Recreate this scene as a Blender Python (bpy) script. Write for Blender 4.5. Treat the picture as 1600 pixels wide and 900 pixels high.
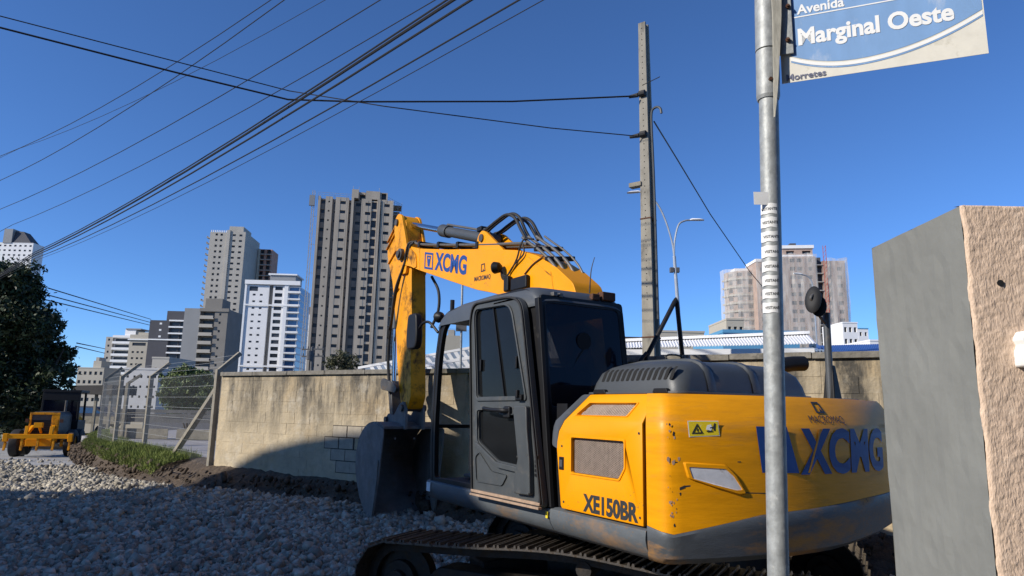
import bpy, bmesh, math, random
import numpy as np
from mathutils import Vector, Matrix

R = math.radians
random.seed(7)
rng = np.random.default_rng(11)
scene = bpy.context.scene
for o in list(bpy.data.objects):
    bpy.data.objects.remove(o)

# ------------------------------------------------------------------ camera
PITCH, ROLL, EYE = R(10.1), R(1.14), 1.75
cam_data = bpy.data.cameras.new('camera')
cam_data.sensor_width = 36.0
cam_data.lens = 1065.0 / 1600.0 * 36.0
cam_data.clip_start = 0.05
cam_data.clip_end = 6000.0
cam = bpy.data.objects.new('camera', cam_data)
scene.collection.objects.link(cam)
_fw = Vector((0, math.cos(PITCH), math.sin(PITCH)))
_rt0 = Vector((1, 0, 0))
_up0 = _rt0.cross(_fw)
_rt = _rt0 * math.cos(ROLL) + _up0 * math.sin(ROLL)
_up = _up0 * math.cos(ROLL) - _rt0 * math.sin(ROLL)
cam.matrix_world = Matrix(((_rt.x, _up.x, -_fw.x, 0), (_rt.y, _up.y, -_fw.y, 0),
                           (_rt.z, _up.z, -_fw.z, EYE), (0, 0, 0, 1)))
scene.camera = cam

# ------------------------------------------------------------------ sky and sun
SUN_HEADING, SUN_ELEV = 206.0, 29.0          # degrees, heading counter-clockwise from +X
world = bpy.data.worlds.new('World')
scene.world = world
world.use_nodes = True
wn = world.node_tree
bg = wn.nodes['Background']
sky = wn.nodes.new('ShaderNodeTexSky')
sky.sky_type = 'NISHITA'
sky.sun_disc = False
sky.sun_elevation = R(SUN_ELEV)
sky.sun_rotation = R(90.0 - SUN_HEADING)
sky.altitude = 0.0
sky.air_density = 0.7
sky.dust_density = 0.0
sky.ozone_density = 10.0
wn.links.new(sky.outputs[0], bg.inputs[0])
bg.inputs[1].default_value = 0.15
sd = Vector((math.cos(R(SUN_HEADING)) * math.cos(R(SUN_ELEV)), math.sin(R(SUN_HEADING)) * math.cos(R(SUN_ELEV)), math.sin(R(SUN_ELEV))))
sun_data = bpy.data.lights.new('sun', 'SUN')
sun_data.energy = 4.5
sun_data.angle = R(0.53)
sun_data.color = (1.0, 0.93, 0.83)
sun = bpy.data.objects.new('sun', sun_data)
scene.collection.objects.link(sun)
sun.rotation_euler = sd.to_track_quat('Z', 'Y').to_euler()
sun.location = (0, 0, 60)
scene.view_settings.view_transform = 'Standard'
scene.view_settings.look = 'None'
scene.view_settings.gamma = 1.0
scene.view_settings.use_curve_mapping = False
scene.view_settings.exposure = 0.2


# ------------------------------------------------------------------ geometry helpers
def ray(px, py):
    return _fw + _rt * ((px - 800) / 1065.0) + _up * ((450 - py) / 1065.0)


def at_y(px, py, y):
    d = ray(px, py)
    return Vector((0, 0, EYE)) + d * (y / d.y)


def at_z(px, py, z):
    d = ray(px, py)
    return Vector((0, 0, EYE)) + d * ((z - EYE) / d.z)


def link(o):
    scene.collection.objects.link(o)
    return o


def tag(o, label=None, category=None, group=None, kind=None):
    if label: o['label'] = label
    if category: o['category'] = category
    if group: o['group'] = group
    if kind: o['kind'] = kind
    return o


def empty(name, loc=(0, 0, 0), rz=0.0):
    o = link(bpy.data.objects.new(name, None))
    o.location = loc
    o.rotation_euler = (0, 0, rz)
    o.empty_display_size = 0.2
    return o


def basis(d):
    d = Vector(d).normalized()
    a = Vector((0, 0, 1)) if abs(d.z) < 0.9 else Vector((1, 0, 0))
    s = d.cross(a).normalized()
    return d, s, s.cross(d)


class MB:
    """collects shapes; build() links them as one mesh object"""

    def __init__(self, T=None):
        self.v, self.f, self.T = [], [], T

    def add(self, vs, fs):
        n = len(self.v)
        self.v.extend([tuple(p) for p in vs])
        self.f.extend([tuple(i + n for i in f) for f in fs])
        return self

    def box(self, x0, x1, y0, y1, z0, z1):
        vs = [(x, y, z) for x in (x0, x1) for y in (y0, y1) for z in (z0, z1)]
        return self.add(vs, [(0, 1, 3, 2), (4, 6, 7, 5), (0, 4, 5, 1), (2, 3, 7, 6), (0, 2, 6, 4), (1, 5, 7, 3)])

    def bar(self, p, q, w, h, up=(0, 0, 1)):
        p, q = Vector(p), Vector(q)
        d = (q - p).normalized()
        u = Vector(up)
        s = d.cross(u)
        if s.length < 1e-4: s = d.cross(Vector((1, 0, 0)))
        s.normalize()
        u = s.cross(d)
        vs = [c + s * (a * w / 2) + u * (b * h / 2) for c in (p, q) for a, b in ((-1, -1), (1, -1), (1, 1), (-1, 1))]
        return self.add(vs, [(0, 1, 2, 3), (7, 6, 5, 4), (0, 4, 5, 1), (1, 5, 6, 2), (2, 6, 7, 3), (3, 7, 4, 0)])

    def cyl(self, p, q, r0, r1=None, n=16, caps=True):
        r1 = r0 if r1 is None else r1
        p, q = Vector(p), Vector(q)
        d, s, t = basis(q - p)
        vs = []
        for c, r in ((p, r0), (q, r1)):
            for i in range(n):
                a = 2 * math.pi * i / n
                vs.append(c + s * (r * math.cos(a)) + t * (r * math.sin(a)))
        fs = [(i, (i + 1) % n, n + (i + 1) % n, n + i) for i in range(n)]
        if caps: fs += [tuple(range(n - 1, -1, -1)), tuple(range(n, 2 * n))]
        return self.add(vs, fs)

    def tube(self, pts, r, n=8, caps=True):
        pts = [Vector(p) for p in pts]
        rs = r if isinstance(r, (list, tuple)) else [r] * len(pts)
        vs, fs = [], []
        t0 = (pts[1] - pts[0]).normalized()
        _, s, t = basis(t0)
        for i, p in enumerate(pts):
            d = (pts[min(i + 1, len(pts) - 1)] - pts[max(i - 1, 0)]).normalized()
            s = (s - d * s.dot(d)).normalized()
            t = d.cross(s)
            for k in range(n):
                a = 2 * math.pi * k / n
                vs.append(p + s * (rs[i] * math.cos(a)) + t * (rs[i] * math.sin(a)))
        for i in range(len(pts) - 1):
            for k in range(n):
                fs.append((i * n + k, i * n + (k + 1) % n, (i + 1) * n + (k + 1) % n, (i + 1) * n + k))
        if caps:
            fs.append(tuple(range(n - 1, -1, -1)))
            m = (len(pts) - 1) * n
            fs.append(tuple(range(m, m + n)))
        return self.add(vs, fs)

    def prism(self, poly, d0, d1, f3):
        """poly: 2D outline; f3(a, b, d) -> 3D point"""
        n = len(poly)
        vs = [f3(a, b, d0) for a, b in poly] + [f3(a, b, d1) for a, b in poly]
        fs = [tuple(range(n)), tuple(range(2 * n - 1, n - 1, -1))]
        fs += [(i, n + i, n + (i + 1) % n, (i + 1) % n) for i in range(n)]
        return self.add(vs, fs)

    def ring(self, outer, inner, d0, d1, f3):
        """a frame: two outlines with the same number of points"""
        n = len(outer)
        vs = [f3(a, b, d) for d in (d0, d1) for pl in (outer, inner) for a, b in pl]
        fs = []
        for i in range(n):
            j = (i + 1) % n
            fs.append((i, j, n + j, n + i))
            fs.append((2 * n + i, 3 * n + i, 3 * n + j, 2 * n + j))
            fs.append((i, 2 * n + i, 2 * n + j, j))
            fs.append((n + i, n + j, 3 * n + j, 3 * n + i))
        return self.add(vs, fs)

    def loft(self, rings, closed=True, caps=True):
        n = len(rings[0])
        vs = [p for r in rings for p in r]
        fs = []
        for i in range(len(rings) - 1):
            for k in range(n if closed else n - 1):
                k2 = (k + 1) % n
                fs.append((i * n + k, i * n + k2, (i + 1) * n + k2, (i + 1) * n + k))
        if caps and closed:
            fs.append(tuple(range(n - 1, -1, -1)))
            m = (len(rings) - 1) * n
            fs.append(tuple(range(m, m + n)))
        return self.add(vs, fs)

    def quad(self, a, b, c, d):
        return self.add([a, b, c, d], [(0, 1, 2, 3)])

    def mesh(self, name):
        vs = self.v
        if self.T: vs = [tuple(self.T(*p)) for p in vs]
        me = bpy.data.meshes.new(name)
        me.from_pydata(vs, [], self.f)
        bm = bmesh.new()
        bm.from_mesh(me)
        bmesh.ops.recalc_face_normals(bm, faces=bm.faces)
        bm.to_mesh(me)
        bm.free()
        return me

    def build(self, name, mat, parent=None, smooth=False, bevel=0.0, seg=2, angle=40):
        me = self.mesh(name)
        me.materials.append(mat)
        o = link(bpy.data.objects.new(name, me))
        if parent: o.parent = parent
        if smooth:
            me.polygons.foreach_set('use_smooth', [True] * len(me.polygons))
        if bevel:
            b = o.modifiers.new('bevel', 'BEVEL')
            b.width = bevel
            b.segments = seg
            b.limit_method = 'ANGLE'
            b.angle_limit = R(angle)
            b.harden_normals = True
            me.polygons.foreach_set('use_smooth', [True] * len(me.polygons))
        if smooth or bevel:
            try:
                me.set_sharp_from_angle(angle=R(35))
            except Exception:
                pass
        return o


def big_mesh(name, verts, tris, mat, parent=None, smooth=False):
    me = bpy.data.meshes.new(name)
    verts = np.asarray(verts, np.float32)
    tris = np.asarray(tris, np.int32)
    k = tris.shape[1]
    me.vertices.add(len(verts))
    me.vertices.foreach_set('co', verts.ravel())
    me.loops.add(tris.size)
    me.loops.foreach_set('vertex_index', tris.ravel())
    me.polygons.add(len(tris))
    me.polygons.foreach_set('loop_start', np.arange(0, tris.size, k, dtype=np.int32))
    me.polygons.foreach_set('loop_total', np.full(len(tris), k, dtype=np.int32))
    if smooth: me.polygons.foreach_set('use_smooth', np.ones(len(tris), bool))
    me.update(calc_edges=True)
    me.validate()
    me.materials.append(mat)
    o = link(bpy.data.objects.new(name, me))
    if parent: o.parent = parent
    return o


def copy_tree(o, parent=None):
    c = link(o.copy())
    c.parent = parent
    for ch in list(o.children):
        copy_tree(ch, c)
    return c


def text_shape(s, size=1.0, bold=0.0, shear=0.0, xs=1.0, space=1.0, align='LEFT'):
    cu = bpy.data.curves.new('lettering_curve', 'FONT')
    cu.body = s
    cu.size = size
    cu.offset = bold
    cu.shear = shear
    cu.space_character = space
    cu.align_x = align
    cu.resolution_u = 4
    cu.fill_mode = 'FRONT'
    ob = bpy.data.objects.new('lettering_tmp', cu)
    scene.collection.objects.link(ob)
    dg = bpy.context.evaluated_depsgraph_get()
    me = bpy.data.meshes.new_from_object(ob.evaluated_get(dg))
    vs = [(v.co.x * xs, v.co.y) for v in me.vertices]
    fs = [tuple(p.vertices) for p in me.polygons]
    bpy.data.objects.remove(ob)
    bpy.data.curves.remove(cu)
    bpy.data.meshes.remove(me)
    return vs, fs


def smooth_path(pts, n=8):
    """Catmull-Rom through the points"""
    P = [Vector(p) for p in pts]
    P = [P[0] * 2 - P[1]] + P + [P[-1] * 2 - P[-2]]
    out = []
    for i in range(1, len(P) - 2):
        for k in range(n):
            t = k / n
            a, b, c, d = P[i - 1], P[i], P[i + 1], P[i + 2]
            out.append(0.5 * ((2 * b) + (c - a) * t + (2 * a - 5 * b + 4 * c - d) * t * t + (-a + 3 * b - 3 * c + d) * t ** 3))
    out.append(P[-2])
    return out


def round_poly(poly, r, n=4):
    """round the corners of a 2D polygon; r is a number or one per corner"""
    out = []
    m = len(poly)
    for i in range(m):
        p = Vector(poly[i]); a = Vector(poly[i - 1]); b = Vector(poly[(i + 1) % m])
        rr = r[i] if isinstance(r, (list, tuple)) else r
        if rr <= 0:
            for _ in range(n + 1): out.append(tuple(p))
            continue
        da = min(rr, (a - p).length * .48); db = min(rr, (b - p).length * .48)
        s = p + (a - p).normalized() * da; e = p + (b - p).normalized() * db
        for k in range(n + 1):
            t = k / n
            q = s * (1 - t) ** 2 + p * (2 * t * (1 - t)) + e * t * t
            out.append((q.x, q.y))
    return out


# ------------------------------------------------------------------ materials
def mat(name, col, rough=0.7, metal=0.0, var=0.12, scale=6.0, bump=0.0, bscale=40.0, dirt=None, damt=0.0, dscale=3.0,
        coords='Object', spec=0.5, coat=0.0, stretch=(1, 1, 1), alpha=1.0, dsharp=0.12, isl=0.0, specks=None, samt=0.0):
    m = bpy.data.materials.new(name)
    m.use_nodes = True
    nt = m.node_tree
    N, L = nt.nodes, nt.links
    b = N['Principled BSDF']
    b.inputs['Roughness'].default_value = rough
    b.inputs['Metallic'].default_value = metal
    b.inputs['Specular IOR Level'].default_value = spec
    b.inputs['Coat Weight'].default_value = coat
    if coords == 'World':
        src = N.new('ShaderNodeNewGeometry').outputs['Position']
    else:
        src = N.new('ShaderNodeTexCoord').outputs['Object']
    mp = N.new('ShaderNodeMapping')
    mp.inputs['Scale'].default_value = stretch
    L.new(src, mp.inputs['Vector'])
    vec = mp.outputs[0]
    n1 = N.new('ShaderNodeTexNoise')
    n1.inputs['Scale'].default_value = scale
    n1.inputs['Detail'].default_value = 6.0
    n1.inputs['Roughness'].default_value = 0.62
    L.new(vec, n1.inputs['Vector'])
    mr = N.new('ShaderNodeMapRange')
    mr.inputs[1].default_value = 0.3
    mr.inputs[2].default_value = 0.7
    mr.inputs[3].default_value = 1.0 - var
    mr.inputs[4].default_value = 1.0 + var
    L.new(n1.outputs['Fac'], mr.inputs[0])
    mul = N.new('ShaderNodeVectorMath')
    mul.operation = 'SCALE'
    mul.inputs[0].default_value = col[:3]
    L.new(mr.outputs[0], mul.inputs['Scale'])
    out = mul.outputs[0]
    if dirt and damt:
        n2 = N.new('ShaderNodeTexNoise')
        n2.inputs['Scale'].default_value = dscale
        n2.inputs['Detail'].default_value = 9.0
        n2.inputs['Roughness'].default_value = 0.68
        L.new(vec, n2.inputs['Vector'])
        r2 = N.new('ShaderNodeMapRange')
        r2.inputs[1].default_value = 0.68 - 0.36 * damt
        r2.inputs[2].default_value = 0.68 - 0.36 * damt + dsharp
        r2.clamp = True
        L.new(n2.outputs['Fac'], r2.inputs[0])
        mx = N.new('ShaderNodeMix')
        mx.data_type = 'RGBA'
        L.new(r2.outputs[0], mx.inputs['Factor'])
        L.new(out, mx.inputs['A'])
        mx.inputs['B'].default_value = (*dirt[:3], 1)
        out = mx.outputs['Result']
        r3 = N.new('ShaderNodeMapRange')
        r3.inputs[3].default_value = rough
        r3.inputs[4].default_value = min(1.0, rough + 0.35)
        L.new(r2.outputs[0], r3.inputs[0])
        L.new(r3.outputs[0], b.inputs['Roughness'])
    if specks and samt:                       # fine mud spots
        n4 = N.new('ShaderNodeTexNoise')
        n4.inputs['Scale'].default_value = 55.0
        n4.inputs['Detail'].default_value = 3.0
        L.new(src, n4.inputs['Vector'])
        n5 = N.new('ShaderNodeTexNoise')
        n5.inputs['Scale'].default_value = 2.2
        n5.inputs['Detail'].default_value = 6.0
        L.new(src, n5.inputs['Vector'])
        ad = N.new('ShaderNodeMath')
        ad.operation = 'ADD'
        L.new(n4.outputs['Fac'], ad.inputs[0])
        L.new(n5.outputs['Fac'], ad.inputs[1])
        r4 = N.new('ShaderNodeMapRange')
        r4.inputs[1].default_value = 1.30 - samt * .25
        r4.inputs[2].default_value = 1.36 - samt * .25
        r4.inputs[4].default_value = 0.8
        L.new(ad.outputs[0], r4.inputs[0])
        m4 = N.new('ShaderNodeMix')
        m4.data_type = 'RGBA'
        L.new(r4.outputs[0], m4.inputs['Factor'])
        L.new(out, m4.inputs['A'])
        m4.inputs['B'].default_value = (*specks[:3], 1)
        out = m4.outputs['Result']
    if isl:                                    # every loose piece its own tone
        gi = N.new('ShaderNodeNewGeometry')
        oi = N.new('ShaderNodeObjectInfo')
        a5 = N.new('ShaderNodeMath')
        a5.operation = 'ADD'
        L.new(gi.outputs['Random Per Island'], a5.inputs[0])
        L.new(oi.outputs['Random'], a5.inputs[1])
        f5 = N.new('ShaderNodeMath')
        f5.operation = 'FRACT'
        L.new(a5.outputs[0], f5.inputs[0])
        r5 = N.new('ShaderNodeMapRange')
        r5.inputs[3].default_value = 1.0 - isl
        r5.inputs[4].default_value = 1.0 + isl
        L.new(f5.outputs[0], r5.inputs[0])
        s5 = N.new('ShaderNodeVectorMath')
        s5.operation = 'SCALE'
        L.new(out, s5.inputs[0])
        L.new(r5.outputs[0], s5.inputs['Scale'])
        out = s5.outputs[0]
    L.new(out, b.inputs['Base Color'])
    if bump:
        n3 = N.new('ShaderNodeTexNoise')
        n3.inputs['Scale'].default_value = bscale
        n3.inputs['Detail'].default_value = 5.0
        L.new(vec, n3.inputs['Vector'])
        bp = N.new('ShaderNodeBump')
        bp.inputs['Strength'].default_value = 1.0
        bp.inputs['Distance'].default_value = bump
        L.new(n3.outputs['Fac'], bp.inputs['Height'])
        L.new(bp.outputs[0], b.inputs['Normal'])
    if alpha < 1.0:
        b.inputs['Alpha'].default_value = alpha
    return m


def glass(name, tint, alpha, rough=0.03, spec=0.5):
    """dirty glazing: part clear, part a glossy tinted film"""
    m = bpy.data.materials.new(name)
    m.use_nodes = True
    nt = m.node_tree
    N, L = nt.nodes, nt.links
    b = N['Principled BSDF']
    b.inputs['Base Color'].default_value = (*tint, 1)
    b.inputs['Roughness'].default_value = rough
    b.inputs['Specular IOR Level'].default_value = spec
    n = N.new('ShaderNodeTexNoise')
    n.inputs['Scale'].default_value = 4.0
    n.inputs['Detail'].default_value = 8.0
    r = N.new('ShaderNodeMapRange')
    r.inputs[1].default_value = 0.3
    r.inputs[2].default_value = 0.75
    r.inputs[3].default_value = max(0.0, alpha - 0.06)
    r.inputs[4].default_value = min(1.0, alpha + 0.08)
    tc = N.new('ShaderNodeTexCoord')
    L.new(tc.outputs['Object'], n.inputs['Vector'])
    L.new(n.outputs['Fac'], r.inputs[0])
    L.new(r.outputs[0], b.inputs['Alpha'])
    return m


M = {}
M['yellow'] = mat('machine_yellow_paint', (0.83, 0.318, 0.001), 0.42, spec=0.25, var=0.06, scale=3.0, dirt=(0.40, 0.21, 0.06), damt=0.10, dscale=5.0, bump=0.0006, bscale=14, dsharp=0.2, specks=(0.34, 0.17, 0.04), samt=0.16)
M['yellow_worn'] = mat('worn_yellow_paint', (0.74, 0.30, 0.006), 0.5, spec=0.25, var=0.14, scale=5.0, dirt=(0.085, 0.042, 0.018), damt=0.50, dscale=3.6, bump=0.001, bscale=30, dsharp=0.16)
M['cw_yellow'] = mat('counterweight_yellow_paint', (0.78, 0.315, 0.003), 0.40, spec=0.25, var=0.12, scale=3.5, dirt=(0.44, 0.20, 0.04), damt=0.36, dscale=1.8, bump=0.001, bscale=20, stretch=(.7, .7, 5.0), dsharp=0.22)
M['grey_paint'] = mat('dark_grey_paint', (0.068, 0.075, 0.082), 0.42, var=0.12, scale=4, dirt=(0.17, 0.14, 0.11), damt=0.22, dscale=5, bump=0.0005, bscale=60, dsharp=0.25)
M['skirt'] = mat('worn_grey_skirt_paint', (0.105, 0.118, 0.128), 0.5, var=0.16, scale=5, dirt=(0.26, 0.15, 0.07), damt=0.42, dscale=3, bump=0.0012, bscale=40, stretch=(1, 1, 2), dsharp=0.2, specks=(0.17, 0.12, 0.08), samt=0.6)
M['bumper'] = mat('scraped_bumper_paint', (0.085, 0.095, 0.105), 0.5, var=0.18, scale=5, dirt=(0.40, 0.20, 0.055), damt=0.54, dscale=1.5, bump=0.0012, bscale=40, stretch=(1, 1, 3.2), dsharp=0.14, specks=(0.16, 0.10, 0.06), samt=0.6)
M['primer'] = mat('chipped_primer', (0.46, 0.30, 0.20), 0.8, var=0.3, scale=20)
M['hood_grey'] = mat('moulded_grey_hood', (0.058, 0.064, 0.068), 0.46, var=0.10, scale=3, dirt=(0.15, 0.13, 0.11), damt=0.2, dscale=6, bump=0.0006, bscale=160, dsharp=0.3)
M['door_grey'] = mat('door_inner_grey', (0.058, 0.064, 0.066), 0.5, var=0.14, scale=6, dirt=(0.115, 0.105, 0.09), damt=0.34, dscale=9, bump=0.001, bscale=120, dsharp=0.3)
M['black'] = mat('black_paint', (0.009, 0.009, 0.010), 0.5, var=0.2, scale=8, dirt=(0.045, 0.04, 0.035), damt=0.12, dscale=6, spec=0.3)
M['rubber'] = mat('black_rubber', (0.016, 0.016, 0.017), 0.7, var=0.2, scale=20, dirt=(0.09, 0.075, 0.06), damt=0.25, dscale=7)
M['seal'] = mat('dusty_tan_door_seal', (0.36, 0.25, 0.17), 0.85, var=0.25, scale=20)
M['steel'] = mat('dusty_steel', (0.10, 0.095, 0.09), 0.55, 0.6, var=0.25, scale=9, dirt=(0.13, 0.10, 0.075), damt=0.4, dscale=6, bump=0.002, bscale=25)
M['track'] = mat('muddy_track_steel', (0.035, 0.03, 0.026), 0.6, 0.4, var=0.3, scale=14, dirt=(0.075, 0.055, 0.038), damt=0.45, dscale=10, bump=0.003, bscale=30)
M['grouser'] = mat('polished_track_shoe_steel', (0.13, 0.112, 0.095), 0.36, 0.6, var=0.25, scale=14, dirt=(0.06, 0.044, 0.03), damt=0.42, dscale=14, bump=0.002, bscale=40)
M['bucket'] = mat('scoured_bucket_steel', (0.17, 0.16, 0.15), 0.7, 0.1, var=0.3, scale=5, dirt=(0.21, 0.175, 0.14), damt=0.4, dscale=4, bump=0.003, bscale=18)
M['chrome'] = mat('chrome_rod', (0.62, 0.62, 0.62), 0.16, 1.0, var=0.05)
M['pipe_grey'] = mat('grey_steel_pipe', (0.12, 0.115, 0.108), 0.5, 0.3, var=0.15, scale=12)
M['blue_ink'] = mat('blue_decal', (0.010, 0.055, 0.235), 0.5, var=0.12, scale=20, dirt=(0.20, 0.14, 0.06), damt=0.08, dscale=18)
M['dark_ink'] = mat('dark_grey_decal', (0.028, 0.030, 0.032), 0.55, var=0.15, scale=30)
M['mesh_metal'] = mat('dusty_perforated_metal', (0.33, 0.26, 0.21), 0.6, 0.3, var=0.2, scale=18)
M['void'] = mat('dark_inside', (0.01, 0.01, 0.01), 0.9, var=0.1)  # flat black that stands in for shade inside gaps, slots and holes
M['tape'] = mat('dusty_white_reflector', (0.62, 0.62, 0.64), 0.4, var=0.10, scale=24, dirt=(0.4, 0.35, 0.3), damt=0.25, dscale=18)
M['warn'] = mat('yellow_warning_decal', (0.80, 0.60, 0.02), 0.45, var=0.08, scale=30, dirt=(0.62, 0.58, 0.44), damt=0.2, dscale=30)
M['white_p'] = mat('white_paper', (0.78, 0.78, 0.76), 0.7, var=0.06, scale=30)
M['cab_glass'] = glass('tinted_cab_glass', (0.003, 0.004, 0.011), 0.95, 0.05, 0.22)
M['door_glass'] = glass('dusty_door_glass', (0.010, 0.011, 0.012), 0.92, 0.10, 0.10)
M['clear_glass'] = glass('greenish_clear_glass', (0.34, 0.42, 0.16), 0.20, 0.1, 0.3)
M['mirror'] = mat('mirror_glass', (0.5, 0.52, 0.55), 0.05, 1.0, var=0.02)

# ------------------------------------------------------------------ terrain, road, verge, yard
def fbm(x, y, seed=0):
    r = np.random.default_rng(seed)
    z = np.zeros_like(x)
    for k in range(6):
        a = r.uniform(0, 6.28, 3)
        fq = 0.35 * 1.9 ** k
        z += (np.sin(x * fq * math.cos(a[0]) + y * fq * math.sin(a[0]) + a[1]) * np.sin(y * fq * 1.13 * math.cos(a[0]) - x * fq * math.sin(a[0]) + a[2])) / 1.7 ** k
    return z


def road_z(x, y):
    x = np.asarray(x, float); y = np.asarray(y, float)
    dip = np.clip(y - 20.0, 0, 14) * -0.07
    t = (x + 8.4) * -.535 + (y - 14.6) * -.845
    a = (x + 8.4) * .845 + (y - 14.6) * -.535
    heap = 0.17 * np.exp(-(t / 1.7) ** 2) * np.clip((a + 1.0) / 2.5, 0, 1) * np.clip((11.0 - a) / 3.0, 0, 1)
    return dip + heap + 0.018 * fbm(x * 2.2, y * 2.2, 3) * (np.hypot(x, y) < 60)


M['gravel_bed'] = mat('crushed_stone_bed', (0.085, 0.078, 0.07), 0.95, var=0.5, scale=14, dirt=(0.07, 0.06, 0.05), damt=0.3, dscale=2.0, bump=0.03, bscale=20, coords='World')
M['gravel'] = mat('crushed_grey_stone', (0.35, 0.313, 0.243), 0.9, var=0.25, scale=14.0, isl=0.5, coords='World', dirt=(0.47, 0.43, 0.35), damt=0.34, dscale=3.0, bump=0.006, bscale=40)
M['soil'] = mat('brown_cut_soil', (0.078, 0.056, 0.037), 0.95, var=0.45, scale=5, dirt=(0.20, 0.15, 0.10), damt=0.25, dscale=6, bump=0.05, bscale=14, coords='World')
M['road'] = mat('compacted_road_base', (0.33, 0.325, 0.31), 0.95, var=0.22, scale=2.2, dirt=(0.24, 0.21, 0.17), damt=0.3, dscale=0.7, bump=0.02, bscale=12, coords='World')
M['grass'] = mat('short_grass', (0.14, 0.175, 0.03), 0.8, var=0.4, scale=1.2, isl=0.4, coords='World', dirt=(0.22, 0.19, 0.06), damt=0.3, dscale=2.5)
M['paving'] = mat('grey_yard_paving', (0.30, 0.285, 0.285), 0.9, var=0.12, scale=1.0, dirt=(0.2, 0.18, 0.16), damt=0.25, dscale=0.6, coords='World')

# the ground: one sheet, fine near the camera, reaching the horizon
xs = np.concatenate([[-2600, -1200, -600, -300, -150, -80, -55], np.arange(-42, 14.01, 0.4), [18, 25, 40, 80, 160, 350, 800, 1600, 2600]])
ys = np.concatenate([[-2600, -1000, -400, -150, -60, -25, -10], np.arange(-3, 40.01, 0.4), [45, 55, 80, 120, 200, 400, 800, 1600, 3200]])
gx, gy = np.meshgrid(xs, ys)
gz = road_z(gx, gy)
gv = np.stack([gx.ravel(), gy.ravel(), gz.ravel()], 1)
nx = len(xs)
ii, jj = np.meshgrid(np.arange(nx - 1), np.arange(len(ys) - 1))
b0 = (jj * nx + ii).ravel()
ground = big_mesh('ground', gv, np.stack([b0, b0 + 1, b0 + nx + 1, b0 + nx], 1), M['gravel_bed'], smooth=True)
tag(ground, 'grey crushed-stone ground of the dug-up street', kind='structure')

# compacted pale road surface further down the street
ROADL = [(-45, 18.6), (-30, 18.2), (-22, 17.7), (-17.0, 17.8), (-14.2, 19.6), (-16.8, 24.5), (-22, 32), (-30, 40), (-70, 48), (-80, 24)]
mb = MB()
rx, ry = np.meshgrid(np.arange(-46, -11.9, 0.5), np.arange(16.6, 40.1, 0.5))


def inside(px, py, poly):
    r = np.zeros(px.shape, bool)
    n = len(poly)
    for i in range(n):
        x1, y1 = poly[i]; x2, y2 = poly[(i + 1) % n]
        c = ((y1 > py) != (y2 > py)) & (px < (x2 - x1) * (py - y1) / (y2 - y1 + 1e-12) + x1)
        r ^= c
    return r


vid = {}
vv, ff = [], []
for j in range(rx.shape[0] - 1):
    for i in range(rx.shape[1] - 1):
        cx, cy = rx[j, i] + .25, ry[j, i] + .25
        w = 0.7 * math.sin(cx * 1.7) + 0.4 * math.sin(cx * 4.1 + 1)
        if cy > 19.0 + 0.35 * w:
            q = []
            for dj, di in ((0, 0), (0, 1), (1, 1), (1, 0)):
                k = (j + dj, i + di)
                if k not in vid:
                    vid[k] = len(vv)
                    x, y = rx[k], ry[k]
                    vv.append((x, y, float(road_z(x, y)) + 0.03 + 0.01 * math.sin(x * 3 + y * 5)))
                q.append(vid[k])
            ff.append(tuple(q))
road = big_mesh('road', np.array(vv), np.array(ff), M['road'], smooth=True)
tag(road, 'pale compacted road base of the side street', kind='structure')

# line of the wall and the fence (all points seen in the photograph, at their own distance)
WALL_L = Vector((-5.87, 14.0, 0.0))
WALL_D = (Vector((-2.874, 12.2, 0)) - WALL_L).normalized()
WALL_N = Vector((WALL_D.y, -WALL_D.x, 0))        # towards the camera
if WALL_N.y > 0: WALL_N = -WALL_N
FENCE = [Vector((-5.95, 14.05, 0)), Vector((-7.6, 15.6, 0)), Vector((-9.46, 18.15, 0)), Vector((-11.22, 19.9, 0))]
CORNER = FENCE[-1]
FENCE_B = [CORNER, Vector((-13.2, 22.5, 0))]

# the verge: a bank of cut soil with grass on top, in front of wall and fence
foot = [(-18.5, 31.0), (-16.5, 26.8), (-14.0, 22.7), (-12.25, 20.2), (-10.3, 17.6), (-8.4, 15.35), (-7.15, 13.95), (-6.6, 13.65), (-5.9, 13.15), (-5.2, 12.95), (-4.15, 12.5), (-3.25, 12.05), (-2.5, 11.6), (-1.3, 10.65), (0.5, 9.7), (2.2, 8.75), (4.0, 7.75), (5.6, 6.9)]
back = [(-17.6, 31.6), (-15.6, 27.2), (-13.25, 23.2), (-11.5, 20.8), (-10.2, 19.0), (-9.3, 18.0), (-7.8, 16.5), (-6.9, 15.4), (-6.2, 14.6), (-5.7, 14.15), (-4.6, 13.45), (-3.6, 12.85), (-2.8, 12.35), (-1.1, 11.35), (0.6, 10.35), (2.3, 9.3), (4.1, 8.25), (5.8, 7.2)]


def resample(pts, n):
    P = np.array(pts, float)
    s = np.concatenate([[0], np.cumsum(np.hypot(*np.diff(P, axis=0).T))])
    t = np.linspace(0, s[-1], n)
    return np.stack([np.interp(t, s, P[:, 0]), np.interp(t, s, P[:, 1])], 1)


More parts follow.
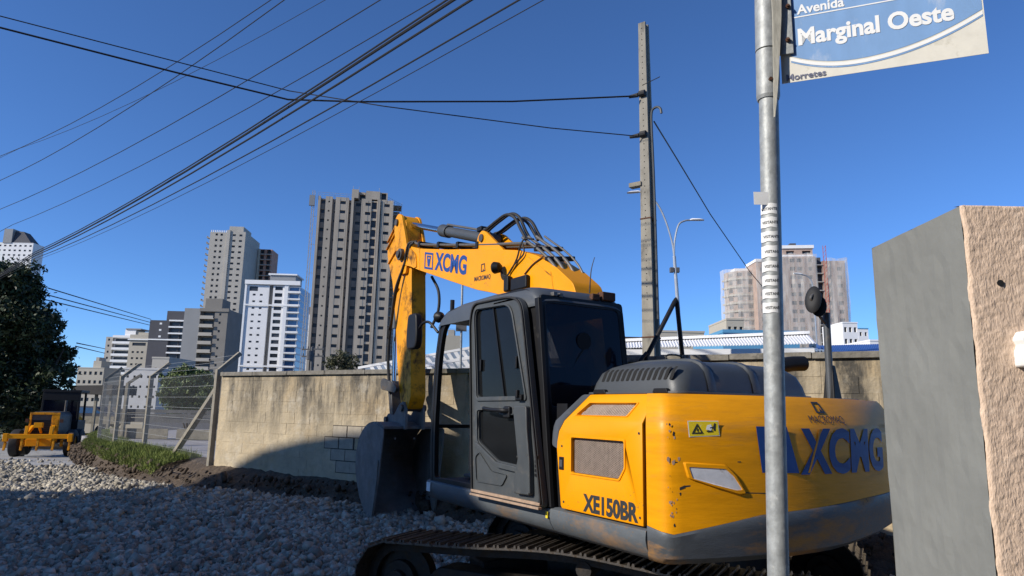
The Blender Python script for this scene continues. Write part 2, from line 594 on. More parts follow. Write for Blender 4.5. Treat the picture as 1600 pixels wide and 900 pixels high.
NS = 260
Pf, Pb = resample(foot, NS), resample(back, NS)
prof = [(-0.10, -0.10), (0.0, 0.02), (0.10, 0.18), (0.20, 0.36), (0.30, 0.47), (0.42, 0.53), (0.58, 0.57), (0.75, 0.60), (0.9, 0.62), (1.06, 0.63)]
vv = []
for i in range(NS):
    hs = 0.82 + 0.18 * min(1, i / NS * 2.2)
    lin = min(1, max(0, (i / NS - .42) / .12))
    for k, (a, z) in enumerate(prof):
        z = z * (1 - lin) + lin * (.60 * (1 - (1 - max(0, min(1, a))) ** 1.6) if a > 0 else z)
        e = 0.04 * math.sin(i * .31 + k) + 0.03 * math.sin(i * .83 + 2 * k) + rng.normal(0, .012)
        p = Pf[i] + (Pb[i] - Pf[i]) * (a + (e * 0.5 if 0 < k < 7 else 0))
        zz = z * hs + (rng.normal(0, .010) + 0.014 * math.sin(i * .5 + k * 1.7) if 0 < k else 0)
        vv.append((p[0], p[1], zz + float(road_z(p[0], p[1])) * (1 - min(1, a * 2))))
np_ = len(prof)
ff = [(i * np_ + k, (i + 1) * np_ + k, (i + 1) * np_ + k + 1, i * np_ + k + 1) for i in range(NS - 1) for k in range(np_ - 1)]
verge = big_mesh('verge', np.array(vv), np.array(ff), M['soil'], smooth=True)
tag(verge, 'cut brown earth bank below the block wall and fence', kind='structure')

# paved yard behind the fence
mb = MB()
yd = [FENCE[0], FENCE[1], FENCE[2], FENCE[3], FENCE_B[1], Vector((-15.6, 25.5, 0)), Vector((-15.6, 34, 0)), Vector((4, 34, 0)), Vector((4, 14, 0))]
mb.prism([(p.x, p.y) for p in yd], 0.30, 0.50, lambda a, b, d: (a, b, d))
tag(mb.build('yard_pavement', M['paving']), 'grey paved yard behind the wire fence', kind='structure')

# grass on the verge: thousands of blades, one object
nb = 90000
ti = rng.uniform(0, 1, nb) ** 1.0 * 0.56 * (NS - 1) + 4
i0 = np.clip(ti.astype(int), 0, NS - 2)
fr = (ti - i0)[:, None]
a = rng.uniform(0, 1, nb)[:, None] ** .9 * 0.86 + 0.17
A_ = Pf[i0] * (1 - fr) + Pf[i0 + 1] * fr
B_ = Pb[i0] * (1 - fr) + Pb[i0 + 1] * fr
bp = A_ + (B_ - A_) * a
bz = np.interp(a[:, 0], [p[0] for p in prof], [p[1] for p in prof]) * (0.82 + 0.18 * np.minimum(1, i0 / NS * 2.2)) - 0.02
keep = rng.uniform(0, 1, nb) < np.clip(1.25 - (ti / (NS - 1) - 0.44) * 5.0, 0.05, 1)
bp, bz = bp[keep], bz[keep]
nb = len(bp)
hh = rng.gamma(3, 0.017, nb) + 0.025
an = rng.uniform(0, 6.28, nb)
lean = rng.normal(0, .05, (nb, 2))
w = rng.uniform(.006, .013, nb)
v0 = np.stack([bp[:, 0] - w * np.cos(an), bp[:, 1] - w * np.sin(an), bz], 1)
v1 = np.stack([bp[:, 0] + w * np.cos(an), bp[:, 1] + w * np.sin(an), bz], 1)
v2 = np.stack([bp[:, 0] + lean[:, 0], bp[:, 1] + lean[:, 1], bz + hh], 1)
gr = big_mesh('grass', np.stack([v0, v1, v2], 1).reshape(-1, 3), np.arange(nb * 3).reshape(-1, 3), M['grass'])
tag(gr, 'short green grass on the verge below the fence', 'grass', kind='stuff')

# crushed stone: thousands of angular stones, one object
ico_v = np.array([(x, y, z) for x in (-1, 1) for y in (-1, 1) for z in (-1, 1)], float) * .78
ico_f = np.array([(0, 1, 3), (0, 3, 2), (4, 6, 7), (4, 7, 5), (0, 4, 5), (0, 5, 1), (2, 3, 7), (2, 7, 6), (0, 2, 6), (0, 6, 4), (1, 5, 7), (1, 7, 3)])


def stones(pos, size, seed):
    r = np.random.default_rng(seed)
    n = len(pos)
    V = ico_v[None] * (1 + r.uniform(-.42, .30, (n, len(ico_v), 3)))
    sc = r.uniform(.42, 1.45, (n, 1, 3))
    V = V * sc
    q = r.normal(0, 1, (n, 4)); q /= np.linalg.norm(q, axis=1)[:, None]
    w_, x_, y_, z_ = q.T
    Rm = np.stack([np.stack([1 - 2 * (y_ ** 2 + z_ ** 2), 2 * (x_ * y_ - z_ * w_), 2 * (x_ * z_ + y_ * w_)], 1),
                   np.stack([2 * (x_ * y_ + z_ * w_), 1 - 2 * (x_ ** 2 + z_ ** 2), 2 * (y_ * z_ - x_ * w_)], 1),
                   np.stack([2 * (x_ * z_ - y_ * w_), 2 * (y_ * z_ + x_ * w_), 1 - 2 * (x_ ** 2 + y_ ** 2)], 1)], 1)
    V = np.einsum('nij,nkj->nki', Rm, V) * size[:, None, None] + pos[:, None, :]
    Fc = (ico_f[None] + (np.arange(n) * len(ico_v))[:, None, None]).reshape(-1, 3)
    return V.reshape(-1, 3), Fc


foot_poly = [tuple(p) for p in Pf] + [(9, 4), (9, 2.5), (-0.5, 2.5), (-8, 4.0), (-24, 13), (-26, 22.5), (-17.8, 22.0)]
cand = []
for (n, x0, x1, y0, y1) in ((92000, -12, 1.0, 4.0, 12), (48000, -17, -3, 11, 16), (38000, -24, -9, 14.5, 22.0), (12000, 1.0, 6.5, 2.6, 9.5)):
    c = np.stack([rng.uniform(x0, x1, n), rng.uniform(y0, y1, n)], 1)
    cand.append(c)
cand = np.concatenate(cand)
ok = inside(cand[:, 0], cand[:, 1], foot_poly)
# keep what the wide view can see, with a margin for a step to the side
ok &= np.abs(cand[:, 0]) < cand[:, 1] * 0.86 + 2.0
edge = 19.6 + 0.8 * np.sin(cand[:, 0] * 1.1) - cand[:, 1]
ok &= (edge > 0) | (rng.uniform(0, 1, len(cand)) < 0.12)
cand = cand[ok]
sz = np.exp(rng.normal(math.log(0.0245), 0.40, len(cand)))
sz = np.clip(sz, .012, .062)
zz = road_z(cand[:, 0], cand[:, 1]) + sz * rng.uniform(-.1, .9, len(cand)) + 0.012 * fbm(cand[:, 0] * 3, cand[:, 1] * 3, 9)
V, Fc = stones(np.stack([cand[:, 0], cand[:, 1], zz], 1), sz, 5)
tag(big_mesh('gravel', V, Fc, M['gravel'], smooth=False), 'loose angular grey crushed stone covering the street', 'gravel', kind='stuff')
# clods fallen from the bank
nk = 2600
ti = rng.uniform(0, NS - 2, nk).astype(int)
c = Pf[ti] + (Pb[ti] - Pf[ti]) * rng.uniform(-.22, .34, (nk, 1))
cz = np.clip(np.interp((((c - Pf[ti]) * (Pb[ti] - Pf[ti])).sum(1) / ((Pb[ti] - Pf[ti]) ** 2).sum(1)), [-.3, 0, .1, .2, .3, .4], [0, .02, .17, .34, .45, .5]), 0, 1)
cs = np.clip(np.exp(rng.normal(math.log(.024), .5, nk)), .010, .08)
V, Fc = stones(np.stack([c[:, 0], c[:, 1], cz + cs * .3], 1), cs, 8)
tag(big_mesh('soil_clods', V, Fc, M['soil'], smooth=False), 'brown clods and rubble along the foot of the bank', 'soil', kind='stuff')

# ------------------------------------------------------------------ materials of the setting
def wall_material():
    m = mat('weathered_block_wall', (0.50, 0.41, 0.27), 0.92, var=0.16, scale=3.0, coords='World', bump=0.010, bscale=22)
    nt = m.node_tree
    N, L = nt.nodes, nt.links
    b = N['Principled BSDF']
    base = b.inputs['Base Color'].links[0].from_socket
    pos = N.new('ShaderNodeNewGeometry').outputs['Position']

    def noise(sc, scale, detail=8):
        mp = N.new('ShaderNodeMapping'); mp.inputs['Scale'].default_value = sc
        L.new(pos, mp.inputs['Vector'])
        n = N.new('ShaderNodeTexNoise'); n.inputs['Scale'].default_value = scale; n.inputs['Detail'].default_value = detail
        n.inputs['Roughness'].default_value = 0.66
        L.new(mp.outputs[0], n.inputs['Vector'])
        return n.outputs['Fac']

    def rng_(sock, a, c, lo=0.0, hi=1.0):
        r = N.new('ShaderNodeMapRange'); r.clamp = True
        r.inputs[1].default_value = a; r.inputs[2].default_value = c; r.inputs[3].default_value = lo; r.inputs[4].default_value = hi
        L.new(sock, r.inputs[0]); return r.outputs[0]

    def mth(op, a, c):
        n = N.new('ShaderNodeMath'); n.operation = op
        for k, x in enumerate((a, c)):
            if isinstance(x, float): n.inputs[k].default_value = x
            else: L.new(x, n.inputs[k])
        return n.outputs[0]

    def mix(f, a, col):
        n = N.new('ShaderNodeMix'); n.data_type = 'RGBA'
        L.new(f, n.inputs['Factor']); L.new(a, n.inputs['A']); n.inputs['B'].default_value = (*col, 1); return n.outputs['Result']
    sep = N.new('ShaderNodeSeparateXYZ'); L.new(pos, sep.inputs[0])
    # black mould running down from the coping
    streak = mth('MULTIPLY', rng_(noise((2.6, 2.6, 0.42), 1.0, 12), 0.42, 0.57), rng_(noise((9, 9, 5), 1.0), 0.30, 0.52, 0.45, 1.0))
    top = rng_(sep.outputs['Z'], 1.0, 2.0)
    blot = rng_(noise((1.2, 1.2, 1.0), 1.6), 0.36, 0.66)
    f = mth('MULTIPLY', mth('MULTIPLY', streak, top), 1.0)
    c = mix(mth('MULTIPLY', rng_(noise((1, 1, 1), 0.9), 0.5, 0.72), 0.55), base, (0.46, 0.30, 0.12))
    c = mix(mth('MULTIPLY', rng_(noise((1, 1, 1), 9.0), 0.46, 0.72), 0.45), c, (0.30, 0.26, 0.20))
    c = mix(f, c, (0.055, 0.05, 0.04))
    c = mix(mth('MULTIPLY', mth('MULTIPLY', blot, rng_(sep.outputs['Z'], 0.9, 2.2)), 0.42), c, (0.14, 0.125, 0.10))
    c = mix(mth('MULTIPLY', rng_(noise((2.5, 2.5, 2.5), 1.0), 0.55, 0.7), 0.4), c, (0.60, 0.55, 0.45))
    L.new(c, b.inputs['Base Color'])
    return m


M['wall'] = wall_material()
M['coping'] = mat('grey_mossy_coping', (0.19, 0.175, 0.145), 0.92, var=0.35, scale=6, coords='World', dirt=(0.09, 0.085, 0.07), damt=0.45, dscale=4, bump=0.01, bscale=20)
M['pale_block'] = mat('pale_new_block', (0.40, 0.345, 0.26), 0.92, var=0.15, scale=8, coords='World', bump=0.003, bscale=50)
M['mortar_dark'] = mat('dark_mortar', (0.06, 0.052, 0.042), 0.95, var=0.3, scale=20)
M['concrete'] = mat('weathered_concrete', (0.25, 0.225, 0.175), 0.9, var=0.25, scale=5, dirt=(0.13, 0.12, 0.10), damt=0.32, dscale=4, bump=0.004, bscale=40)
M['pole_concrete'] = mat('cast_concrete_pole', (0.27, 0.25, 0.205), 0.9, var=0.2, scale=4, dirt=(0.11, 0.10, 0.085), damt=0.36, dscale=2.2, bump=0.004, bscale=30, stretch=(1, 1, .4))
M['galv'] = mat('galvanised_steel', (0.33, 0.345, 0.34), 0.55, 0.25, var=0.28, scale=26, dirt=(0.55, 0.55, 0.52), damt=0.28, dscale=24, bump=0.0012, bscale=70, dsharp=.18)
M['wire_mesh'] = mat('galvanised_wire', (0.34, 0.34, 0.33), 0.5, 0.3, var=0.15)
M['cable'] = mat('black_cable', (0.012, 0.012, 0.013), 0.6, var=0.1)
M['lamp_steel'] = mat('lamp_post_steel', (0.45, 0.46, 0.46), 0.45, 0.6, var=0.1)
M['roof_white'] = mat('white_roof_sheet', (0.82, 0.81, 0.78), 0.5, var=0.06, scale=2, dirt=(0.5, 0.47, 0.42), damt=0.15, dscale=2)
M['roof_grey'] = mat('blue_grey_roof_sheet', (0.22, 0.28, 0.36), 0.55, var=0.2, scale=3, dirt=(0.3, 0.3, 0.3), damt=0.3, dscale=2)
M['roof_blue'] = mat('blue_roof_sheet', (0.035, 0.10, 0.33), 0.45, var=0.12, scale=2)
M['blue_wall'] = mat('light_blue_wall', (0.10, 0.30, 0.48), 0.7, var=0.08)
M['dark_wall'] = mat('dark_grey_boards', (0.10, 0.10, 0.10), 0.85, var=0.3, scale=3)
M['plaster_grey'] = mat('smooth_grey_plaster', (0.205, 0.208, 0.19), 0.85, var=0.10, scale=5, dirt=(0.27, 0.275, 0.26), damt=0.25, dscale=3, bump=0.0022, bscale=26, dsharp=.2)
M['plaster_pink'] = mat('rough_pink_plaster', (0.74, 0.56, 0.42), 0.95, var=0.14, scale=60, dirt=(0.80, 0.66, 0.53), damt=0.25, dscale=30, bump=0.0022, bscale=240, stretch=(1, 1, .45))
M['sign_blue'] = mat('faded_blue_sign', (0.21, 0.37, 0.64), 0.5, var=0.12, scale=9, dirt=(0.38, 0.49, 0.67), damt=0.32, dscale=14, stretch=(1, 1, .35))
M['sign_cream'] = mat('stained_cream_sign', (0.74, 0.715, 0.63), 0.5, var=0.08, scale=14, dirt=(0.52, 0.49, 0.40), damt=0.22, dscale=12)
M['sign_white'] = mat('white_sign_lettering', (0.86, 0.87, 0.86), 0.5, var=0.04)
M['sign_text2'] = mat('faded_sign_lettering', (0.16, 0.17, 0.24), 0.6, var=0.2, scale=40)
M['rust'] = mat('rusty_bolt', (0.10, 0.045, 0.025), 0.8, 0.3, var=0.4, scale=40)
M['strap'] = mat('frayed_grey_strap', (0.45, 0.43, 0.36), 0.8, var=0.3, scale=30, stretch=(6, 6, .6))

# ------------------------------------------------------------------ block wall
wall = empty('block_wall', WALL_L)
wrz = math.atan2(WALL_D.y, WALL_D.x)
wall.rotation_euler = (0, 0, wrz)
# local x = along the wall, local -y = towards the street
tag(wall, 'long weathered cream concrete-block wall with mouldy coping behind the excavator', 'wall')
STEP = 7.2
mb = MB()
mb.box(0.0, STEP, 0.008, 0.135, 0.3, 2.30)
mb.box(STEP, 13.4, 0.008, 0.135, 0.3, 2.42)
mb.build('mortar', M['wall'], wall)


def block_mesh(w, h, mname, ma):
    b = MB()
    b.box(-w / 2, w / 2, 0.0045, 0.030, -h / 2, h / 2)
    me = b.mesh(mname)
    me.materials.append(ma)
    return me


blk = block_mesh(.3940, .1945, 'block', M['wall'])
blk_h = block_mesh(.3965, .092, 'half_block', M['wall'])
pale = block_mesh(.325, .184, 'pale_block', M['pale_block'])
pale_s = block_mesh(.15, .184, 'pale_block_cut', M['pale_block'])


def put_block(me, s, z, dy):
    o = link(bpy.data.objects.new('block', me))
    o.parent = wall
    o.location = (s, dy, z)
    o.rotation_euler = (random.uniform(-.006, .006), random.uniform(-.003, .003), random.uniform(-.008, .008))
    return o


patch = [(3.21, 4.05, 1.21, 1.41), (3.02, 3.72, 1.01, 1.21), (3.19, 3.87, .81, 1.01), (3.33, 4.0, .61, .81)]
for r_ in range(9):
    z0 = .41 + .2 * r_
    off = 0.2 if r_ % 2 else 0.0
    for c_ in range(-1, 34):
        s = c_ * .4 + off + .2
        if s < .19 or s > 13.2: continue
        if 6.9 < s < 8.3: continue
        if s >= 8.3 and z0 < 1.3: continue
        if s > 4.3 and s < 8 and z0 < .6: continue
        if any(a - .19 < s < c + .19 and abs(z0 - e) < .05 for a, c, e, g in patch): continue
        put_block(blk, s, z0 + .1, random.gauss(0, .0015))
    if r_ == 8:
        for c_ in range(0, 33):
            s = c_ * .4 + .2
            if s < STEP - .2: put_block(blk_h, s, z0 + .2 + .046, random.gauss(0, .001))
            elif s > 8.3: put_block(blk, s, z0 + .3, random.gauss(0, .001))
mb = MB()
for a, c, e, g in patch:
    mb.box(a - .22, c + .22, .0035, .0075, e + .002, g - .002)
mb.build('rough_infill', M['wall'], wall)
mb = MB()
for a, c, e, g in patch:
    mb.box(a - .012, c + .012, .0005, .0030, e - .004, g + .006)
mb.build('dark_mortar_joint', M['mortar_dark'], wall)
for (a, c, e, g), lay in zip(patch, ([(.165, pale), (.515, pale), (.765, pale_s)], [(.17, pale), (.52, pale)], [(.17, pale), (.51, pale)], [(.17, pale), (.50, pale)])):
    for dx, me in lay:
        put_block(me, a + dx, (e + g) / 2, -.011)
s = 0.0
while s < 13.3:
    l = 0.98
    hi = s >= STEP - .01
    z0 = 2.425 if hi else 2.305
    b = MB()
    b.box(0, l - .008, -.045, .185, 0, .078)
    o = b.build('coping_slab', M['coping'], wall, bevel=.008)
    o.location = (s, 0, z0 + random.uniform(-.004, .004))
    s += l if s + l < STEP or hi else STEP - s if STEP - s > .3 else l

# ------------------------------------------------------------------ concrete-post wire fence
fence = empty('wire_fence', FENCE[0])
tag(fence, 'tall wire mesh fence on cranked concrete posts beside the block wall', 'fence')
IN = Vector((0.69, 0.72, 0)).normalized()
F0 = FENCE[0]


def post(parent, base, z0, zb, name='post', arm=IN, k=1.0):
    b = MB()
    p = Vector(base) - F0
    b.bar(p + Vector((0, 0, z0)), p + Vector((0, 0, zb)), .115 * k, .10 * k, up=arm)
    b.bar(p + Vector((0, 0, zb - .035)), p + Vector((0, 0, zb + .36)) + arm * .42, .10 * k, .085 * k, up=arm)
    return b.build(name, M['concrete'], parent, bevel=.008)


post(fence, FENCE[0] + Vector((-.02, .0, 0)), .2, 2.44)
post(fence, FENCE[2], .2, 2.44)
post(fence, FENCE[3], .2, 2.48)
for p in FENCE_B[1:]: post(fence, p, .1, 2.5, arm=Vector((.86, .5, 0)))
b = MB()
b.bar(Vector((-7.75, 16.1, .46)) - F0, Vector((-6.0, 14.1, 2.02)) - F0, .11, .10)
b.build('brace', M['concrete'], fence, bevel=.006)
b = MB()
b.bar(CORNER + Vector((-.55, .95, .4)) - F0, CORNER + Vector((-.03, .08, 1.75)) - F0, .10, .09)
b.build('brace', M['concrete'], fence, bevel=.006)
mb = MB()
for A_, B_ in list(zip(FENCE[:1] + FENCE[2:3], FENCE[2:4])) + list(zip(FENCE_B[:-1], FENCE_B[1:])):
    A2, B2 = A_ - F0, B_ - F0
    Ln = (B2 - A2).length
    off = IN * .065
    n = int(Ln / .075)
    for k in range(n + 1):
        p = A2.lerp(B2, k / n) - off
        mb.cyl(p + Vector((0, 0, .46)), p + Vector((0, 0, 2.38)), .0016, n=3, caps=False)
    for k in range(9):
        z = .50 + k * .23
        mb.cyl(A2 - off + Vector((0, 0, z)), B2 - off + Vector((0, 0, z)), .0030, n=3, caps=False)
    for k in range(3):
        e = Vector((0, 0, 2.5 + .13 * k)) + IN * (.06 + .14 * k)
        mb.cyl(A2 + e, B2 + e, .0026, n=3, caps=False)
tag(mb.build('wire_mesh', M['wire_mesh'], fence), kind='stuff')

# far side of the yard
yb = empty('yard_boundary', (-14, 24, .45))
tag(yb, 'low dark boarded boundary with white panels and concrete posts across the yard', 'fence')
o0 = Vector((-14, 24, .45))
for x in (-13.3, -9.8, -7.9):
    b = MB()
    b.bar((x - o0.x, .0, 0), (x - o0.x, 0, 1.95), .12, .10)
    if x < -13: b.bar((x - o0.x, 0, 1.93), (x - o0.x + .38, .1, 2.25), .10, .09)
    b.build('post', M['concrete'], yb, bevel=.006)
for z0, z1 in ((.62, .76), (.78, .92), (.94, 1.06)):
    b = MB(); b.box(.3, 9.0, .08, .11, z0, z1); b.build('board', M['dark_wall'], yb)
for x0, x1 in ((.2, 2.2), (2.5, 4.1), (4.4, 5.6)):
    b = MB(); b.box(x0, x1, .12, .15, .06, .40); b.build('panel', M['concrete'], yb)
b = MB(); b.box(.3, 9, -.05, .25, -.10, .05); b.build('kerb', M['mortar_dark'], yb)

# ------------------------------------------------------------------ plastered wall end at the right edge
PC = at_y(1500, 322, 1.30)                       # near top corner
PT = PC.z
PE = at_z(1362, 388, PT)                         # far top corner of the grey end
pw = empty('plastered_wall', (PC.x, PC.y, 0))
tag(pw, 'end of a plastered wall, smooth grey edge and rough pink face, at right', 'wall')
gdx, gdy = PE.x - PC.x, PE.y - PC.y
ny_, nz_ = 14, 60
vv, ff = [], []
for i in range(ny_ + 1):
    for k in range(nz_ + 1):
        t, h = i / ny_, k / nz_ * PT
        e = 0.0007 * math.sin(i * 2.1 + k * .7) + rng.normal(0, .0005)
        vv.append((gdx * t + e, gdy * t, h))
for i in range(ny_):
    for k in range(nz_):
        a0 = i * (nz_ + 1) + k
        ff.append((a0, a0 + 1, a0 + nz_ + 2, a0 + nz_ + 1))
gface = MB(); gface.add(vv, ff)
gface.quad((0, 0, PT), (gdx, gdy, PT), (gdx + 1.5, gdy, PT), (1.5, .004, PT))
gface.quad((gdx, gdy, 0), (gdx + 1.5, gdy, 0), (gdx + 1.5, gdy, PT), (gdx, gdy, PT))
gface.build('grey_edge', M['plaster_grey'], pw, smooth=False)
# rough pink render: a displaced sheet, its edge ragged where it meets the grey
nx_, nz_ = 330, 560
X = np.linspace(0, 1, nx_); Z = np.linspace(0, 1, nz_)
XX, ZZ = np.meshgrid(X, Z)
rag = 0.0012 * np.sin(Z * 61) + 0.0008 * np.sin(Z * 143 + 1) + np.convolve(rng.normal(0, .0008, nz_), np.ones(4) / 4, 'same')
wx = 0.001 + rag[:, None] * (1 - XX) + XX * 1.48
wz = 0.3 + ZZ * (PT + .004 - .3)
nz0 = rng.normal(0, 1, (nz_ + 12, nx_ + 4))
k1 = np.ones(5) / 5
k1 = np.ones(3) / 3
sm = np.apply_along_axis(lambda q: np.convolve(q, k1, 'same'), 0, nz0)[6:-6, 2:-2]
sm = np.apply_along_axis(lambda q: np.convolve(q, np.ones(2) / 2, 'same'), 1, sm)
wy = -0.006 - 0.00045 * np.clip(sm / sm.std(), -1.5, 2) + rng.normal(0, .0003, sm.shape)
wy = wy + 0.002
wy[:, 0] = 0.0005
wy[-1, :] = 0.02
pv = np.stack([wx, wy, wz], 2).reshape(-1, 3)
ii, jj = np.meshgrid(np.arange(nx_ - 1), np.arange(nz_ - 1))
b0 = (jj * nx_ + ii).ravel()
big_mesh('pink_render', pv, np.stack([b0, b0 + 1, b0 + nx_ + 1, b0 + nx_], 1), M['plaster_pink'], pw, smooth=True)
b = MB(); b.box(.02, 1.5, .002, .2, 0, PT - .01); b.build('core', M['plaster_pink'], pw)
hole = onp = at_y(1560, 443, 1.30) - PC
b = MB(); b.cyl((hole.x, -.0066, PT + hole.z), (hole.x, .004, PT + hole.z), .0065, .004, n=9); b.build('nail_hole', M['void'], pw)
bx_ = at_y(1598, 545, 1.28) - PC
b = MB()
b.prism(round_poly([(0, -.034), (.09, -.034), (.09, .034), (.008, .034), (0, .018), (.006, .006), (0, -.004)], 0.004, 2), -.03, .0, lambda x, z, d: (bx_.x - .006 + x, d, PT + bx_.z + z))
b.build('switch_box', M['white_p'], pw, bevel=.003)

# ------------------------------------------------------------------ street-name sign on its post
PB = at_y(1214, 905, 2.06); PTp = at_y(1197.5, 0, 2.06)
pdir = (PTp - PB).normalized()
P_lo = PB + pdir * ((0.0 - PB.z) / pdir.z)
sp = empty('street_sign', P_lo)
tag(sp, 'galvanised post carrying the blue and cream street-name sign, covered in white stickers', 'street sign')
PR = 0.0298


def on_post(py):
    a, c = PB, PTp
    t = (905 - py) / 905.0
    lo, hi = 0.0, 1.6
    for _ in range(40):
        mid = (lo + hi) / 2
        p = a.lerp(c, mid)
        d = p - Vector((0, 0, EYE))
        y = 450 - 1065 * d.dot(_up) / d.dot(_fw)
        if y > py: lo = mid
        else: hi = mid
    return a.lerp(c, (lo + hi) / 2) - P_lo


top_ = PTp + pdir * .25 - P_lo
b = MB(); b.cyl((0, 0, -.25), top_, PR, n=40); b.build('post', M['galv'], sp, smooth=True)
# sleeves of the sign clamps
b = MB(); b.cyl(on_post(152), on_post(82), PR + .0065, n=40); b.cyl(on_post(157), on_post(152), PR + .003, PR + .0065, n=40); b.build('clamp_sleeve', M['galv'], sp, smooth=True)
b = MB(); b.cyl(on_post(80), top_, PR + .0075, n=40); b.build('clamp_sleeve', M['galv'], sp, smooth=True)
# the board
BL = at_y(1222, 131, 2.045); BRr = at_z(1545, 83, BL.z)
bu = (BRr - BL); BW = bu.length; bu.normalize()
bn = Vector((bu.y, -bu.x, 0))
if bn.y > 0: bn = -bn
BH = 0.315


def on_board(u, z, d=0.0):
    return BL - P_lo + bu * u + Vector((0, 0, z)) + bn * d


b = MB()
b.prism([(0, 0), (BW, 0), (BW, BH), (0, BH)], -.0015, .0, on_board)
board = b.build('sign_board', M['sign_cream'], sp)


def arc(u):                                      # lower edge of the blue field
    t = u / BW
    return 0.030 + 0.098 * ((t - .38) / .62) ** 2.0 if t > .38 else 0.030 + 0.060 * ((.38 - t) / .38) ** 2.0


us = np.linspace(0.03, BW - .004, 60)
vs = [(u, min(arc(u), BH - .012)) for u in us]
poly = vs + [(BW - .004, BH - .006), (.03, BH - .006)]
b = MB(); n = len(us)
for i in range(n - 1):
    b.quad(on_board(us[i], vs[i][1] + .016, .0008), on_board(us[i + 1], vs[i + 1][1] + .016, .0008), on_board(us[i + 1], BH - .004, .0008), on_board(us[i], BH - .004, .0008))
b.build('blue_field', M['sign_blue'], board)
b = MB()
for i in range(n - 1):
    b.quad(on_board(us[i], vs[i][1], .001), on_board(us[i + 1], vs[i + 1][1], .001), on_board(us[i + 1], vs[i + 1][1] + .011, .001), on_board(us[i], vs[i][1] + .011, .001))
b.build('white_arc', M['sign_white'], board)
b = MB()
for i in range(n - 1):
    b.quad(on_board(us[i], vs[i][1] - .006, .001), on_board(us[i + 1], vs[i + 1][1] - .006, .001), on_board(us[i + 1], vs[i + 1][1] - .001, .001), on_board(us[i], vs[i][1] - .001, .001))
b.build('blue_arc', M['sign_blue'], board)


def board_text(s, px, py, size, ma, bold, xs, name):
    p = on_plane_px(px, py)
    u = (p - BL).dot(bu); z = p.z - BL.z
    v, f = text_shape(s, size, bold, 0, xs)
    b = MB(); b.add([on_board(u + x, z + y, .0022) for x, y in v], f)
    return b.build(name, ma, board)


def on_plane_px(px, py):
    d = ray(px, py); c = Vector((0, 0, EYE))
    return c + d * ((BL - c).dot(bn) / d.dot(bn))


board_text('Marginal Oeste', 1246, 71, .078, M['sign_white'], .0026, .90, 'lettering')
board_text('Avenida', 1246, 23, .046, M['sign_white'], .0012, .92, 'lettering')
board_text('Morretes', 1228, 127, .030, M['sign_text2'], .0006, 1.04, 'lettering')
l0 = on_plane_px(1241, 29); l1 = on_plane_px(1420, -3)
b = MB(); z0 = l0.z - BL.z; u0 = (l0 - BL).dot(bu); b.quad(on_board(u0, z0, .0018), on_board(u0 + .42, z0, .0018), on_board(u0 + .42, z0 + .004, .0018), on_board(u0, z0 + .004, .0018)); b.build('white_line', M['sign_white'], board)
# bracket with bolts
b = MB()
b.box(0, 1, 0, 1, 0, 1)
b.v = [tuple(on_board(-.012 + x * .052, BH * .285 + .005 + z * .20, .004 + y * .007)) for x, y, z in b.v]
b.build('bracket', M['galv'], sp, bevel=.002)
for k, py in enumerate((14, 66)):
    p = on_plane_px(1231, py); u = (p - BL).dot(bu); z = p.z - BL.z
    b = MB(); b.cyl(on_board(u, z, .010), on_board(u, z, .020), .0075, n=6); b.cyl(on_board(u, z, .020), on_board(u, z, .026), .004, n=8)
    b.build('bolt', M['rust'], sp)
p = on_post(132)
b = MB(); b.cyl(p + Vector((-.006, -PR - .004, 0)), p + Vector((-.006, -PR - .014, 0)), .006, n=6); b.build('bolt', M['rust'], sp)
# loose strap hanging over the clamp
b = MB()
ring = []
for k in range(11):
    t = k / 10
    c = on_post(-30 + 222 * t)
    w = .0165 * (1 - t) ** .75 + .0012
    x = .012 + .006 * math.sin(t * 4)
    y = -PR - .014 - .003 * math.sin(t * 9)
    ring.append([c + Vector((x - w - .006 * t, y, 0)), c + Vector((x + w - .006 * t, y - .002, 0)), c + Vector((x + w - .006 * t, y + .003, 0)), c + Vector((x - w - .006 * t, y + .004, 0))])
b.loft(ring); b.build('strap', M['strap'], sp)
# stickers
for k, (y0, y1, a0, a1) in enumerate(((320, 339, -178, -72), (341, 360, -180, -58), (363, 382, -178, -70), (385, 406, -178, -58), (409, 428, -172, -20), (431, 450, -172, -22), (452, 470, -172, -18), (473, 492, -172, -50))):
    lo, hi = on_post(y1 - 1.6), on_post(y0 + 1.6)
    b = MB(); rr = PR + .0006
    n = 12
    vs = []
    for c in (lo, hi):
        for i in range(n + 1):
            a = R(a0 + (a1 - a0) * i / n)
            vs.append(c + Vector((rr * math.cos(a), rr * math.sin(a), .0012 * math.sin(i + k))))
    b.add(vs, [(i, i + 1, n + 2 + i, n + 1 + i) for i in range(n)])
    stk = b.build('sticker', M['white_p'], sp, smooth=True)
    v, f = text_shape('VISITANTE', .0125, .0003, 0, .86)
    am = R(-168 + (7 * k) % 23 if k < 4 else -150)
    cc = lo.lerp(hi, .34)
    b = MB(); b.add([cc + Vector(((rr + .0004) * math.cos(am + x / rr), (rr + .0004) * math.sin(am + x / rr), y)) for x, y in v if True], f)
    amax = R(a1)
    b.v = [q for q in b.v]
    b.build('lettering', M['dark_ink'], stk)
c = on_post(314)
b = MB(); b.box(-.060, -.006, -PR * .72 - .004, -PR * .72 - .003, -.0205, .0205); b.v = [tuple(Vector(q) + c) for q in b.v]; b.build('paper_label', M['white_p'], sp)

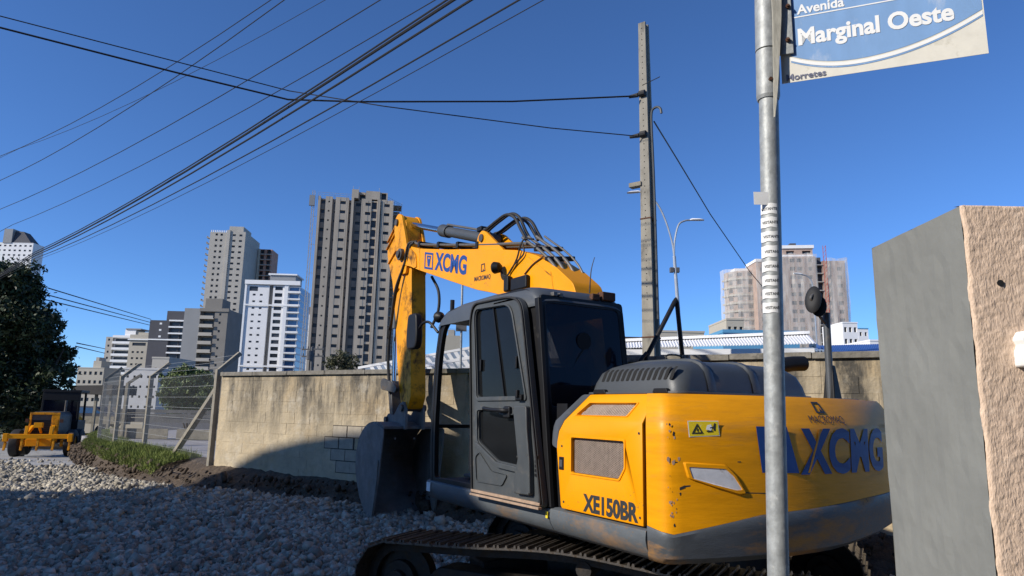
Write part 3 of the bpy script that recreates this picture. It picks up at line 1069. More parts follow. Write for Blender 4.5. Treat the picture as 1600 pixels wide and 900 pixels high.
# ------------------------------------------------------------------ concrete utility pole
UY = 12.5
U0 = at_y(1020, 555, UY); U0.z = 0.4
U1 = at_y(1005.5, 38, UY)
up_ = empty('utility_pole', U0)
tag(up_, 'tall tapering concrete utility pole with a row of holes behind the wall', 'utility pole')
uv = (U1 - U0)
UL = uv.length
ux = Vector((.80, -.60, 0)).normalized(); uy = Vector((.60, .80, 0))
b = MB()


def usec(t, shape):
    w = .135 + (.075 - .135) * t; d = .165 + (.09 - .165) * t
    c = uv * t
    return [c + ux * (a * w) + uy * (e * d) for a, e in shape]


prof_i = [(-1, -1), (1, -1), (1, -.55), (.45, -.35), (.45, .35), (1, .55), (1, 1), (-1, 1), (-1, .55), (-.45, .35), (-.45, -.35), (-1, -.55)]
b.loft([usec(t, prof_i) for t in (0, .25, .5, .75, 1)])
b.build('shaft', M['pole_concrete'], up_, bevel=.006)
b = MB()
for k in range(46):
    t = .985 - k * .0135
    d = .165 + (.09 - .165) * t
    c = uv * t - uy * (d + .0006)
    b.cyl(c, c - uy * .0015, .011, n=8)
tag(b.build('bolt_holes', M['void'], up_), kind='stuff')
for t in (.55, .30):
    b = MB(); c = uv * t; w = .135 - .06 * t; d = .165 - .075 * t
    b.box(-w - .008, w + .008, -d - .008, d + .008, -.012, .012)
    b.v = [tuple(c + ux * x + uy * y + Vector((0, 0, z))) for x, y, z in b.v]
    b.build('band', M['rust'], up_)


def u_at(py):
    lo, hi = 0., 1.
    for _ in range(40):
        m_ = (lo + hi) / 2; d = U0 + uv * m_ - Vector((0, 0, EYE))
        if 450 - 1065 * d.dot(_up) / d.dot(_fw) > py: lo = m_
        else: hi = m_
    return uv * ((lo + hi) / 2)


b = MB(); c = u_at(180) + ux * .15 + uy * -.05
pts = [u_at(500) + ux * .17 - uy * .05, u_at(300) + ux * .16 - uy * .05, u_at(205) + ux * .14 - uy * .05, u_at(185) + ux * .14 - uy * .05]
q = u_at(176)
pts += [q + ux * .17 - uy * .05, q + ux * .26 + Vector((0, 0, .03)) - uy * .05, q + ux * .33 - uy * .05 + Vector((0, 0, -.02)), q + ux * .35 - uy * .05 + Vector((0, 0, -.12))]
b.tube(smooth_path(pts, 6), .024, 8); b.build('conduit', M['hood_grey'], up_, smooth=True)
for py in (150, 213):
    q = u_at(py)
    b = MB(); b.cyl(q - ux * .10 - uy * .12, q - ux * .28 - uy * .14, .045, .03, n=10); b.cyl(q - ux * .06 - uy * .14, q + ux * .06 - uy * .14, .06, n=10)
    b.build('insulator', M['rubber'], up_, smooth=True)
q = u_at(289)
b = MB(); b.box(-.32, -.07, -.15, .0, -.03, .05); b.v = [tuple(q + ux * x + uy * y + Vector((0, 0, z))) for x, y, z in b.v]; b.build('bracket', M['concrete'], up_)
q = u_at(136); b = MB(); b.cyl(q - uy * .1, q + ux * .36 - uy * .1 + Vector((0, 0, .07)), .008, n=6); b.build('rod', M['cable'], up_)

# ------------------------------------------------------------------ street lamps
def lamp_head(root, p, d, k=1.0):
    b = MB(); d = Vector(d).normalized(); s = Vector((0, 0, 1)).cross(d)
    rings = []
    for t, w, h in ((0, .05, .05), (.12, .14, .09), (.45, .16, .08), (.62, .10, .03)):
        c = p + d * (t * k)
        rings.append([c + s * w * k, c + Vector((0, 0, h * k)), c - s * w * k, c - Vector((0, 0, .035 * k))])
    b.loft(rings)
    return b.build('lamp_head', M['roof_white'], root, smooth=True)


LY = 30.0
L0 = at_y(1066, 553, LY); L0.z = 0.4
lp = empty('street_lamp', L0)
tag(lp, 'double-armed curved street lamp on a steel post right of the utility pole', 'street lamp')
pw_ = lambda px, py: at_y(px, py, LY) - L0
b = MB(); b.tube([(0, 0, 0), pw_(1059.5, 480), pw_(1053.5, 400)], [.105, .085, .07], 10); b.build('post', M['lamp_steel'], lp, smooth=True)
b = MB(); b.tube(smooth_path([pw_(1053.5, 402), pw_(1054, 378), pw_(1060, 352), pw_(1070, 345), pw_(1079, 344)], 6), .042, 8); b.build('arm', M['lamp_steel'], lp, smooth=True)
b = MB(); b.tube(smooth_path([pw_(1053.5, 402), pw_(1050, 378), pw_(1040, 345), pw_(1028, 320), pw_(1012, 303), pw_(1000, 300)], 6), .042, 8); b.build('arm', M['lamp_steel'], lp, smooth=True)
lamp_head(lp, pw_(1078, 344), (1, -.2, -.03)); lamp_head(lp, pw_(1001, 300), (-1, .2, -.03))
b = MB(); c = pw_(1054, 422); b.box(-.21, -.05, -.1, .1, -.11, .11); b.box(.05, .21, -.1, .1, -.11, .11); b.box(-.22, .22, -.02, .02, -.02, .02); b.v = [tuple(Vector(q) + c) for q in b.v]; b.build('control_box', M['pipe_grey'], lp, bevel=.01)
LY = 60.0
L0 = at_y(1276, 540, LY); L0.z = 0.3
l2 = empty('street_lamp', L0)
tag(l2, 'thin pale single-arm street lamp in front of the netted tower', 'street lamp')
b = MB(); b.tube([(0, 0, 0), pw_(1273, 480), pw_(1271, 455)], .075, 8); b.build('post', M['lamp_steel'], l2, smooth=True)
b = MB(); b.tube(smooth_path([pw_(1271, 456), pw_(1268, 440), pw_(1262, 432), pw_(1253, 429)], 5), .06, 8); b.build('arm', M['lamp_steel'], l2, smooth=True)
lamp_head(l2, pw_(1254, 429), (-1, 0, .1), 1.3)

# ------------------------------------------------------------------ overhead cables
def cable(name, label, pts, r, group='overhead cables crossing the sky', sag=0.0, n=10):
    P = [at_z(px, py, z) if y is None else at_y(px, py, y) for px, py, z, y in pts]
    b = MB()
    Q = []
    for i in range(len(P) - 1):
        for k in range(n):
            t = k / n
            p = P[i].lerp(P[i + 1], t); p.z -= sag * 4 * t * (1 - t)
            Q.append(p)
    Q.append(P[-1])
    b.tube(Q, r, 6)
    return tag(b.build(name, M['cable'], None, smooth=True), label, 'cable', group)


def run(label, a, c, z0, z1, r, ext=.3):
    """a straight run through two pixels, lengthened beyond the frame"""
    A, B = at_z(*a, z0), at_z(*c, z1)
    d = B - A
    b = MB()
    Q = []
    for k in range(17):
        t = -.75 + 2.0 * k / 16
        p = A + d * t; p.z -= .25 * 4 * t * (1 - t) * (0 < t < 1)
        Q.append(p)
    b.tube(Q, r, 6)
    return tag(b.build('overhead_cable', M['cable'], None, smooth=True), label, 'cable', 'overhead cables crossing the sky')


run('upper of the thin cables entering high at the left edge', (0, 244), (423, 0), 8.6, 8.6, .008)
run('faint thin cable crossing the upper thin cable at left', (30, 232), (508, 0), 9.4, 9.4, .006)
run('thin cable just above the long single one at left edge', (0, 282), (444, 0), 8.3, 8.3, .009)
run('single thin cable midway between the left pair and the thick bundle', (0, 327), (594, 0), 8.0, 8.0, .009)
run('lowest thin cable leaving the bundle towards the left edge', (20, 351), (680, 0), 7.6, 7.6, .008)
run('topmost cable of the thick bundle', (54, 394), (698, 0), 7.5, 7.4, .015)
run('heavy twisted cable in the middle of the bundle', (54, 397), (708, 0), 7.4, 7.2, .024)
run('second heavy cable of the bundle, just below the twisted one', (54, 400), (736, 0), 7.2, 7.0, .018)
run('paired cable below the bundle, upper of the two', (54, 404), (811, 0), 7.0, 6.7, .012)
run('paired cable below the bundle, thinner lower one', (58, 406), (849, 0), 6.9, 6.5, .006)
b1 = cable('cross_cable', 'black cable sagging across the sky to the upper pole insulator', [(-420, -64, 7.8, None), (0, 43, 7.6, None), (274, 113, 7.4, None), (450, 155.5, 7.2, None), (560, 159, None, 11.6), (800, 158.5, None, 12.0), (993, 150, None, 12.4)], .016)
b2 = cable('cross_cable', 'thin cable sagging across the sky to the lower pole insulator', [(-420, -84, 8.6, None), (0, 25, 8.2, None), (452, 142, 7.7, None), (600, 166, None, 11.8), (860, 200, None, 12.2), (998, 213, None, 12.4)], .010)
cable('service_cable', 'taut cable running from the pole conduit down to the right', [(1022, 190, None, 12.5), (1060, 252, None, 15), (1110, 335, None, 19), (1172, 425, None, 25), (1215, 476, None, 29)], .016)
for k, (a, c) in enumerate((((75, 450), (236, 499)), ((75, 461), (236, 504)), ((70, 468), (234, 508)), ((120, 536), (164, 545)), ((118, 541), (164, 552)))):
    cable('street_cable', ['highest of the thin cables right of the dark tree', 'middle of the thin cables right of the dark tree', 'third thin cable right of the dark tree', 'upper short cable low beside the dark tree', 'lowest short cable beside the dark tree'][k],
          [(a[0], a[1], None, 34), (c[0], c[1], None, 70)], .03, 'street cables beyond the tree')

# ------------------------------------------------------------------ far power pole with cross-arms
q0 = at_y(489, 590, 70); q0.z = 0
fp = empty('power_pole', q0)
tag(fp, 'dark power pole with two cross-arms in front of the concrete tower', 'utility pole')
ff_ = lambda px, py: at_y(px, py, 70) - q0
b = MB(); b.tube([(0, 0, 0), ff_(488, 542)], [.2, .14], 8); b.build('shaft', M['dark_wall'], fp, smooth=True)
for py in (546, 557):
    b = MB(); b.bar(ff_(472, py), ff_(506, py - .5), .14, .14)
    for k in range(5): p = ff_(474 + 7.5 * k, py - 1); b.cyl(p, p + Vector((0, 0, .25)), .06, n=6)
    b.build('cross_arm', M['dark_wall'], fp)
b = MB(); p = ff_(483, 562); b.cyl(p, p + Vector((0, 0, .9)), .3, n=12); b.build('transformer', M['dark_wall'], fp)

# ------------------------------------------------------------------ roofs behind the wall
sw = empty('slotted_parapet', (-4.6, 20.0, 0))
tag(sw, 'white sloping parapet with rows of slanted slots above the block wall', 'building')
A0 = at_y(560, 573, 20.0); A1 = at_y(900, 512, 19.0)
off = Vector((-4.6, 20.0, 0))
du = (A1 - A0); Lp = du.length; du.normalize()


def sl(u, z, d): return A0 - off + du * u + Vector((0, d, z))


for z0, z1, nm in ((-.07, .0, 'top_rail'), (-.36, -.27, 'middle_rail'), (-1.2, -.55, 'base_panel')):
    b = MB(); b.prism([(0 if z0 > -.2 else (.3 if z0 > -.5 else .9), z0), (Lp, z0), (Lp, z1), (0 if z0 > -.2 else .3, z1)], -.06, .06, sl); b.build(nm, M['roof_white'], sw)
slm = None
for k in range(int((Lp - .5) / .21)):
    for row, (z0, z1) in enumerate(((-.275, -.065), (-.56, -.355))):
        u = .35 + k * .21 + row * .05
        if row == 1 and u < 1.0: continue
        w = .11 if row == 0 else .14
        b = MB(); b.prism([(u, z1), (u + w, z1), (u + w + .13, z0), (u + .13, z0)], -.05, .05, sl)
        b.build('slat', M['roof_white'], sw)
b = MB(); b.prism([(0.3, -2.2), (Lp, -2.2), (Lp, -.03), (.1, -.03)], .5, .7, sl); b.build('back_wall', M['roof_grey'], sw)

sh = empty('shed', (3, 15, 0))
tag(sh, 'long low shed with white ribbed roof sheets and lower edge tinted bluish for shade behind the wall', 'shed')
off = Vector((3, 15, 0))


def corr(A, B, C, D, n, amp, name, ma, parent, off):
    """corrugated sheet: ridge from A to B, eave from D to C"""
    b = MB(); vs = []
    nrm = (B - A).cross(D - A).normalized()
    if nrm.z < 0: nrm = -nrm
    m_ = n * 4
    for i in range(m_ + 1):
        t = i / m_
        h = nrm * (amp * (1 if i % 4 in (1, 2) else -1))
        vs += [A.lerp(B, t) + h - off, D.lerp(C, t) + h - off]
    b.add(vs, [(2 * i, 2 * i + 1, 2 * i + 3, 2 * i + 2) for i in range(m_)])
    o = b.build(name, ma, parent)
    s = o.modifiers.new('thick', 'SOLIDIFY'); s.thickness = .012
    return o


rA, rB = at_y(950, 536, 20), at_y(1263, 523, 19)
mA, mB = at_y(950, 543.5, 16.6), at_y(1275, 536, 15.9)
eA, eB = at_y(950, 549, 14.2), at_y(1292, 548, 13.4)
corr(rA, rB, mB, mA, 70, .010, 'upper_roof', M['roof_white'], sh, off)
mA2, mB2 = mA + Vector((0, .15, -.10)), mB + Vector((0, .15, -.10))
corr(mA2, mB2, eB, eA, 70, .016, 'shaded_roof_strip', M['roof_grey'], sh, off)  # blue-grey sheet carries the shade of the lower roof in its colour
b = MB(); b.bar(eA - off + Vector((0, -.1, -.03)), eB - off + Vector((-.3, -.1, -.03)), .12, .11); b.build('gutter', M['roof_white'], sh)
b = MB(); b.bar(rA - off + Vector((0, 0, .05)), rB - off + Vector((0, 0, .05)), .35, .08); b.build('ridge_cap', M['roof_white'], sh)
b = MB(); b.add([rB - off, mB - off, eB - off, Vector((eB.x, eB.y, .4)) - off, Vector((rB.x, rB.y, .4)) - off], [(0, 1, 2, 3, 4)])
b.build('gable_wall', M['roof_blue'], sh)
b = MB(); b.quad(eA - off - Vector((0, -.3, .05)), eB - off - Vector((0, -.3, .05)), Vector((eB.x, eB.y + .3, .4)) - off, Vector((eA.x, eA.y + .3, .4)) - off); b.build('front_wall', M['roof_grey'], sh)

bl = empty('blue_roof_building', (7, 16, 0))
tag(bl, 'low building with blue metal roof beyond the wall at right', 'building')
off = Vector((7, 16, 0))
a_, c_ = at_y(1270, 540, 17.5), at_y(1480, 535, 17)
d_, e_ = at_y(1260, 553, 14.5), at_y(1480, 548, 14)
corr(a_, c_, e_, d_, 60, .004, 'roof', M['roof_blue'], bl, off)
b = MB(); b.quad(d_ - off, e_ - off, Vector((e_.x, e_.y + .1, .4)) - off, Vector((d_.x, d_.y + .1, .4)) - off); b.build('front_wall', M['roof_blue'], bl)

# sign board on a thin pole, seen through the cab
q0 = at_y(722, 560, 16.5); q0.z = .4
tp = empty('notice_post', q0)
tag(tp, 'thin grey post with a small dark board, seen through the cab window', 'sign')
g_ = lambda px, py: at_y(px, py, 16.5) - q0
b = MB(); b.cyl((0, 0, 0), g_(722.5, 440), .028, n=8); b.build('post', M['galv'], tp, smooth=True)
b = MB(); b.box(-.13, .13, -.05, -.03, -.095, .095); c = g_(721, 512); b.v = [tuple(Vector(q) + c) for q in b.v]; b.build('board', M['dark_wall'], tp)

# ------------------------------------------------------------------ unseen house behind the camera, roofline shaped to cast the street shadow
Ls = Vector((-math.cos(R(SUN_HEADING)), -math.sin(R(SUN_HEADING)), 0)); Qs = Vector((-Ls.y, Ls.x, 0))
TS = math.tan(R(SUN_ELEV)); SB = -16.0
nh = empty('shadow_house', Ls * SB + Qs * 10)
tag(nh, 'unseen gabled house behind the camera, roofline shaped to cast the street shadow', 'house')
M['house'] = mat('pale_house_render', (0.45, 0.42, 0.38), 0.9, var=0.1, scale=.6)
zz_ = lambda p: p + TS * -SB
f3 = lambda q, z, d: Ls * d + Qs * (q - 10) + Vector((0, 0, z))
for nm, poly in (('shadow_roofline', [(4.85, 0), (4.68, zz_(1.62)), (4.91, zz_(1.86)), (5.42, zz_(2.25)), (7.5, zz_(3.5)), (9.0, zz_(4.3)), (9.9, zz_(4.5)), (10.05, zz_(4.3)), (10.25, zz_(3.65)), (10.8, zz_(3.35)), (11.48, zz_(3.16)), (12.34, zz_(2.76)), (13.13, zz_(2.35)), (13.98, zz_(1.81)), (14.63, zz_(1.25)), (14.7, 0)]),
                 ('low_shadow_roofline', [(14.705, 0), (14.705, zz_(.95)), (14.85, zz_(-.25)), (15.05, zz_(-.7)), (15.62, zz_(-1.05)), (16.3, zz_(-1.5)), (17.8, zz_(-2.35)), (19.8, zz_(-2.75)), (26.0, zz_(-2.95)), (26.0, 0)])):
    b = MB(); b.prism(poly, 0, -10, f3); b.build(nm, M['house'], nh)

# unseen house added behind the camera to block sky and deepen shade
ch = empty('sky_blocker', (4.5, -4.5, 0))
tag(ch, 'unseen two-storey house added behind the camera to block sky light', 'house')
M['blocker_brown'] = mat('brown_blocker_render', (0.20, 0.15, 0.11), 0.9, var=0.15, scale=.8)
b = MB(); b.box(-9.5, 9.0, -9.0, 0, 0, 8.2); b.build('wall', M['blocker_brown'], ch)
b = MB(); b.box(-10.0, 9.5, -9.4, .5, 8.2, 8.5); b.build('eaves', M['concrete'], ch)
for x in (-7.5, -4.2, -.9, 2.4, 5.7):
    for z in (1.0, 4.6):
        b = MB(); b.box(x, x + 1.5, .002, .05, z, z + 1.5); w_ = b.build('window', M['void'], ch)
        b = MB(); b.box(x - .08, x + 1.58, .0, .09, z - .1, z - .02); b.build('sill', M['concrete'], w_)

# ------------------------------------------------------------------ buildings in the distance
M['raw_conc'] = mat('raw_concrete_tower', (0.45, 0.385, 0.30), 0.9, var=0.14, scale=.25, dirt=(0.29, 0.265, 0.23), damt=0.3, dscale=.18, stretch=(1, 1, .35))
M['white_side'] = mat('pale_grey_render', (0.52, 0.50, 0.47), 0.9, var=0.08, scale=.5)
M['raw_shaded'] = mat('raw_concrete_shaded_recess', (0.24, 0.22, 0.195), 0.9, var=0.12, scale=.3)  # darker copy of the tower concrete, shade of the recesses put into colour
M['grey_tower'] = mat('grey_rendered_tower', (0.43, 0.40, 0.345), 0.9, var=0.08, scale=.2)
M['white_tower'] = mat('white_rendered_tower', (0.80, 0.79, 0.77), 0.8, var=0.04, scale=.3)
M['white_trim'] = mat('white_slab_edge', (0.82, 0.82, 0.80), 0.8, var=0.04, scale=.3)
M['grey_panel'] = mat('light_grey_panel', (0.27, 0.275, 0.275), 0.85, var=0.06, scale=.2)
M['mid_grey'] = mat('mid_grey_render', (0.23, 0.215, 0.19), 0.9, var=0.1, scale=.2)
M['slate_tower'] = mat('slate_grey_render', (0.075, 0.075, 0.085), 0.85, var=0.08, scale=.2)
M['beige_tower'] = mat('beige_render', (0.45, 0.41, 0.33), 0.9, var=0.08, scale=.2)
M['brick'] = mat('bare_clay_block', (0.50, 0.27, 0.19), 0.9, var=0.2, scale=.6)
M['pinkish'] = mat('pinkish_block_tower', (0.42, 0.31, 0.25), 0.9, var=0.15, scale=.4)
M['win_dark'] = mat('dark_window_opening', (0.032, 0.034, 0.038), 0.35, var=0.3, scale=.5, isl=0.75)
M['win_blue'] = mat('blue_window_glass', (0.045, 0.12, 0.26), 0.12, var=0.2, scale=.3, spec=.8)
M['roof_dark'] = mat('dark_roof', (0.05, 0.047, 0.045), 0.8, var=0.2, scale=2)
M['hoist'] = mat('hoist_mast_steel', (0.40, 0.40, 0.40), 0.6, 0.3, var=0.1)
M['red_steel'] = mat('red_mast_steel', (0.45, 0.10, 0.06), 0.6, 0.1, var=0.1)


def facade(mw, fn, W, z0, z1, wins, dep):
    """wall sheet with real openings; fn(x, z, d): d = depth inwards. Returns the panes"""
    xs_ = sorted({0.0, W} | {round(a, 4) for w in wins for a in w[:2]})
    zs_ = sorted({z0, z1} | {round(a, 4) for w in wins for a in w[2:4]})
    wset = {}
    for w in wins:
        wset.setdefault((round(w[2], 4), round(w[3], 4)), []).append(w)
    for k in range(len(zs_) - 1):
        za, zb = zs_[k], zs_[k + 1]
        zm = (za + zb) / 2
        row = [w for (a, c), l in wset.items() if a < zm < c for w in l]
        if not row:
            mw.quad(fn(0, za, 0), fn(W, za, 0), fn(W, zb, 0), fn(0, zb, 0))
            continue
        row.sort()
        x = 0.0
        for w in row:
            if w[0] > x + 1e-6: mw.quad(fn(x, za, 0), fn(w[0], za, 0), fn(w[0], zb, 0), fn(x, zb, 0))
            x = w[1]
        if x < W - 1e-6: mw.quad(fn(x, za, 0), fn(W, za, 0), fn(W, zb, 0), fn(x, zb, 0))
    for a, c, za, zb in wins:
        mw.quad(fn(a, za, 0), fn(a, zb, 0), fn(a, zb, dep), fn(a, za, dep))
        mw.quad(fn(c, za, 0), fn(c, zb, 0), fn(c, zb, dep), fn(c, za, dep))
        mw.quad(fn(a, za, 0), fn(c, za, 0), fn(c, za, dep), fn(a, za, dep))
        mw.quad(fn(a, zb, 0), fn(c, zb, 0), fn(c, zb, dep), fn(a, zb, dep))


def panes(mp, fn, wins, dep):
    for a, c, za, zb in wins:
        mp.quad(fn(a, za, dep - .02), fn(c, za, dep - .02), fn(c, zb, dep - .02), fn(a, zb, dep - .02))


class Tower:
    def __init__(self, name, label, px, py, D, rot, cat='building'):
        p = at_y(px, py, D)
        self.root = empty(name, (p.x, D, 0), R(rot))
        tag(self.root, label, cat)
        self.D = D
        self.mp = MB(); self.D = D

    def height(self, px, py): return at_y(px, py, self.D).z

    def front(self, name, ma, x0, W, z0, z1, wins, y=0.0, dep=.3, y_back=None, pane=True):
        mw = MB()
        fn = lambda x, z, d: (x0 + x, y + d, z)
        facade(mw, fn, W, z0, z1, wins, dep)
        yb_ = (y + 3.0) if y_back is None else y_back
        mw.quad((x0, y, z0), (x0, yb_, z0), (x0, yb_, z1), (x0, y, z1))
        mw.quad((x0 + W, y, z0), (x0 + W, yb_, z0), (x0 + W, yb_, z1), (x0 + W, y, z1))
        mw.quad((x0, y, z1), (x0 + W, y, z1), (x0 + W, yb_, z1), (x0, yb_, z1))
        o = mw.build(name, ma, self.root)
        if pane: panes(self.mp, fn, wins, dep)
        return o

    def side(self, name, ma, x, y0, W, z0, z1, wins, dep=.3, sgn=1):
        mw = MB()
        fn = lambda a, z, d: (x + sgn * (.03 - d), y0 + a, z)
        facade(mw, fn, W, z0, z1, wins, dep)
        o = mw.build(name, ma, self.root)
        panes(self.mp, fn, wins, dep)
        return o

    def box(self, name, ma, *c):
        b = MB(); b.box(*c); return b.build(name, ma, self.root)

    def done(self, ma=None):
        if self.mp.v:
            o = self.mp.build('window_panes', ma or M['win_dark'], self.root)
            tag(o, kind='stuff')


def grid(W, xs_, w, z0, fh, nf, sill, h):
    return [(x, x + w, z0 + k * fh + sill, z0 + k * fh + sill + h) for k in range(nf) for x in xs_]


# --- the tall raw concrete tower
t8 = Tower('concrete_tower', 'tall unfinished raw concrete tower with a hoist mast, right behind the digger arm', 489, 425, 198, 10)
H8 = t8.height(499, 308)
FH = 2.9
NF = int(H8 / FH)
Z8 = H8 - NF * FH
strips = [(.7, 0, None, 'raw_conc'), (1.5, 1.1, (.1, 1.3, 1.3, 1.1), 'raw_shaded'), (2.0, 0, (.8, .5, 1.5, .5), 'raw_conc'), (.95, .9, (.5, .4, 1.4, .6), 'raw_shaded'),
          (3.9, 0, (1.35, 1.65, 1.25, .95), 'raw_conc'), (.75, .9, (.2, .4, 1.4, .6), 'raw_shaded'), (.75, -.35, None, 'raw_conc'), (2.25, 1.3, (.6, 1.4, 1.25, .95), 'raw_shaded'),
          (3.0, 0, (1.2, 1.6, 1.25, .95), 'raw_conc'), (1.75, .18, (.12, 1.5, .35, 2.2), 'raw_conc'), (.9, -.25, None, 'raw_conc'), (.35, .4, (.05, .25, 1.4, .5), 'raw_shaded'), (3.0, 0, (.9, 1.6, 1.25, .95), 'raw_conc'), (.6, -.2, None, 'raw_conc')]
x = 0.0
win_me = {}
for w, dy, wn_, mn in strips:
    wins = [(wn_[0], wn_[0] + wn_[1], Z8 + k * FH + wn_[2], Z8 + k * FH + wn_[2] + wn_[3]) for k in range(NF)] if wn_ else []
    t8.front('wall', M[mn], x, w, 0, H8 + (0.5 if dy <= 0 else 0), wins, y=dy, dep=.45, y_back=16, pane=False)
    if wn_:
        key = (wn_[1], wn_[3])
        if key not in win_me:
            b = MB()
            if wn_[3] > 2:
                b.box(0, wn_[1], 0, .02, 0, wn_[3]); b.box(wn_[1] * .48, wn_[1] * .52, -.05, 0, 0, wn_[3]); b.box(0, wn_[1], -.05, 0, wn_[3] * .42, wn_[3] * .46)
            else:
                b.box(0, wn_[1], 0, .02, 0, wn_[3]); b.box(wn_[1] * .47, wn_[1] * .53, -.05, 0, 0, wn_[3])
            me = b.mesh('window'); me.materials.append(M['win_dark']); win_me[key] = me
        for k in range(NF):
            if Z8 + k * FH < 9: continue
            if wn_[1] < .45 or (wn_[1] == .5): 
                t8.mp.quad(*[(x + wn_[0] + a, dy + .4, Z8 + k * FH + wn_[2] + c) for a, c in ((0, 0), (wn_[1], 0), (wn_[1], wn_[3]), (0, wn_[3]))])
                continue
            o = link(bpy.data.objects.new('window', win_me[key])); o.parent = t8.root
            o.location = (x + wn_[0], dy + .38, Z8 + k * FH + wn_[2])
    x += w
W8 = x
# open stair bay at the right with slabs and scaffold
for k in range(1, NF + 1):
    b = MB(); b.box(W8, W8 + 2.5, 3.0, 9, Z8 + k * FH - .18, Z8 + k * FH); b.build('floor_slab', M['raw_conc'], t8.root)
t8.box('stair_wall', M['raw_shaded'], W8 + .01, W8 + 2.0, 5.0, 14, 0, H8 - 1.5)
b = MB()
for k in range(NF):
    z = Z8 + k * FH
    b.bar((W8 + .1, 2.9, z), (W8 + 2.6, 3.2, z), .1, .1)
for xx in (.2, 1.4, 2.6): b.bar((W8 + xx, 3.0, 0), (W8 + xx, 3.0, H8 + 1.0), .09, .09)
tag(b.build('scaffold', M['hoist'], t8.root), kind='stuff')
# roof block, parapet frames and antennas
xr = 10.6
t8.box('roof_block', M['raw_conc'], xr - .8, xr + 1.2, -.3, 9, H8 + .5, H8 + 3.2)
t8.front('roof_block', M['raw_conc'], xr + 1.2, 2.2, H8, H8 + 3.0, [(.3, 1.9, H8 + .5, H8 + 2.2)], y=1.6, dep=1.0, y_back=9)
t8.box('roof_block', M['raw_conc'], xr + 3.4, xr + 7.6, .0, 9, H8 + .5, H8 + 3.1)
t8.front('roof_block', M['raw_conc'], xr + 7.6, 2.3, H8, H8 + 2.9, [(.45, 1.9, H8 + .7, H8 + 2.7)], y=.3, dep=1.0, y_back=9)
b = MB()
for xx in (xr + 1.2, xr + 7.3, xr - .5): b.cyl((xx, 1, H8 + 2.8), (xx, 1, H8 + 4.6), .06, n=5)
for a_, c_ in (((0, 0), (9.8, 0)), ((xr + 9.9, 0), (W8 + 2.5, 3))):
    for z in (.5, 1.1): b.bar((a_[0], a_[1], H8 + .5 + z), (c_[0], c_[1], H8 + .5 + z - (1.2 if a_[0] > 5 else 0)), .07, .07)
    for k in range(7):
        t = k / 6; b.bar((a_[0] + (c_[0] - a_[0]) * t, a_[1] + (c_[1] - a_[1]) * t, H8 - .8), (a_[0] + (c_[0] - a_[0]) * t, a_[1] + (c_[1] - a_[1]) * t, H8 + 1.6 - (1.2 * t if a_[0] > 5 else 0)), .06, .06)
b.build('roof_railing', M['hoist'], t8.root)
# hoist mast at the left corner
b = MB()
hx0, hx1, hy = -1.9, -1.2, 1.0
for xx in (hx0, hx1):
    b.bar((xx, hy, 0), (xx, hy, H8 + 2.2), .13, .13)
    b.bar((xx, hy + .8, 0), (xx, hy + .8, H8 + 2.2), .13, .13)
z = 0.0
while z < H8 + 1.5:
    b.bar((hx0, hy, z), (hx1, hy, z + 1.5), .08, .08); b.bar((hx0, hy, z + 1.5), (hx1, hy, z + 1.5), .08, .08)
    z += 1.5
for k in range(1, NF, 3): b.bar((hx1, hy, Z8 + k * FH), (0.2, 1.2, Z8 + k * FH), .1, .1)
b.bar((-.45, 0.4, 0), (-.45, .4, H8 + .5), .07, .07)
b.build('hoist_mast', M['hoist'], t8.root)
b = MB(); b.box(-2.6, -1.0, .2, 1.0, H8 - 2.6, H8 + .6); b.build('hoist_cage', M['grey_panel'], t8.root)
b = MB()
for xx in (4.6, 8.4, 12.9, 17.6, 19.9): b.bar((xx, -.55, 2), (xx + .3, -.5, H8 + .8), .05, .05)
tag(b.build('hanging_ropes', M['win_dark'], t8.root), kind='stuff')
t8.done()

# --- tall grey tower at left with a clay-block core behind it
t5 = Tower('grey_tower', 'tallest slim grey tower left of the white building, clay-block core on its right', 318, 470, 330, 4)
H5 = t5.height(318, 362); f5 = 2.88; n5 = int(H5 / f5); z5 = H5 - n5 * f5
t5.front('wall', M['grey_tower'], 0, 8.3, 0, H5, grid(8, (2.6, 5.0), 1.15, z5, f5, n5, 1.1, 1.1), dep=.6, y_back=24)
t5.front('pier', M['white_tower'] if False else M['grey_tower'], 8.3, 1.5, 0, H5 + 1.2, [], y=-.5, y_back=24)
t5.front('wall', M['grey_tower'], 9.8, 7.4, 0, H5 + .6, grid(8, (1.2, 4.4), 1.5, z5, f5, n5, 1.1, 1.0), dep=.6, y_back=24)
t5.side('side_wall', M['grey_tower'], 17.2, 0, 24, 0, H5 + .6, [(a, a + 1.5, z5 + k * f5 + .9, z5 + k * f5 + 2.1) for k in range(n5) for a in (2, 5, 8, 11.5, 15, 18, 21)], dep=.5)
t5.box('roof_block', M['grey_tower'], 8.6, 15.5, 1.5, 14, H5 + .6, H5 + 3.6)
b = MB()
for k in range(n5):
    z = z5 + k * f5
    b.box(-1.7, 0, .5, 3.0, z - .12, z + .12); b.box(-1.7, -1.6, .5, 3.0, z, z + .9)
tag(b.build('balcony_slabs', M['grey_tower'], t5.root), kind='stuff')
b = MB()
for k in range(9): b.box(.3 + k * .9, .7 + k * .9, .1, .3, H5, H5 + 1.0)
b.build('parapet_railing', M['white_trim'], t5.root)
t5.front('clay_core', M['brick'], 17.6, 7.0, 0, H5 - 3.0, [(a, a + 2.1, z5 + k * f5 + .45, z5 + k * f5 + 2.6) for k in range(n5 - 1) for a in (.9, 4.2)], y=22, dep=1.5, y_back=34)
b = MB()
for k in range(n5 - 1): b.box(17.3, 24.9, 21.4, 22.2, z5 + k * f5 - .2, z5 + k * f5 + .2)
tag(b.build('slab_edges', M['grey_tower'], t5.root), kind='stuff')
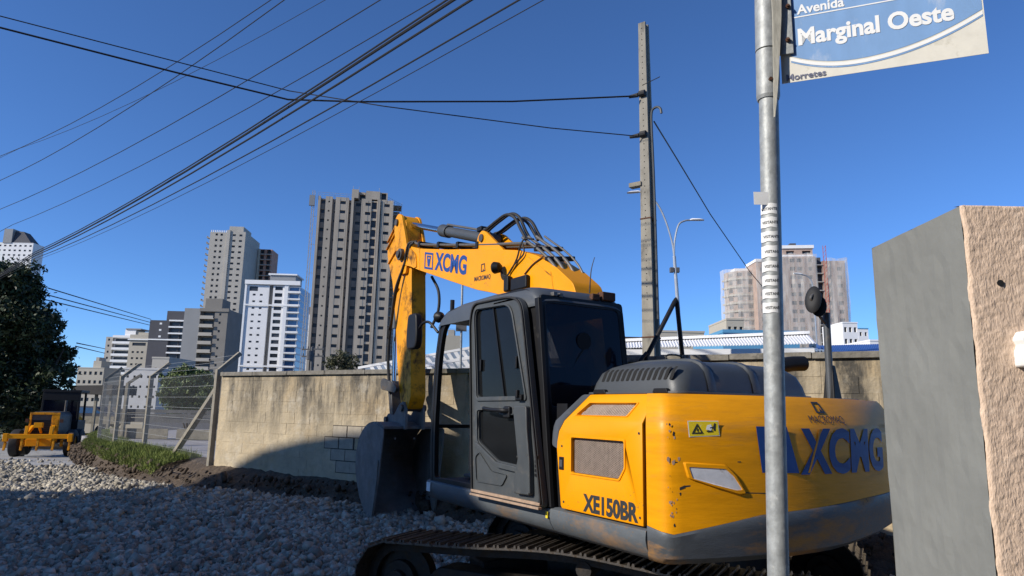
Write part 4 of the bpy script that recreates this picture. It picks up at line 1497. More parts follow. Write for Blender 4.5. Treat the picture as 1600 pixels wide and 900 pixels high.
t5.box('corner_column', M['beige_tower'], 17.5, 18.6, 21.2, 22.5, 0, H5 - 3)
t5.done()

# --- lower grey block with balconies
t4 = Tower('grey_apartment_block', 'grey apartment block with a plain pale side and stacked balconies, below the slim tower', 284, 530, 234, 2)
H4 = t4.height(290, 484); f4 = 2.92; n4 = int(H4 / f4); z4 = H4 - n4 * f4
t4.front('panel', M['grey_panel'], 0, 5.4, 0, H4 + .6, [], y=0, y_back=14)
t4.front('recess', M['mid_grey'], 5.4, 5.0, 0, H4, grid(5, (.5,), 3.6, z4, f4, n4, .2, 2.1), y=1.6, dep=.3, y_back=14)
t4.front('wall', M['mid_grey'], 10.4, 4.4, 0, H4 + .6, grid(4, (1.5, ), .7, z4, f4, n4, 1.2, .8), y=0, dep=.3, y_back=14)
t4.side('side_wall', M['mid_grey'], 14.8, 0, 14, 0, H4 + .6, [(a, a + 1.4, z4 + k * f4 + .9, z4 + k * f4 + 2.1) for k in range(n4) for a in (1.5, 5, 9)])
t4.box('roof_block', M['mid_grey'], 6.2, 12.0, 1.5, 9, H4 + .6, H4 + 4.4)
t4.box('parapet', M['mid_grey'], 5.2, 15.2, -.35, 1, H4 - .4, H4 + .75)
for k in range(n4):
    b = MB(); b.box(5.45, 10.3, -.7, 1.55, z4 + k * f4 - .15, z4 + k * f4 + .1); b.box(5.6, 10.1, -.7, -.6, z4 + k * f4 + .1, z4 + k * f4 + 1.0)
    b.build('balcony', M['grey_tower'], t4.root)
t4.done()

# --- white building with blue glass
t6 = Tower('white_apartment_tower', 'bright white apartment tower with blue glazed balconies between the grey towers', 380, 520, 290, 3)
H6 = t6.height(388, 445); f6 = 2.9; n6 = int(H6 / f6); z6 = H6 - n6 * f6
t6.front('wall', M['white_tower'], 0, 9.4, 0, H6, [w for w in grid(9, (2.6, 5.6), 1.2, z6, f6, n6, 1.2, .8) if w[3] < H6 - 3] + [(1.0, 4.6, H6 - 2.6, H6 - .6)], dep=.3, y_back=20)
t6.front('dark_strip', M['mid_grey'], 9.4, 1.7, 0, H6, [], y=1.0, y_back=20)
t6.front('wall', M['white_tower'], 11.1, 4.9, 0, H6, grid(4, (.8,), 3.2, z6, f6, n6, .9, 1.6), dep=.4, y_back=20)
t6.front('pier', M['white_trim'], 16.0, 1.6, 0, H6 + .3, [], y=-.5, y_back=20)
t6.front('balcony_recess', M['white_tower'], 17.6, 4.6, 0, H6, grid(4, (.3,), 4.0, z6, f6, n6, .1, 2.3), y=.9, dep=.3, y_back=20, pane=False)
b = MB(); 
for w in grid(4, (.3,), 4.0, z6, f6, n6, .1, 2.3): b.quad((17.6 + w[0], 1.15, w[2]), (17.6 + w[1], 1.15, w[2]), (17.6 + w[1], 1.15, w[3]), (17.6 + w[0], 1.15, w[3]))
tag(b.build('blue_panes', M['win_blue'], t6.root), kind='stuff')
t6.side('side_wall', M['white_tower'], 22.2, .9, 18, 0, H6, [])
b = MB()
for k in range(n6): b.quad((22.25, 1.5, z6 + k * f6 + .2), (22.25, 17, z6 + k * f6 + .2), (22.25, 17, z6 + k * f6 + 2.4), (22.25, 1.5, z6 + k * f6 + 2.4))
tag(b.build('side_glazing', M['win_blue'], t6.root), kind='stuff')
for k in range(n6):
    b = MB(); b.box(17.65, 22.9, -.5, .85, z6 + k * f6 - .25, z6 + k * f6 + (.65 if k % 2 else .35)); b.build('balcony', M['white_trim'], t6.root)
for k in (3, 6, n6 - 3):
    t6.box('band', M['white_trim'], -.5, 22.4, -.62, -.005 if False else -.51, z6 + k * f6 - .3, z6 + k * f6 + .3)
t6.box('corner_pier', M['white_trim'], -.8, 0, -.5, 3, 0, H6 + .2)
t6.box('parapet', M['white_trim'], -.9, 22.6, -.9, 1.2, H6 + .3, H6 + 2.1)
t6.box('roof_block', M['grey_panel'], 8.5, 19.5, 3, 14, H6 + 2.1, H6 + 5.2)
t6.box('roof_slab', M['white_trim'], 7.8, 20.2, 2.4, 14.5, H6 + 5.2, H6 + 5.8)
t6.done()

# --- dark slate tower
t3 = Tower('slate_tower', 'dark slate apartment tower with white slab bands, left of the grey block', 228, 560, 300, 2)
H3 = t3.height(234, 500); f3_ = 2.85; n3 = int(H3 / f3_); z3 = H3 - n3 * f3_
t3.front('wall', M['slate_tower'], 0, 8.6, 0, H3, [], y_back=16)
b = MB()
for k in range(n3 - 3, n3): b.box(4.3, 5.3, -.05, -.01, z3 + k * f3_ + 1.0, z3 + k * f3_ + 1.8)
b.build('white_windows', M['white_trim'], t3.root)
t3.front('recess', M['slate_tower'], 8.6, 8.4, 0, H3, grid(8, (.5, 4.4), 3.4, z3, f3_, n3, .3, 1.9), y=.6, y_back=16)
for k in range(n3 + 1):
    t3.box('slab_band', M['white_trim'], 8.4, 17.2, -.4, .55, z3 + k * f3_ - .32, z3 + k * f3_ + .32)
t3.box('white_band', M['white_trim'], -.15, 8.35, -.3, -.02, z3 + (n3 - 3) * f3_ - .3, z3 + (n3 - 3) * f3_ + .25)
t3.box('roof_block', M['slate_tower'], 6.6, 14.5, 1, 9, H3, H3 + 4.4)
t3.box('roof_block', M['slate_tower'], 14.5, 16.5, 2, 9, H3, H3 + 2.6)
t3.done()

# --- white and beige block
t2 = Tower('white_beige_block', 'white balconied block with a beige half, leftmost of the mid-height buildings', 162, 560, 320, 0)
H2 = t2.height(166, 526); f2 = 2.85; n2 = int(H2 / f2); z2 = H2 - n2 * f2
t2.front('pier', M['grey_tower'], 0, 3.2, 0, H2, grid(3, (1.0,), .9, z2, f2, n2, 1, 1), y_back=14)
t2.front('recess', M['white_tower'], 3.2, 8.2, 0, H2, grid(8, (.6,), 6.8, z2, f2, n2, .5, 1.6), y=1.2, y_back=14)
for k in range(n2 + 1):
    b = MB(); b.box(3.3, 11.6, -.5, 1.15, z2 + k * f2 - .35, z2 + k * f2 + .75); b.build('balcony', M['white_trim'], t2.root)
t2.front('wall', M['beige_tower'], 11.4, 8.6, 0, H2 + 1.2, grid(8, (1.6, 3.9, 6.0), 1.1, z2, f2, n2 - 2, 1.1, .9) + [(1.5, 7.8, H2 - 4.0, H2 - 2.6)], y=-.6, y_back=14)
t2.side('side_wall', M['mid_grey'], 20.0, -.6, 14, 0, H2 + 1.2, [])
t2.box('parapet', M['white_trim'], 10.8, 20.6, -1.2, -.65, H2 - 1.4, H2 - .8)
t2.box('roof_block', M['white_tower'], 8.0, 13.0, 1, 9, H2, H2 + 3.6)
t2.box('roof_block', M['beige_tower'], 13.0, 18.8, 1.5, 9, H2 + 1.2, H2 + 2.6)
t2.box('roof_slab', M['grey_panel'], 8.4, 15.5, .6, 9, H2 + 3.6, H2 + 4.2)
t2.done()

# --- plain small blocks, each its own thing
def plain(name, label, px0, px1, ptop, D, ma, rot=0, cols=4, fh=2.9, ww=1.2, roof=None, depth=10, wm=None, zmin=0, wh=1.1):
    t = Tower(name, label, px0, ptop + 20, D, rot)
    W = (px1 - px0) / 1065.0 * D
    Hh = t.height(px0, ptop)
    n = max(1, int(Hh / fh)); z0 = Hh - n * fh - .3
    wins = [((c + .5) * W / cols - ww / 2, (c + .5) * W / cols + ww / 2, z0 + k * fh + fh * .36, z0 + k * fh + fh * .36 + wh) for k in range(n) for c in range(cols) if z0 + k * fh > zmin]
    t.front('wall', ma, 0, W, 0, Hh, wins, y_back=depth)
    t.side('side_wall', ma, 0, 0, depth, 0, Hh, [], sgn=-1) if px0 > 900 else t.side('side_wall', ma, W, 0, depth, 0, Hh, [])
    t.box('parapet', roof or ma, -.08, W + .08, -.08, depth, Hh, Hh + .3)
    t.done(wm)
    return t, W, Hh


t, W, Hh = plain('white_block', 'narrow white block squeezed between the white tower and the raw concrete tower', 452, 492, 492, 345, M['white_tower'], cols=5, ww=1.0)
t.box('roof_block', M['pinkish'], W * .58, W * .82, 1, 6, Hh, Hh + 4.5); t.box('water_tank', M['slate_tower'], W * .3, W * .45, 1, 4, Hh, Hh + 3.5)
t, W, Hh = plain('cream_block', 'small cream block low beside the dark tree', 119, 160, 575, 230, M['beige_tower'], cols=5, ww=.9)
t.box('roof_block', M['beige_tower'], W * .5, W * .8, 1, 6, Hh, Hh + 2.6); t.box('roof_block', M['grey_tower'], W * .58, W * .7, 1, 5, Hh + 2.6, Hh + 3.8)
plain('pale_low_building', 'pale grey low building with small windows seen through the wire fence', 193, 246, 577, 105, M['white_side'], cols=5, fh=1.5, ww=.34, wh=.36)
t, W, Hh = plain('beige_stair_tower', 'pale stair tower between the low building and slate tower', 236, 262, 560, 120, M['grey_tower'], cols=2, fh=2.8, ww=.4, wh=.5)
t, W, Hh = plain('distant_tower', 'distant pale tower above the dark tree at the left edge', -22, 51, 379, 420, M['white_tower'], cols=9, fh=3.0, ww=1.5)
b = MB(); b.loft([[(W * .35, 0, Hh), (W * .95, 0, Hh), (W * .95, 9, Hh), (W * .35, 9, Hh)], [(W * .40, 2, Hh + 8.5), (W * .70, 2, Hh + 8.0), (W * .70, 8, Hh + 8.0), (W * .40, 8, Hh + 8.5)]]); b.build('crown_roof', M['slate_tower'], t.root)
t.box('lift_shaft', M['grey_panel'], W * .33, W * .52, -.4, 6, Hh, Hh + 9.2)
plain('mansard_house', 'dark-roofed house top just right of the cab', 975, 1012, 530, 80, M['roof_dark'], cols=1, ww=.8, roof=M['roof_dark'])
plain('beige_low_block', 'beige flat-roofed block behind the shed beside the street lamp', 1033, 1101, 519, 100, M['beige_tower'], cols=4, ww=.9)
plain('chimney_house', 'small brown chimney block above the white shed roof', 1113, 1120, 525, 90, M['pinkish'], cols=1, ww=.3, depth=2)
plain('blue_hall', 'light blue wall of a hall in front of the netted tower', 1131, 1250, 520, 60, M['blue_wall'], cols=1, ww=.02, roof=M['blue_wall'])
plain('cream_corner_house', 'little cream house with side balconies at the foot of the netted tower', 1136, 1163, 500, 110, M['beige_tower'], cols=3, ww=.5)
plain('white_block', 'white block right of the netted tower, nearer of the two', 1318, 1341, 505, 150, M['white_tower'], cols=3, ww=.6, fh=2.6)
plain('white_block', 'smaller white block with blue roof edge beside the plastered wall', 1342, 1358, 514, 190, M['white_tower'], cols=2, ww=.6, fh=2.6, roof=M['blue_wall'])
plain('white_house', 'low white house peeking out left of the plastered wall', 1361, 1400, 533, 120, M['white_tower'], cols=1, ww=.6)


# --- tower wrapped in building nets
def net_material():
    m = mat('debris_net', (0.62, 0.60, 0.56), 0.9, var=0.12, scale=1.2, stretch=(3, 3, .25))
    nt = m.node_tree; N, L = nt.nodes, nt.links
    b = N['Principled BSDF']
    tc = N.new('ShaderNodeTexCoord'); mp = N.new('ShaderNodeMapping'); mp.inputs['Scale'].default_value = (.9, .9, .12)
    n = N.new('ShaderNodeTexNoise'); n.inputs['Scale'].default_value = 1.0; n.inputs['Detail'].default_value = 5
    r = N.new('ShaderNodeMapRange'); r.inputs[1].default_value = .32; r.inputs[2].default_value = .7; r.inputs[3].default_value = .22; r.inputs[4].default_value = .62
    L.new(tc.outputs['Object'], mp.inputs[0]); L.new(mp.outputs[0], n.inputs['Vector']); L.new(n.outputs['Fac'], r.inputs[0]); L.new(r.outputs[0], b.inputs['Alpha'])
    return m


M['net'] = net_material()
t9 = Tower('netted_tower', 'tower block under construction wrapped in pale debris netting behind the shed', 1222, 450, 225, -8)
H9 = t9.height(1222, 401); f9 = 2.9; n9 = int(H9 / f9); z9 = H9 - n9 * f9
t9.front('wall', M['pinkish'], 0, 11.2, 0, H9, grid(11, (2.9, 5.2), 1.7, z9, f9, n9, .9, 1.3) + grid(11, (8.8,), 1.3, z9, f9, n9, .9, 1.3), y=0, dep=.5, y_back=14)
t9.front('open_bay', M['slate_tower'], 11.2, 2.2, 0, H9, [], y=2.0, y_back=14)
for k in range(n9): t9.box('floor_slab', M['grey_tower'], 11.25, 13.35, .2, 1.95, z9 + k * f9 - .15, z9 + k * f9 + .15)
t9.front('wall', M['pinkish'], 13.4, 7.2, 0, H9 - 1.5, grid(7, (1.2, 4.6), 1.6, z9, f9, n9 - 1, .9, 1.3), y=.5, dep=.5, y_back=14)
t9.side('side_wall', M['pinkish'], 0, 0, 14, 0, H9, [], sgn=-1)
t9.box('roof_block', M['white_tower'], 1.4, 11.0, 2, 10, H9 + .01, H9 + 1.0)
t9.front('roof_block', M['pinkish'], 1.4, 9.6, H9 + 1.0, H9 + 3.2, [(1.0, 3.6, H9 + 1.3, H9 + 2.4), (6.2, 9.0, H9 + 1.3, H9 + 2.4)], y=2, dep=.6, y_back=10)
t9.box('roof_slab', M['white_tower'], 1.0, 11.4, 1.6, 10.4, H9 + 3.2, H9 + 4.3)
t9.box('water_tank', M['slate_tower'], 4.0, 6.0, 3, 6, H9 + 4.3, H9 + 5.3)
b = MB()
for xx in (13.6, 14.5):
    b.bar((xx, -.5, 0), (xx, -.5, H9 + 3.5), .14, .14)
z = 2.0
while z < H9 + 3: b.bar((13.6, -.5, z), (14.5, -.5, z + 1.4), .09, .09); z += 1.4
b.build('hoist_mast', M['red_steel'], t9.root)


def net(root, path, z0, z1, name='debris_net'):
    b = MB(); nu, nz = len(path), 26
    vs = []
    for i, (x_, y_) in enumerate(path):
        for k in range(nz + 1):
            t = k / nz
            vs.append((x_ + random.gauss(0, .06) + .12 * math.sin(i * 1.3), y_ + random.gauss(0, .12) + .18 * math.sin(i * 1.9 + k * .35), z0 + (z1 - z0) * t + .25 * math.sin(i * 1.1) * (k == nz)))
    b.add(vs, [(i * (nz + 1) + k, (i + 1) * (nz + 1) + k, (i + 1) * (nz + 1) + k + 1, i * (nz + 1) + k + 1) for i in range(nu - 1) for k in range(nz)])
    return b.build(name, M['net'], root, smooth=True)


net(t9.root, [(-.8, 12), (-.9, 6), (-.9, .0), (-.6, -1.0)] + [(a, -1.1) for a in np.arange(.4, 11.3, .9)], 0, H9 + .8)
net(t9.root, [(a, -.6) for a in np.arange(14.2, 20.9, .9)] + [(21.3, -.2), (21.4, 3), (21.4, 8)], 0, H9 - .8)
t9.done()
ta = Tower('rounded_netted_tower', 'rounded tower in debris netting left of the sign post', 1140, 470, 236, 0)
HA = ta.height(1165, 422); nA = int(HA / f9); zA = HA - nA * f9
cx_, ry_ = 8.6, 7.0
b = MB()
ring = [(cx_ - 8.0 * math.cos(t), 7.5 - ry_ * math.sin(t)) for t in np.linspace(0.0, math.pi, 15)]
b.prism(ring, 0, HA, lambda a, c, d: (a, c, d)); b.build('wall', M['pinkish'], ta.root)
for k in range(nA):
    z = zA + k * f9
    b = MB()
    b.prism([(cx_ + (a - cx_) * 1.09, 7.5 + (c - 7.5) * 1.09) for a, c in ring], z - .25, z + .35, lambda a, c, d: (a, c, d)); b.build('floor_slab', M['beige_tower'], ta.root)
b = MB()
for k in range(nA):
    z = zA + k * f9 + 1.0
    for j in (2, 4, 6, 8, 10, 12):
        (a, c), (e, g) = ring[j], ring[j + 1]
        s_ = 1.012
        P_ = [(cx_ + (u - cx_) * s_, 7.5 + (v - 7.5) * s_) for u, v in ((a, c), (e, g))]
        b.quad((*P_[0], z), (*P_[1], z), (*P_[1], z + 1.2), (*P_[0], z + 1.2))
tag(b.build('window_panes', M['win_dark'], ta.root), kind='stuff')
net(ta.root, [(cx_ + (a - cx_) * 1.16, 7.5 + (c - 7.5) * 1.16) for a, c in ring], 0, HA + .8)
ta.box('roof_block', M['white_tower'], 3.5, 9, 4, 9, HA, HA + 1.4)
tb = Tower('netted_link_block', 'narrow netted block joining the two netted towers behind the sign post', 1183, 450, 232, 0)
HB = tb.height(1183, 409)
tb.front('wall', M['pinkish'], 0, 9.0, 0, HB, grid(8, (1.2, 5.0), 1.7, .5, f9, int(HB / f9), .9, 1.3), y_back=10)
tb.box('parapet', M['white_tower'], -.2, 9.2, -.2, 10, HB, HB + 1.0)
net(tb.root, [(a, -.9) for a in np.arange(-.4, 9.5, .9)], 0, HB + .4)
tb.done()
th = Tower('beige_tower', 'distant beige tower seen through the cab opening', 694, 560, 200, 0)
HH = th.height(700, 524)
th.front('wall', M['beige_tower'], 0, 4.6, 0, HH, grid(4, (.8, 2.7), .9, 1, 2.9, int(HH / 2.9) - 1, 1, 1), y_back=8)
th.box('roof_block', M['grey_tower'], .8, 2.6, 1, 5, HH, HH + 1.8)
th.done()

# ------------------------------------------------------------------ vegetation
M['leaf_dark'] = mat('dark_tree_leaves', (0.026, 0.042, 0.011), 0.6, var=0.4, scale=2.0, coords='World', isl=0.6)
M['leaf_shrub'] = mat('shrub_leaves', (0.11, 0.15, 0.04), 0.6, var=0.4, scale=3.0, coords='World', dirt=(0.14, 0.15, 0.05), damt=.25, dscale=2, isl=0.45)
M['leaf_dull'] = mat('dull_bush_leaves', (0.085, 0.085, 0.035), 0.7, var=0.5, scale=1.0, coords='World')
M['bark'] = mat('bark', (0.06, 0.048, 0.036), 0.9, var=0.4, scale=6, bump=.02, bscale=14)


def leaves(blobs, density, size, seed, off):
    r = np.random.default_rng(seed)
    P = []
    for (c, rad) in blobs:
        rad = np.array(rad); n = int(density * rad[0] * rad[1] * rad[2] * 4)
        d = r.normal(0, 1, (n, 3)); d /= np.linalg.norm(d, axis=1)[:, None]
        q = np.array(c) + d * rad * (r.uniform(.12, 1, (n, 1)) ** .45)
        # twig clumps
        k = max(6, n // 22); cl = q[r.integers(0, n, k)]
        q = cl[r.integers(0, k, n)] + r.normal(0, .20, (n, 3)) * rad.mean() * .62
        P.append(q)
    P = np.concatenate(P) - np.array(off)
    n = len(P)
    a = r.normal(0, 1, (n, 3)); a /= np.linalg.norm(a, axis=1)[:, None]
    b_ = np.cross(a, r.normal(0, 1, (n, 3))); b_ /= np.linalg.norm(b_, axis=1)[:, None]
    s = size * r.uniform(.55, 1.3, (n, 1))
    V = np.stack([P - a * s, P - b_ * s * .45, P + a * s, P + b_ * s * .45], 1).reshape(-1, 3)
    return V, np.arange(n * 4).reshape(-1, 4)


def tree(name, label, base, blobs, density, size, ma, trunk, seed, cat='tree', group=None):
    root = empty(name, base)
    tag(root, label, cat, group)
    V, Fq = leaves(blobs, density, size, seed, base)
    big_mesh('crown', V, Fq, ma, root)
    b = MB()
    for pts, r0, r1 in trunk:
        p = smooth_path([Vector(q) - Vector(base) for q in pts], 4)
        b.tube(p, [r0 + (r1 - r0) * i / (len(p) - 1) for i in range(len(p))], 8)
    b.build('trunk', M['bark'], root, smooth=True)
    return root


TD = 34.0
TX = lambda px, py, d=0: tuple(at_y(px, py, TD + d))
sc = TD / 1065.0
bl_ = [((8, 452), 44), ((38, 440), 30), ((-30, 470), 60), ((25, 500), 48), ((62, 512), 27), ((86, 508), 16), ((74, 552), 34), ((100, 548), 17), ((103, 578), 15), ((84, 590), 26), ((20, 560), 55), ((-20, 590), 60), ((50, 618), 34), ((10, 640), 38), ((70, 634), 22), ((-50, 530), 60)]
rr = random.Random(4)
blobs = [(TX(px, py, rr.uniform(-1.6, 1.6)), (r_ * sc, r_ * sc * 1.25, r_ * sc * .92)) for (px, py), r_ in bl_]
tb0 = at_y(32, 690, TD); tb0.z = -.95
tree('broad_tree', 'large dark leafy tree leaning over the grader at left', tuple(tb0), blobs, 420, .125, M['leaf_dark'],
     [([tb0, TX(45, 640), TX(62, 590), TX(55, 530), TX(40, 470)], .24, .06), ([TX(50, 625), TX(80, 580), TX(100, 545)], .12, .03), ([TX(58, 600), TX(20, 540), TX(-10, 470)], .14, .04), ([TX(22, 690), TX(18, 640), TX(5, 590)], .16, .05)], 21)
TD2 = 27.0
S2 = TD2 / 1065.0
sb0 = at_y(292, 690, TD2); sb0.z = .45
bl_ = [((292, 606), 30), ((272, 598), 20), ((312, 600), 22), ((262, 615), 16), ((322, 615), 16), ((290, 585), 18), ((280, 632), 20), ((310, 634), 18), ((255, 588), 8)]
blobs = [(tuple(at_y(px, py, TD2 + rr.uniform(-.4, .4))), (r_ * S2, r_ * S2, r_ * S2 * .85)) for (px, py), r_ in bl_]
tree('yard_shrub', 'green leafy shrub growing behind the wire fence', tuple(sb0), blobs, 6000, .06, M['leaf_shrub'],
     [([sb0, tuple(at_y(291, 640, TD2)), tuple(at_y(290, 605, TD2))], .05, .015), ([sb0, tuple(at_y(300, 640, TD2)), tuple(at_y(312, 605, TD2))], .04, .012), ([sb0, tuple(at_y(280, 640, TD2)), tuple(at_y(266, 600, TD2))], .04, .012)], 5, 'shrub')
TD3 = 60.0
S3 = TD3 / 1065.0
mb0 = at_y(533, 600, TD3); mb0.z = .3
bl_ = [((533, 562), 17), ((516, 567), 12), ((550, 566), 13), ((525, 575), 16), ((546, 578), 14)]
blobs = [(tuple(at_y(px, py, TD3)), (r_ * S3, r_ * S3, r_ * S3 * .8)) for (px, py), r_ in bl_]
tree('olive_tree', 'dull olive tree crown showing above the block wall', tuple(mb0), blobs, 420, .10, M['leaf_dull'], [([mb0, tuple(at_y(533, 585, TD3)), tuple(at_y(533, 565, TD3))], .12, .04)], 6)
# loose shrubs behind the grader
for k, (px, py, r_, D_) in enumerate(((0, 655, 34, 38.0), (42, 672, 20, 39.0))):
    c0 = at_y(px, py, D_)
    b0_ = (c0.x, c0.y, -1.0)
    s_ = D_ / 1065.0
    tree('roadside_bush', ['grey-green bush at the far left edge behind the tree trunk', 'low bush behind the grader left of its cab'][k], b0_, [(tuple(c0), (r_ * s_, r_ * s_, r_ * s_))], 520, .06, M['leaf_shrub'], [([b0_, (c0.x, c0.y, c0.z)], .05, .02)], 30 + k, 'bush')

# ------------------------------------------------------------------ motor grader
GD = 29.0
g0 = at_y(60, 712, GD); g0.z = float(road_z(g0.x, g0.y)) + .035
gr_ = empty('motor_grader', g0, R(20))
tag(gr_, 'yellow motor grader seen from behind with ripper, parked under the dark tree', 'grader')


def gwheel(x, y, w=.36, r=.56):
    b = MB()
    for sgn in (1,):
        prof_ = [(-w / 2, r * .55), (-w / 2, r * .86), (-w * .38, r * .97), (0, r), (w * .38, r * .97), (w / 2, r * .86), (w / 2, r * .55)]
        n = 28
        rings = [[(a, math.cos(2 * math.pi * k / n) * q * (1 + (.018 if k % 2 else 0) * (q > r * .9)), math.sin(2 * math.pi * k / n) * q * (1 + (.018 if k % 2 else 0) * (q > r * .9))) for k in range(n)] for a, q in prof_]
        b.loft(rings, caps=False)
    ob = MB(); ob.v = [(x + p[0], y + p[1], r + p[2]) for p in b.v]; ob.f = b.f
    t = ob.build('wheel', M['rubber'], gr_, smooth=True)
    b = MB(); b.cyl((x - w * .36, y, r), (x + w * .36, y, r), r * .56, n=20); b.cyl((x - w * .42, y, r), (x + w * .42, y, r), r * .22, n=12)
    b.build('rim', M['yellow_worn'], t, smooth=True)


for x in (-.98, .98):
    for y in (.55, 1.75): gwheel(x, y)
for x in (-.95, .95): gwheel(x, 6.3)
b = MB(); b.box(-.75, -.62, .3, 2.1, .42, .72); b.box(.62, .75, .3, 2.1, .42, .72); b.build('tandem_case', M['yellow_worn'], gr_, bevel=.03)
b = MB(); b.prism(round_poly([(-.52, .55), (.52, .55), (.52, 1.70), (.40, 1.86), (-.40, 1.86), (-.52, 1.70)], .06, 3), .25, 2.35, lambda a, c, d: (a, d, c)); b.build('engine_hood', M['steel'], gr_, bevel=.02)
b = MB(); b.box(-.54, -.47, .19, .26, .55, 1.78); b.box(.25, .54, .19, .222, .60, 1.78); b.box(-.54, .54, .18, .26, 1.74, 1.83); b.build('hood_frame', M['yellow_worn'], gr_, bevel=.012)
b = MB()
for k in range(9): b.box(-.46, .24, .225, .245, .76 + k * .085, .836 + k * .085)
b.build('radiator_grille', M['black'], gr_)
b = MB(); b.box(.29, .50, .175, .19, .66, 1.54); b.build('tool_door', M['yellow_worn'], gr_, bevel=.01)
b = MB(); b.box(-1.22, 1.22, -.42, -.26, .78, .96); b.box(-1.22, -1.05, -.44, -.24, .66, .98); b.box(1.05, 1.22, -.44, -.24, .66, .98); b.build('ripper_beam', M['yellow'], gr_, bevel=.015)
for x in (-1.13, -.55, 0, .55, 1.13):
    b = MB(); b.prism([(-.40, .95), (-.30, .95), (-.28, .50), (-.42, .30), (-.46, .34), (-.40, .52)], x - .04, x + .04, lambda a, c, d: (d, a, c)); b.build('ripper_shank', M['yellow_worn'], gr_, bevel=.008)
for x in (-.45, .42):
    b = MB(); b.bar((x, -.34, .9), (x * .85, .2, 1.25), .10, .14); b.bar((x, -.36, .92), (x, -.30, 1.28), .12, .10); b.build('ripper_link', M['yellow'], gr_, bevel=.01)
b = MB(); b.box(-.22, .08, -.36, -.16, 1.22, 1.42); b.cyl((-.07, -.2, 1.3), (-.07, .2, 1.0), .05, n=10); b.build('ripper_cylinder', M['yellow'], gr_, bevel=.01)
b = MB(); b.box(-.50, .42, -.12, .22, .46, .76); b.build('rear_plate', M['yellow'], gr_, bevel=.02)
b = MB()
cabp = [(-.72, 2.45), (.72, 2.45), (.66, 3.9), (-.66, 3.9)]
for (x, y) in cabp: b.bar((x, y, .9), (x * .96, y, 2.72), .09, .09)
b.box(-.76, .76, 2.38, 3.98, 2.70, 2.82); b.box(-.74, .74, 2.42, 3.95, .85, 1.45); b.box(-.74, .74, 2.40, 2.46, 2.35, 2.70)
cabo = b.build('cab', M['black'], gr_, bevel=.015)
b = MB(); b.box(-.66, .66, 2.43, 2.445, 1.45, 2.36); b.build('rear_window', M['cab_glass'], cabo)
b = MB(); b.box(-.3, .3, 2.9, 3.4, 1.3, 2.1); b.build('seat', M['rubber'], cabo, bevel=.05)
b = MB(); b.tube(smooth_path([(0, 3.8, 1.05), (0, 4.6, 1.25), (0, 5.6, 1.55), (0, 6.3, 1.3), (0, 6.6, .9)], 5), .17, 8); b.box(-.75, .75, 6.2, 6.4, .5, .75); b.build('front_frame', M['yellow_worn'], gr_, smooth=True)
b = MB()
n = 9
arc_ = [(.28 * math.cos(R(-70 + 140 * k / (n - 1))), .33 + .30 * math.sin(R(-70 + 140 * k / (n - 1)))) for k in range(n)]
rA = [(-1.3, 4.3 - a, c + .05) for a, c in arc_] + [(-1.3, 4.3 - a + .03, c + .05) for a, c in reversed(arc_)]
rB = [(2.35, 3.2 - a, c + .05) for a, c in arc_] + [(2.35, 3.2 - a + .03, c + .05) for a, c in reversed(arc_)]
b.loft([rA, rB]); b.build('blade', M['steel'], gr_, smooth=True)
b = MB(); b.cyl((.32, 1.9, 1.7), (.32, 1.9, 2.35), .05, n=10); b.build('exhaust', M['steel'], gr_)
for x in (-.62, .62):
    b = MB(); b.box(x - .06, x + .06, .18, .24, 1.42, 1.56); b.build('tail_lamp', M['rust'], gr_)

# ------------------------------------------------------------------ shelter, car and rail at the end of the street
s0 = at_y(138, 640, 42); s0.z = -1.0
she = empty('carport', s0)
tag(she, 'carport with dark tiled roof left of the fence corner', 'carport')
hz = lambda py: at_y(138, py, 42).z + 1.0
b = MB(); b.prism([(-1.0, hz(616)), (1.45, hz(616)), (1.45, hz(601)), (-1.0, hz(603))], -.3, 2.5, lambda a, c, d: (a, d, c)); b.build('roof', M['roof_dark'], she)
for x in (-.7, .35, 1.25):
    b = MB(); b.box(x - .07, x + .07, 0, .14, 0, hz(616) + .02); b.build('post', M['concrete'], she)
b = MB(); b.box(-1.4, 1.9, 1.2, 1.35, hz(663), hz(651)); b.build('beam', M['concrete'], she)
c0 = at_y(142, 650, 46); c0.z = .02
car = empty('parked_car', c0, R(8))
tag(car, 'dark parked car in the shade of the carport', 'car')
b = MB()
side_p = round_poly([(-2.0, .30), (2.0, .30), (2.05, .75), (1.25, .92), (.55, 1.38), (-1.0, 1.40), (-1.75, .95), (-2.05, .85)], .12, 3)
b.prism(side_p, -.82, .82, lambda a, c, d: (a, d, c)); b.build('body', M['slate_tower'], car, bevel=.06)
for s_ in (-.826, .816):
    b = MB(); b.prism([(-1.45, .95), (1.0, .95), (.45, 1.30), (-.95, 1.32)], s_, s_ + .01, lambda a, c, d: (a, d, c)); b.build('window', M['win_blue'], car)
for x in (-1.25, 1.28):
    for s_ in (-.85, .65):
        b = MB(); b.cyl((x, s_, .32), (x, s_ + .2, .32), .32, n=18); b.build('wheel', M['rubber'], car)
r0 = at_y(140, 690, 33); r0.z = float(road_z(r0.x, 33)) + .03
rl = empty('white_railing', r0)
tag(rl, 'low white barred railing beyond the grader blade', 'railing')
b = MB(); b.bar((-.9, 0, .95), (1.1, 0, .95), .04, .05); b.build('rail', M['roof_white'], rl)
b = MB(); b.bar((-.9, 0, .35), (1.1, 0, .35), .04, .05); b.build('rail', M['roof_white'], rl)
bme = None
for k in range(15):
    if bme is None:
        b = MB(); b.bar((0, 0, .0), (0, 0, .95), .03, .03); o = b.build('baluster', M['roof_white'], rl); bme = o.data
    else:
        o = link(bpy.data.objects.new('baluster', bme)); o.parent = rl
    o.location = (-.88 + k * .14, 0, 0)
hw = at_y(90, 640, 48); hw.z = -1
hs = empty('garden_wall', hw)
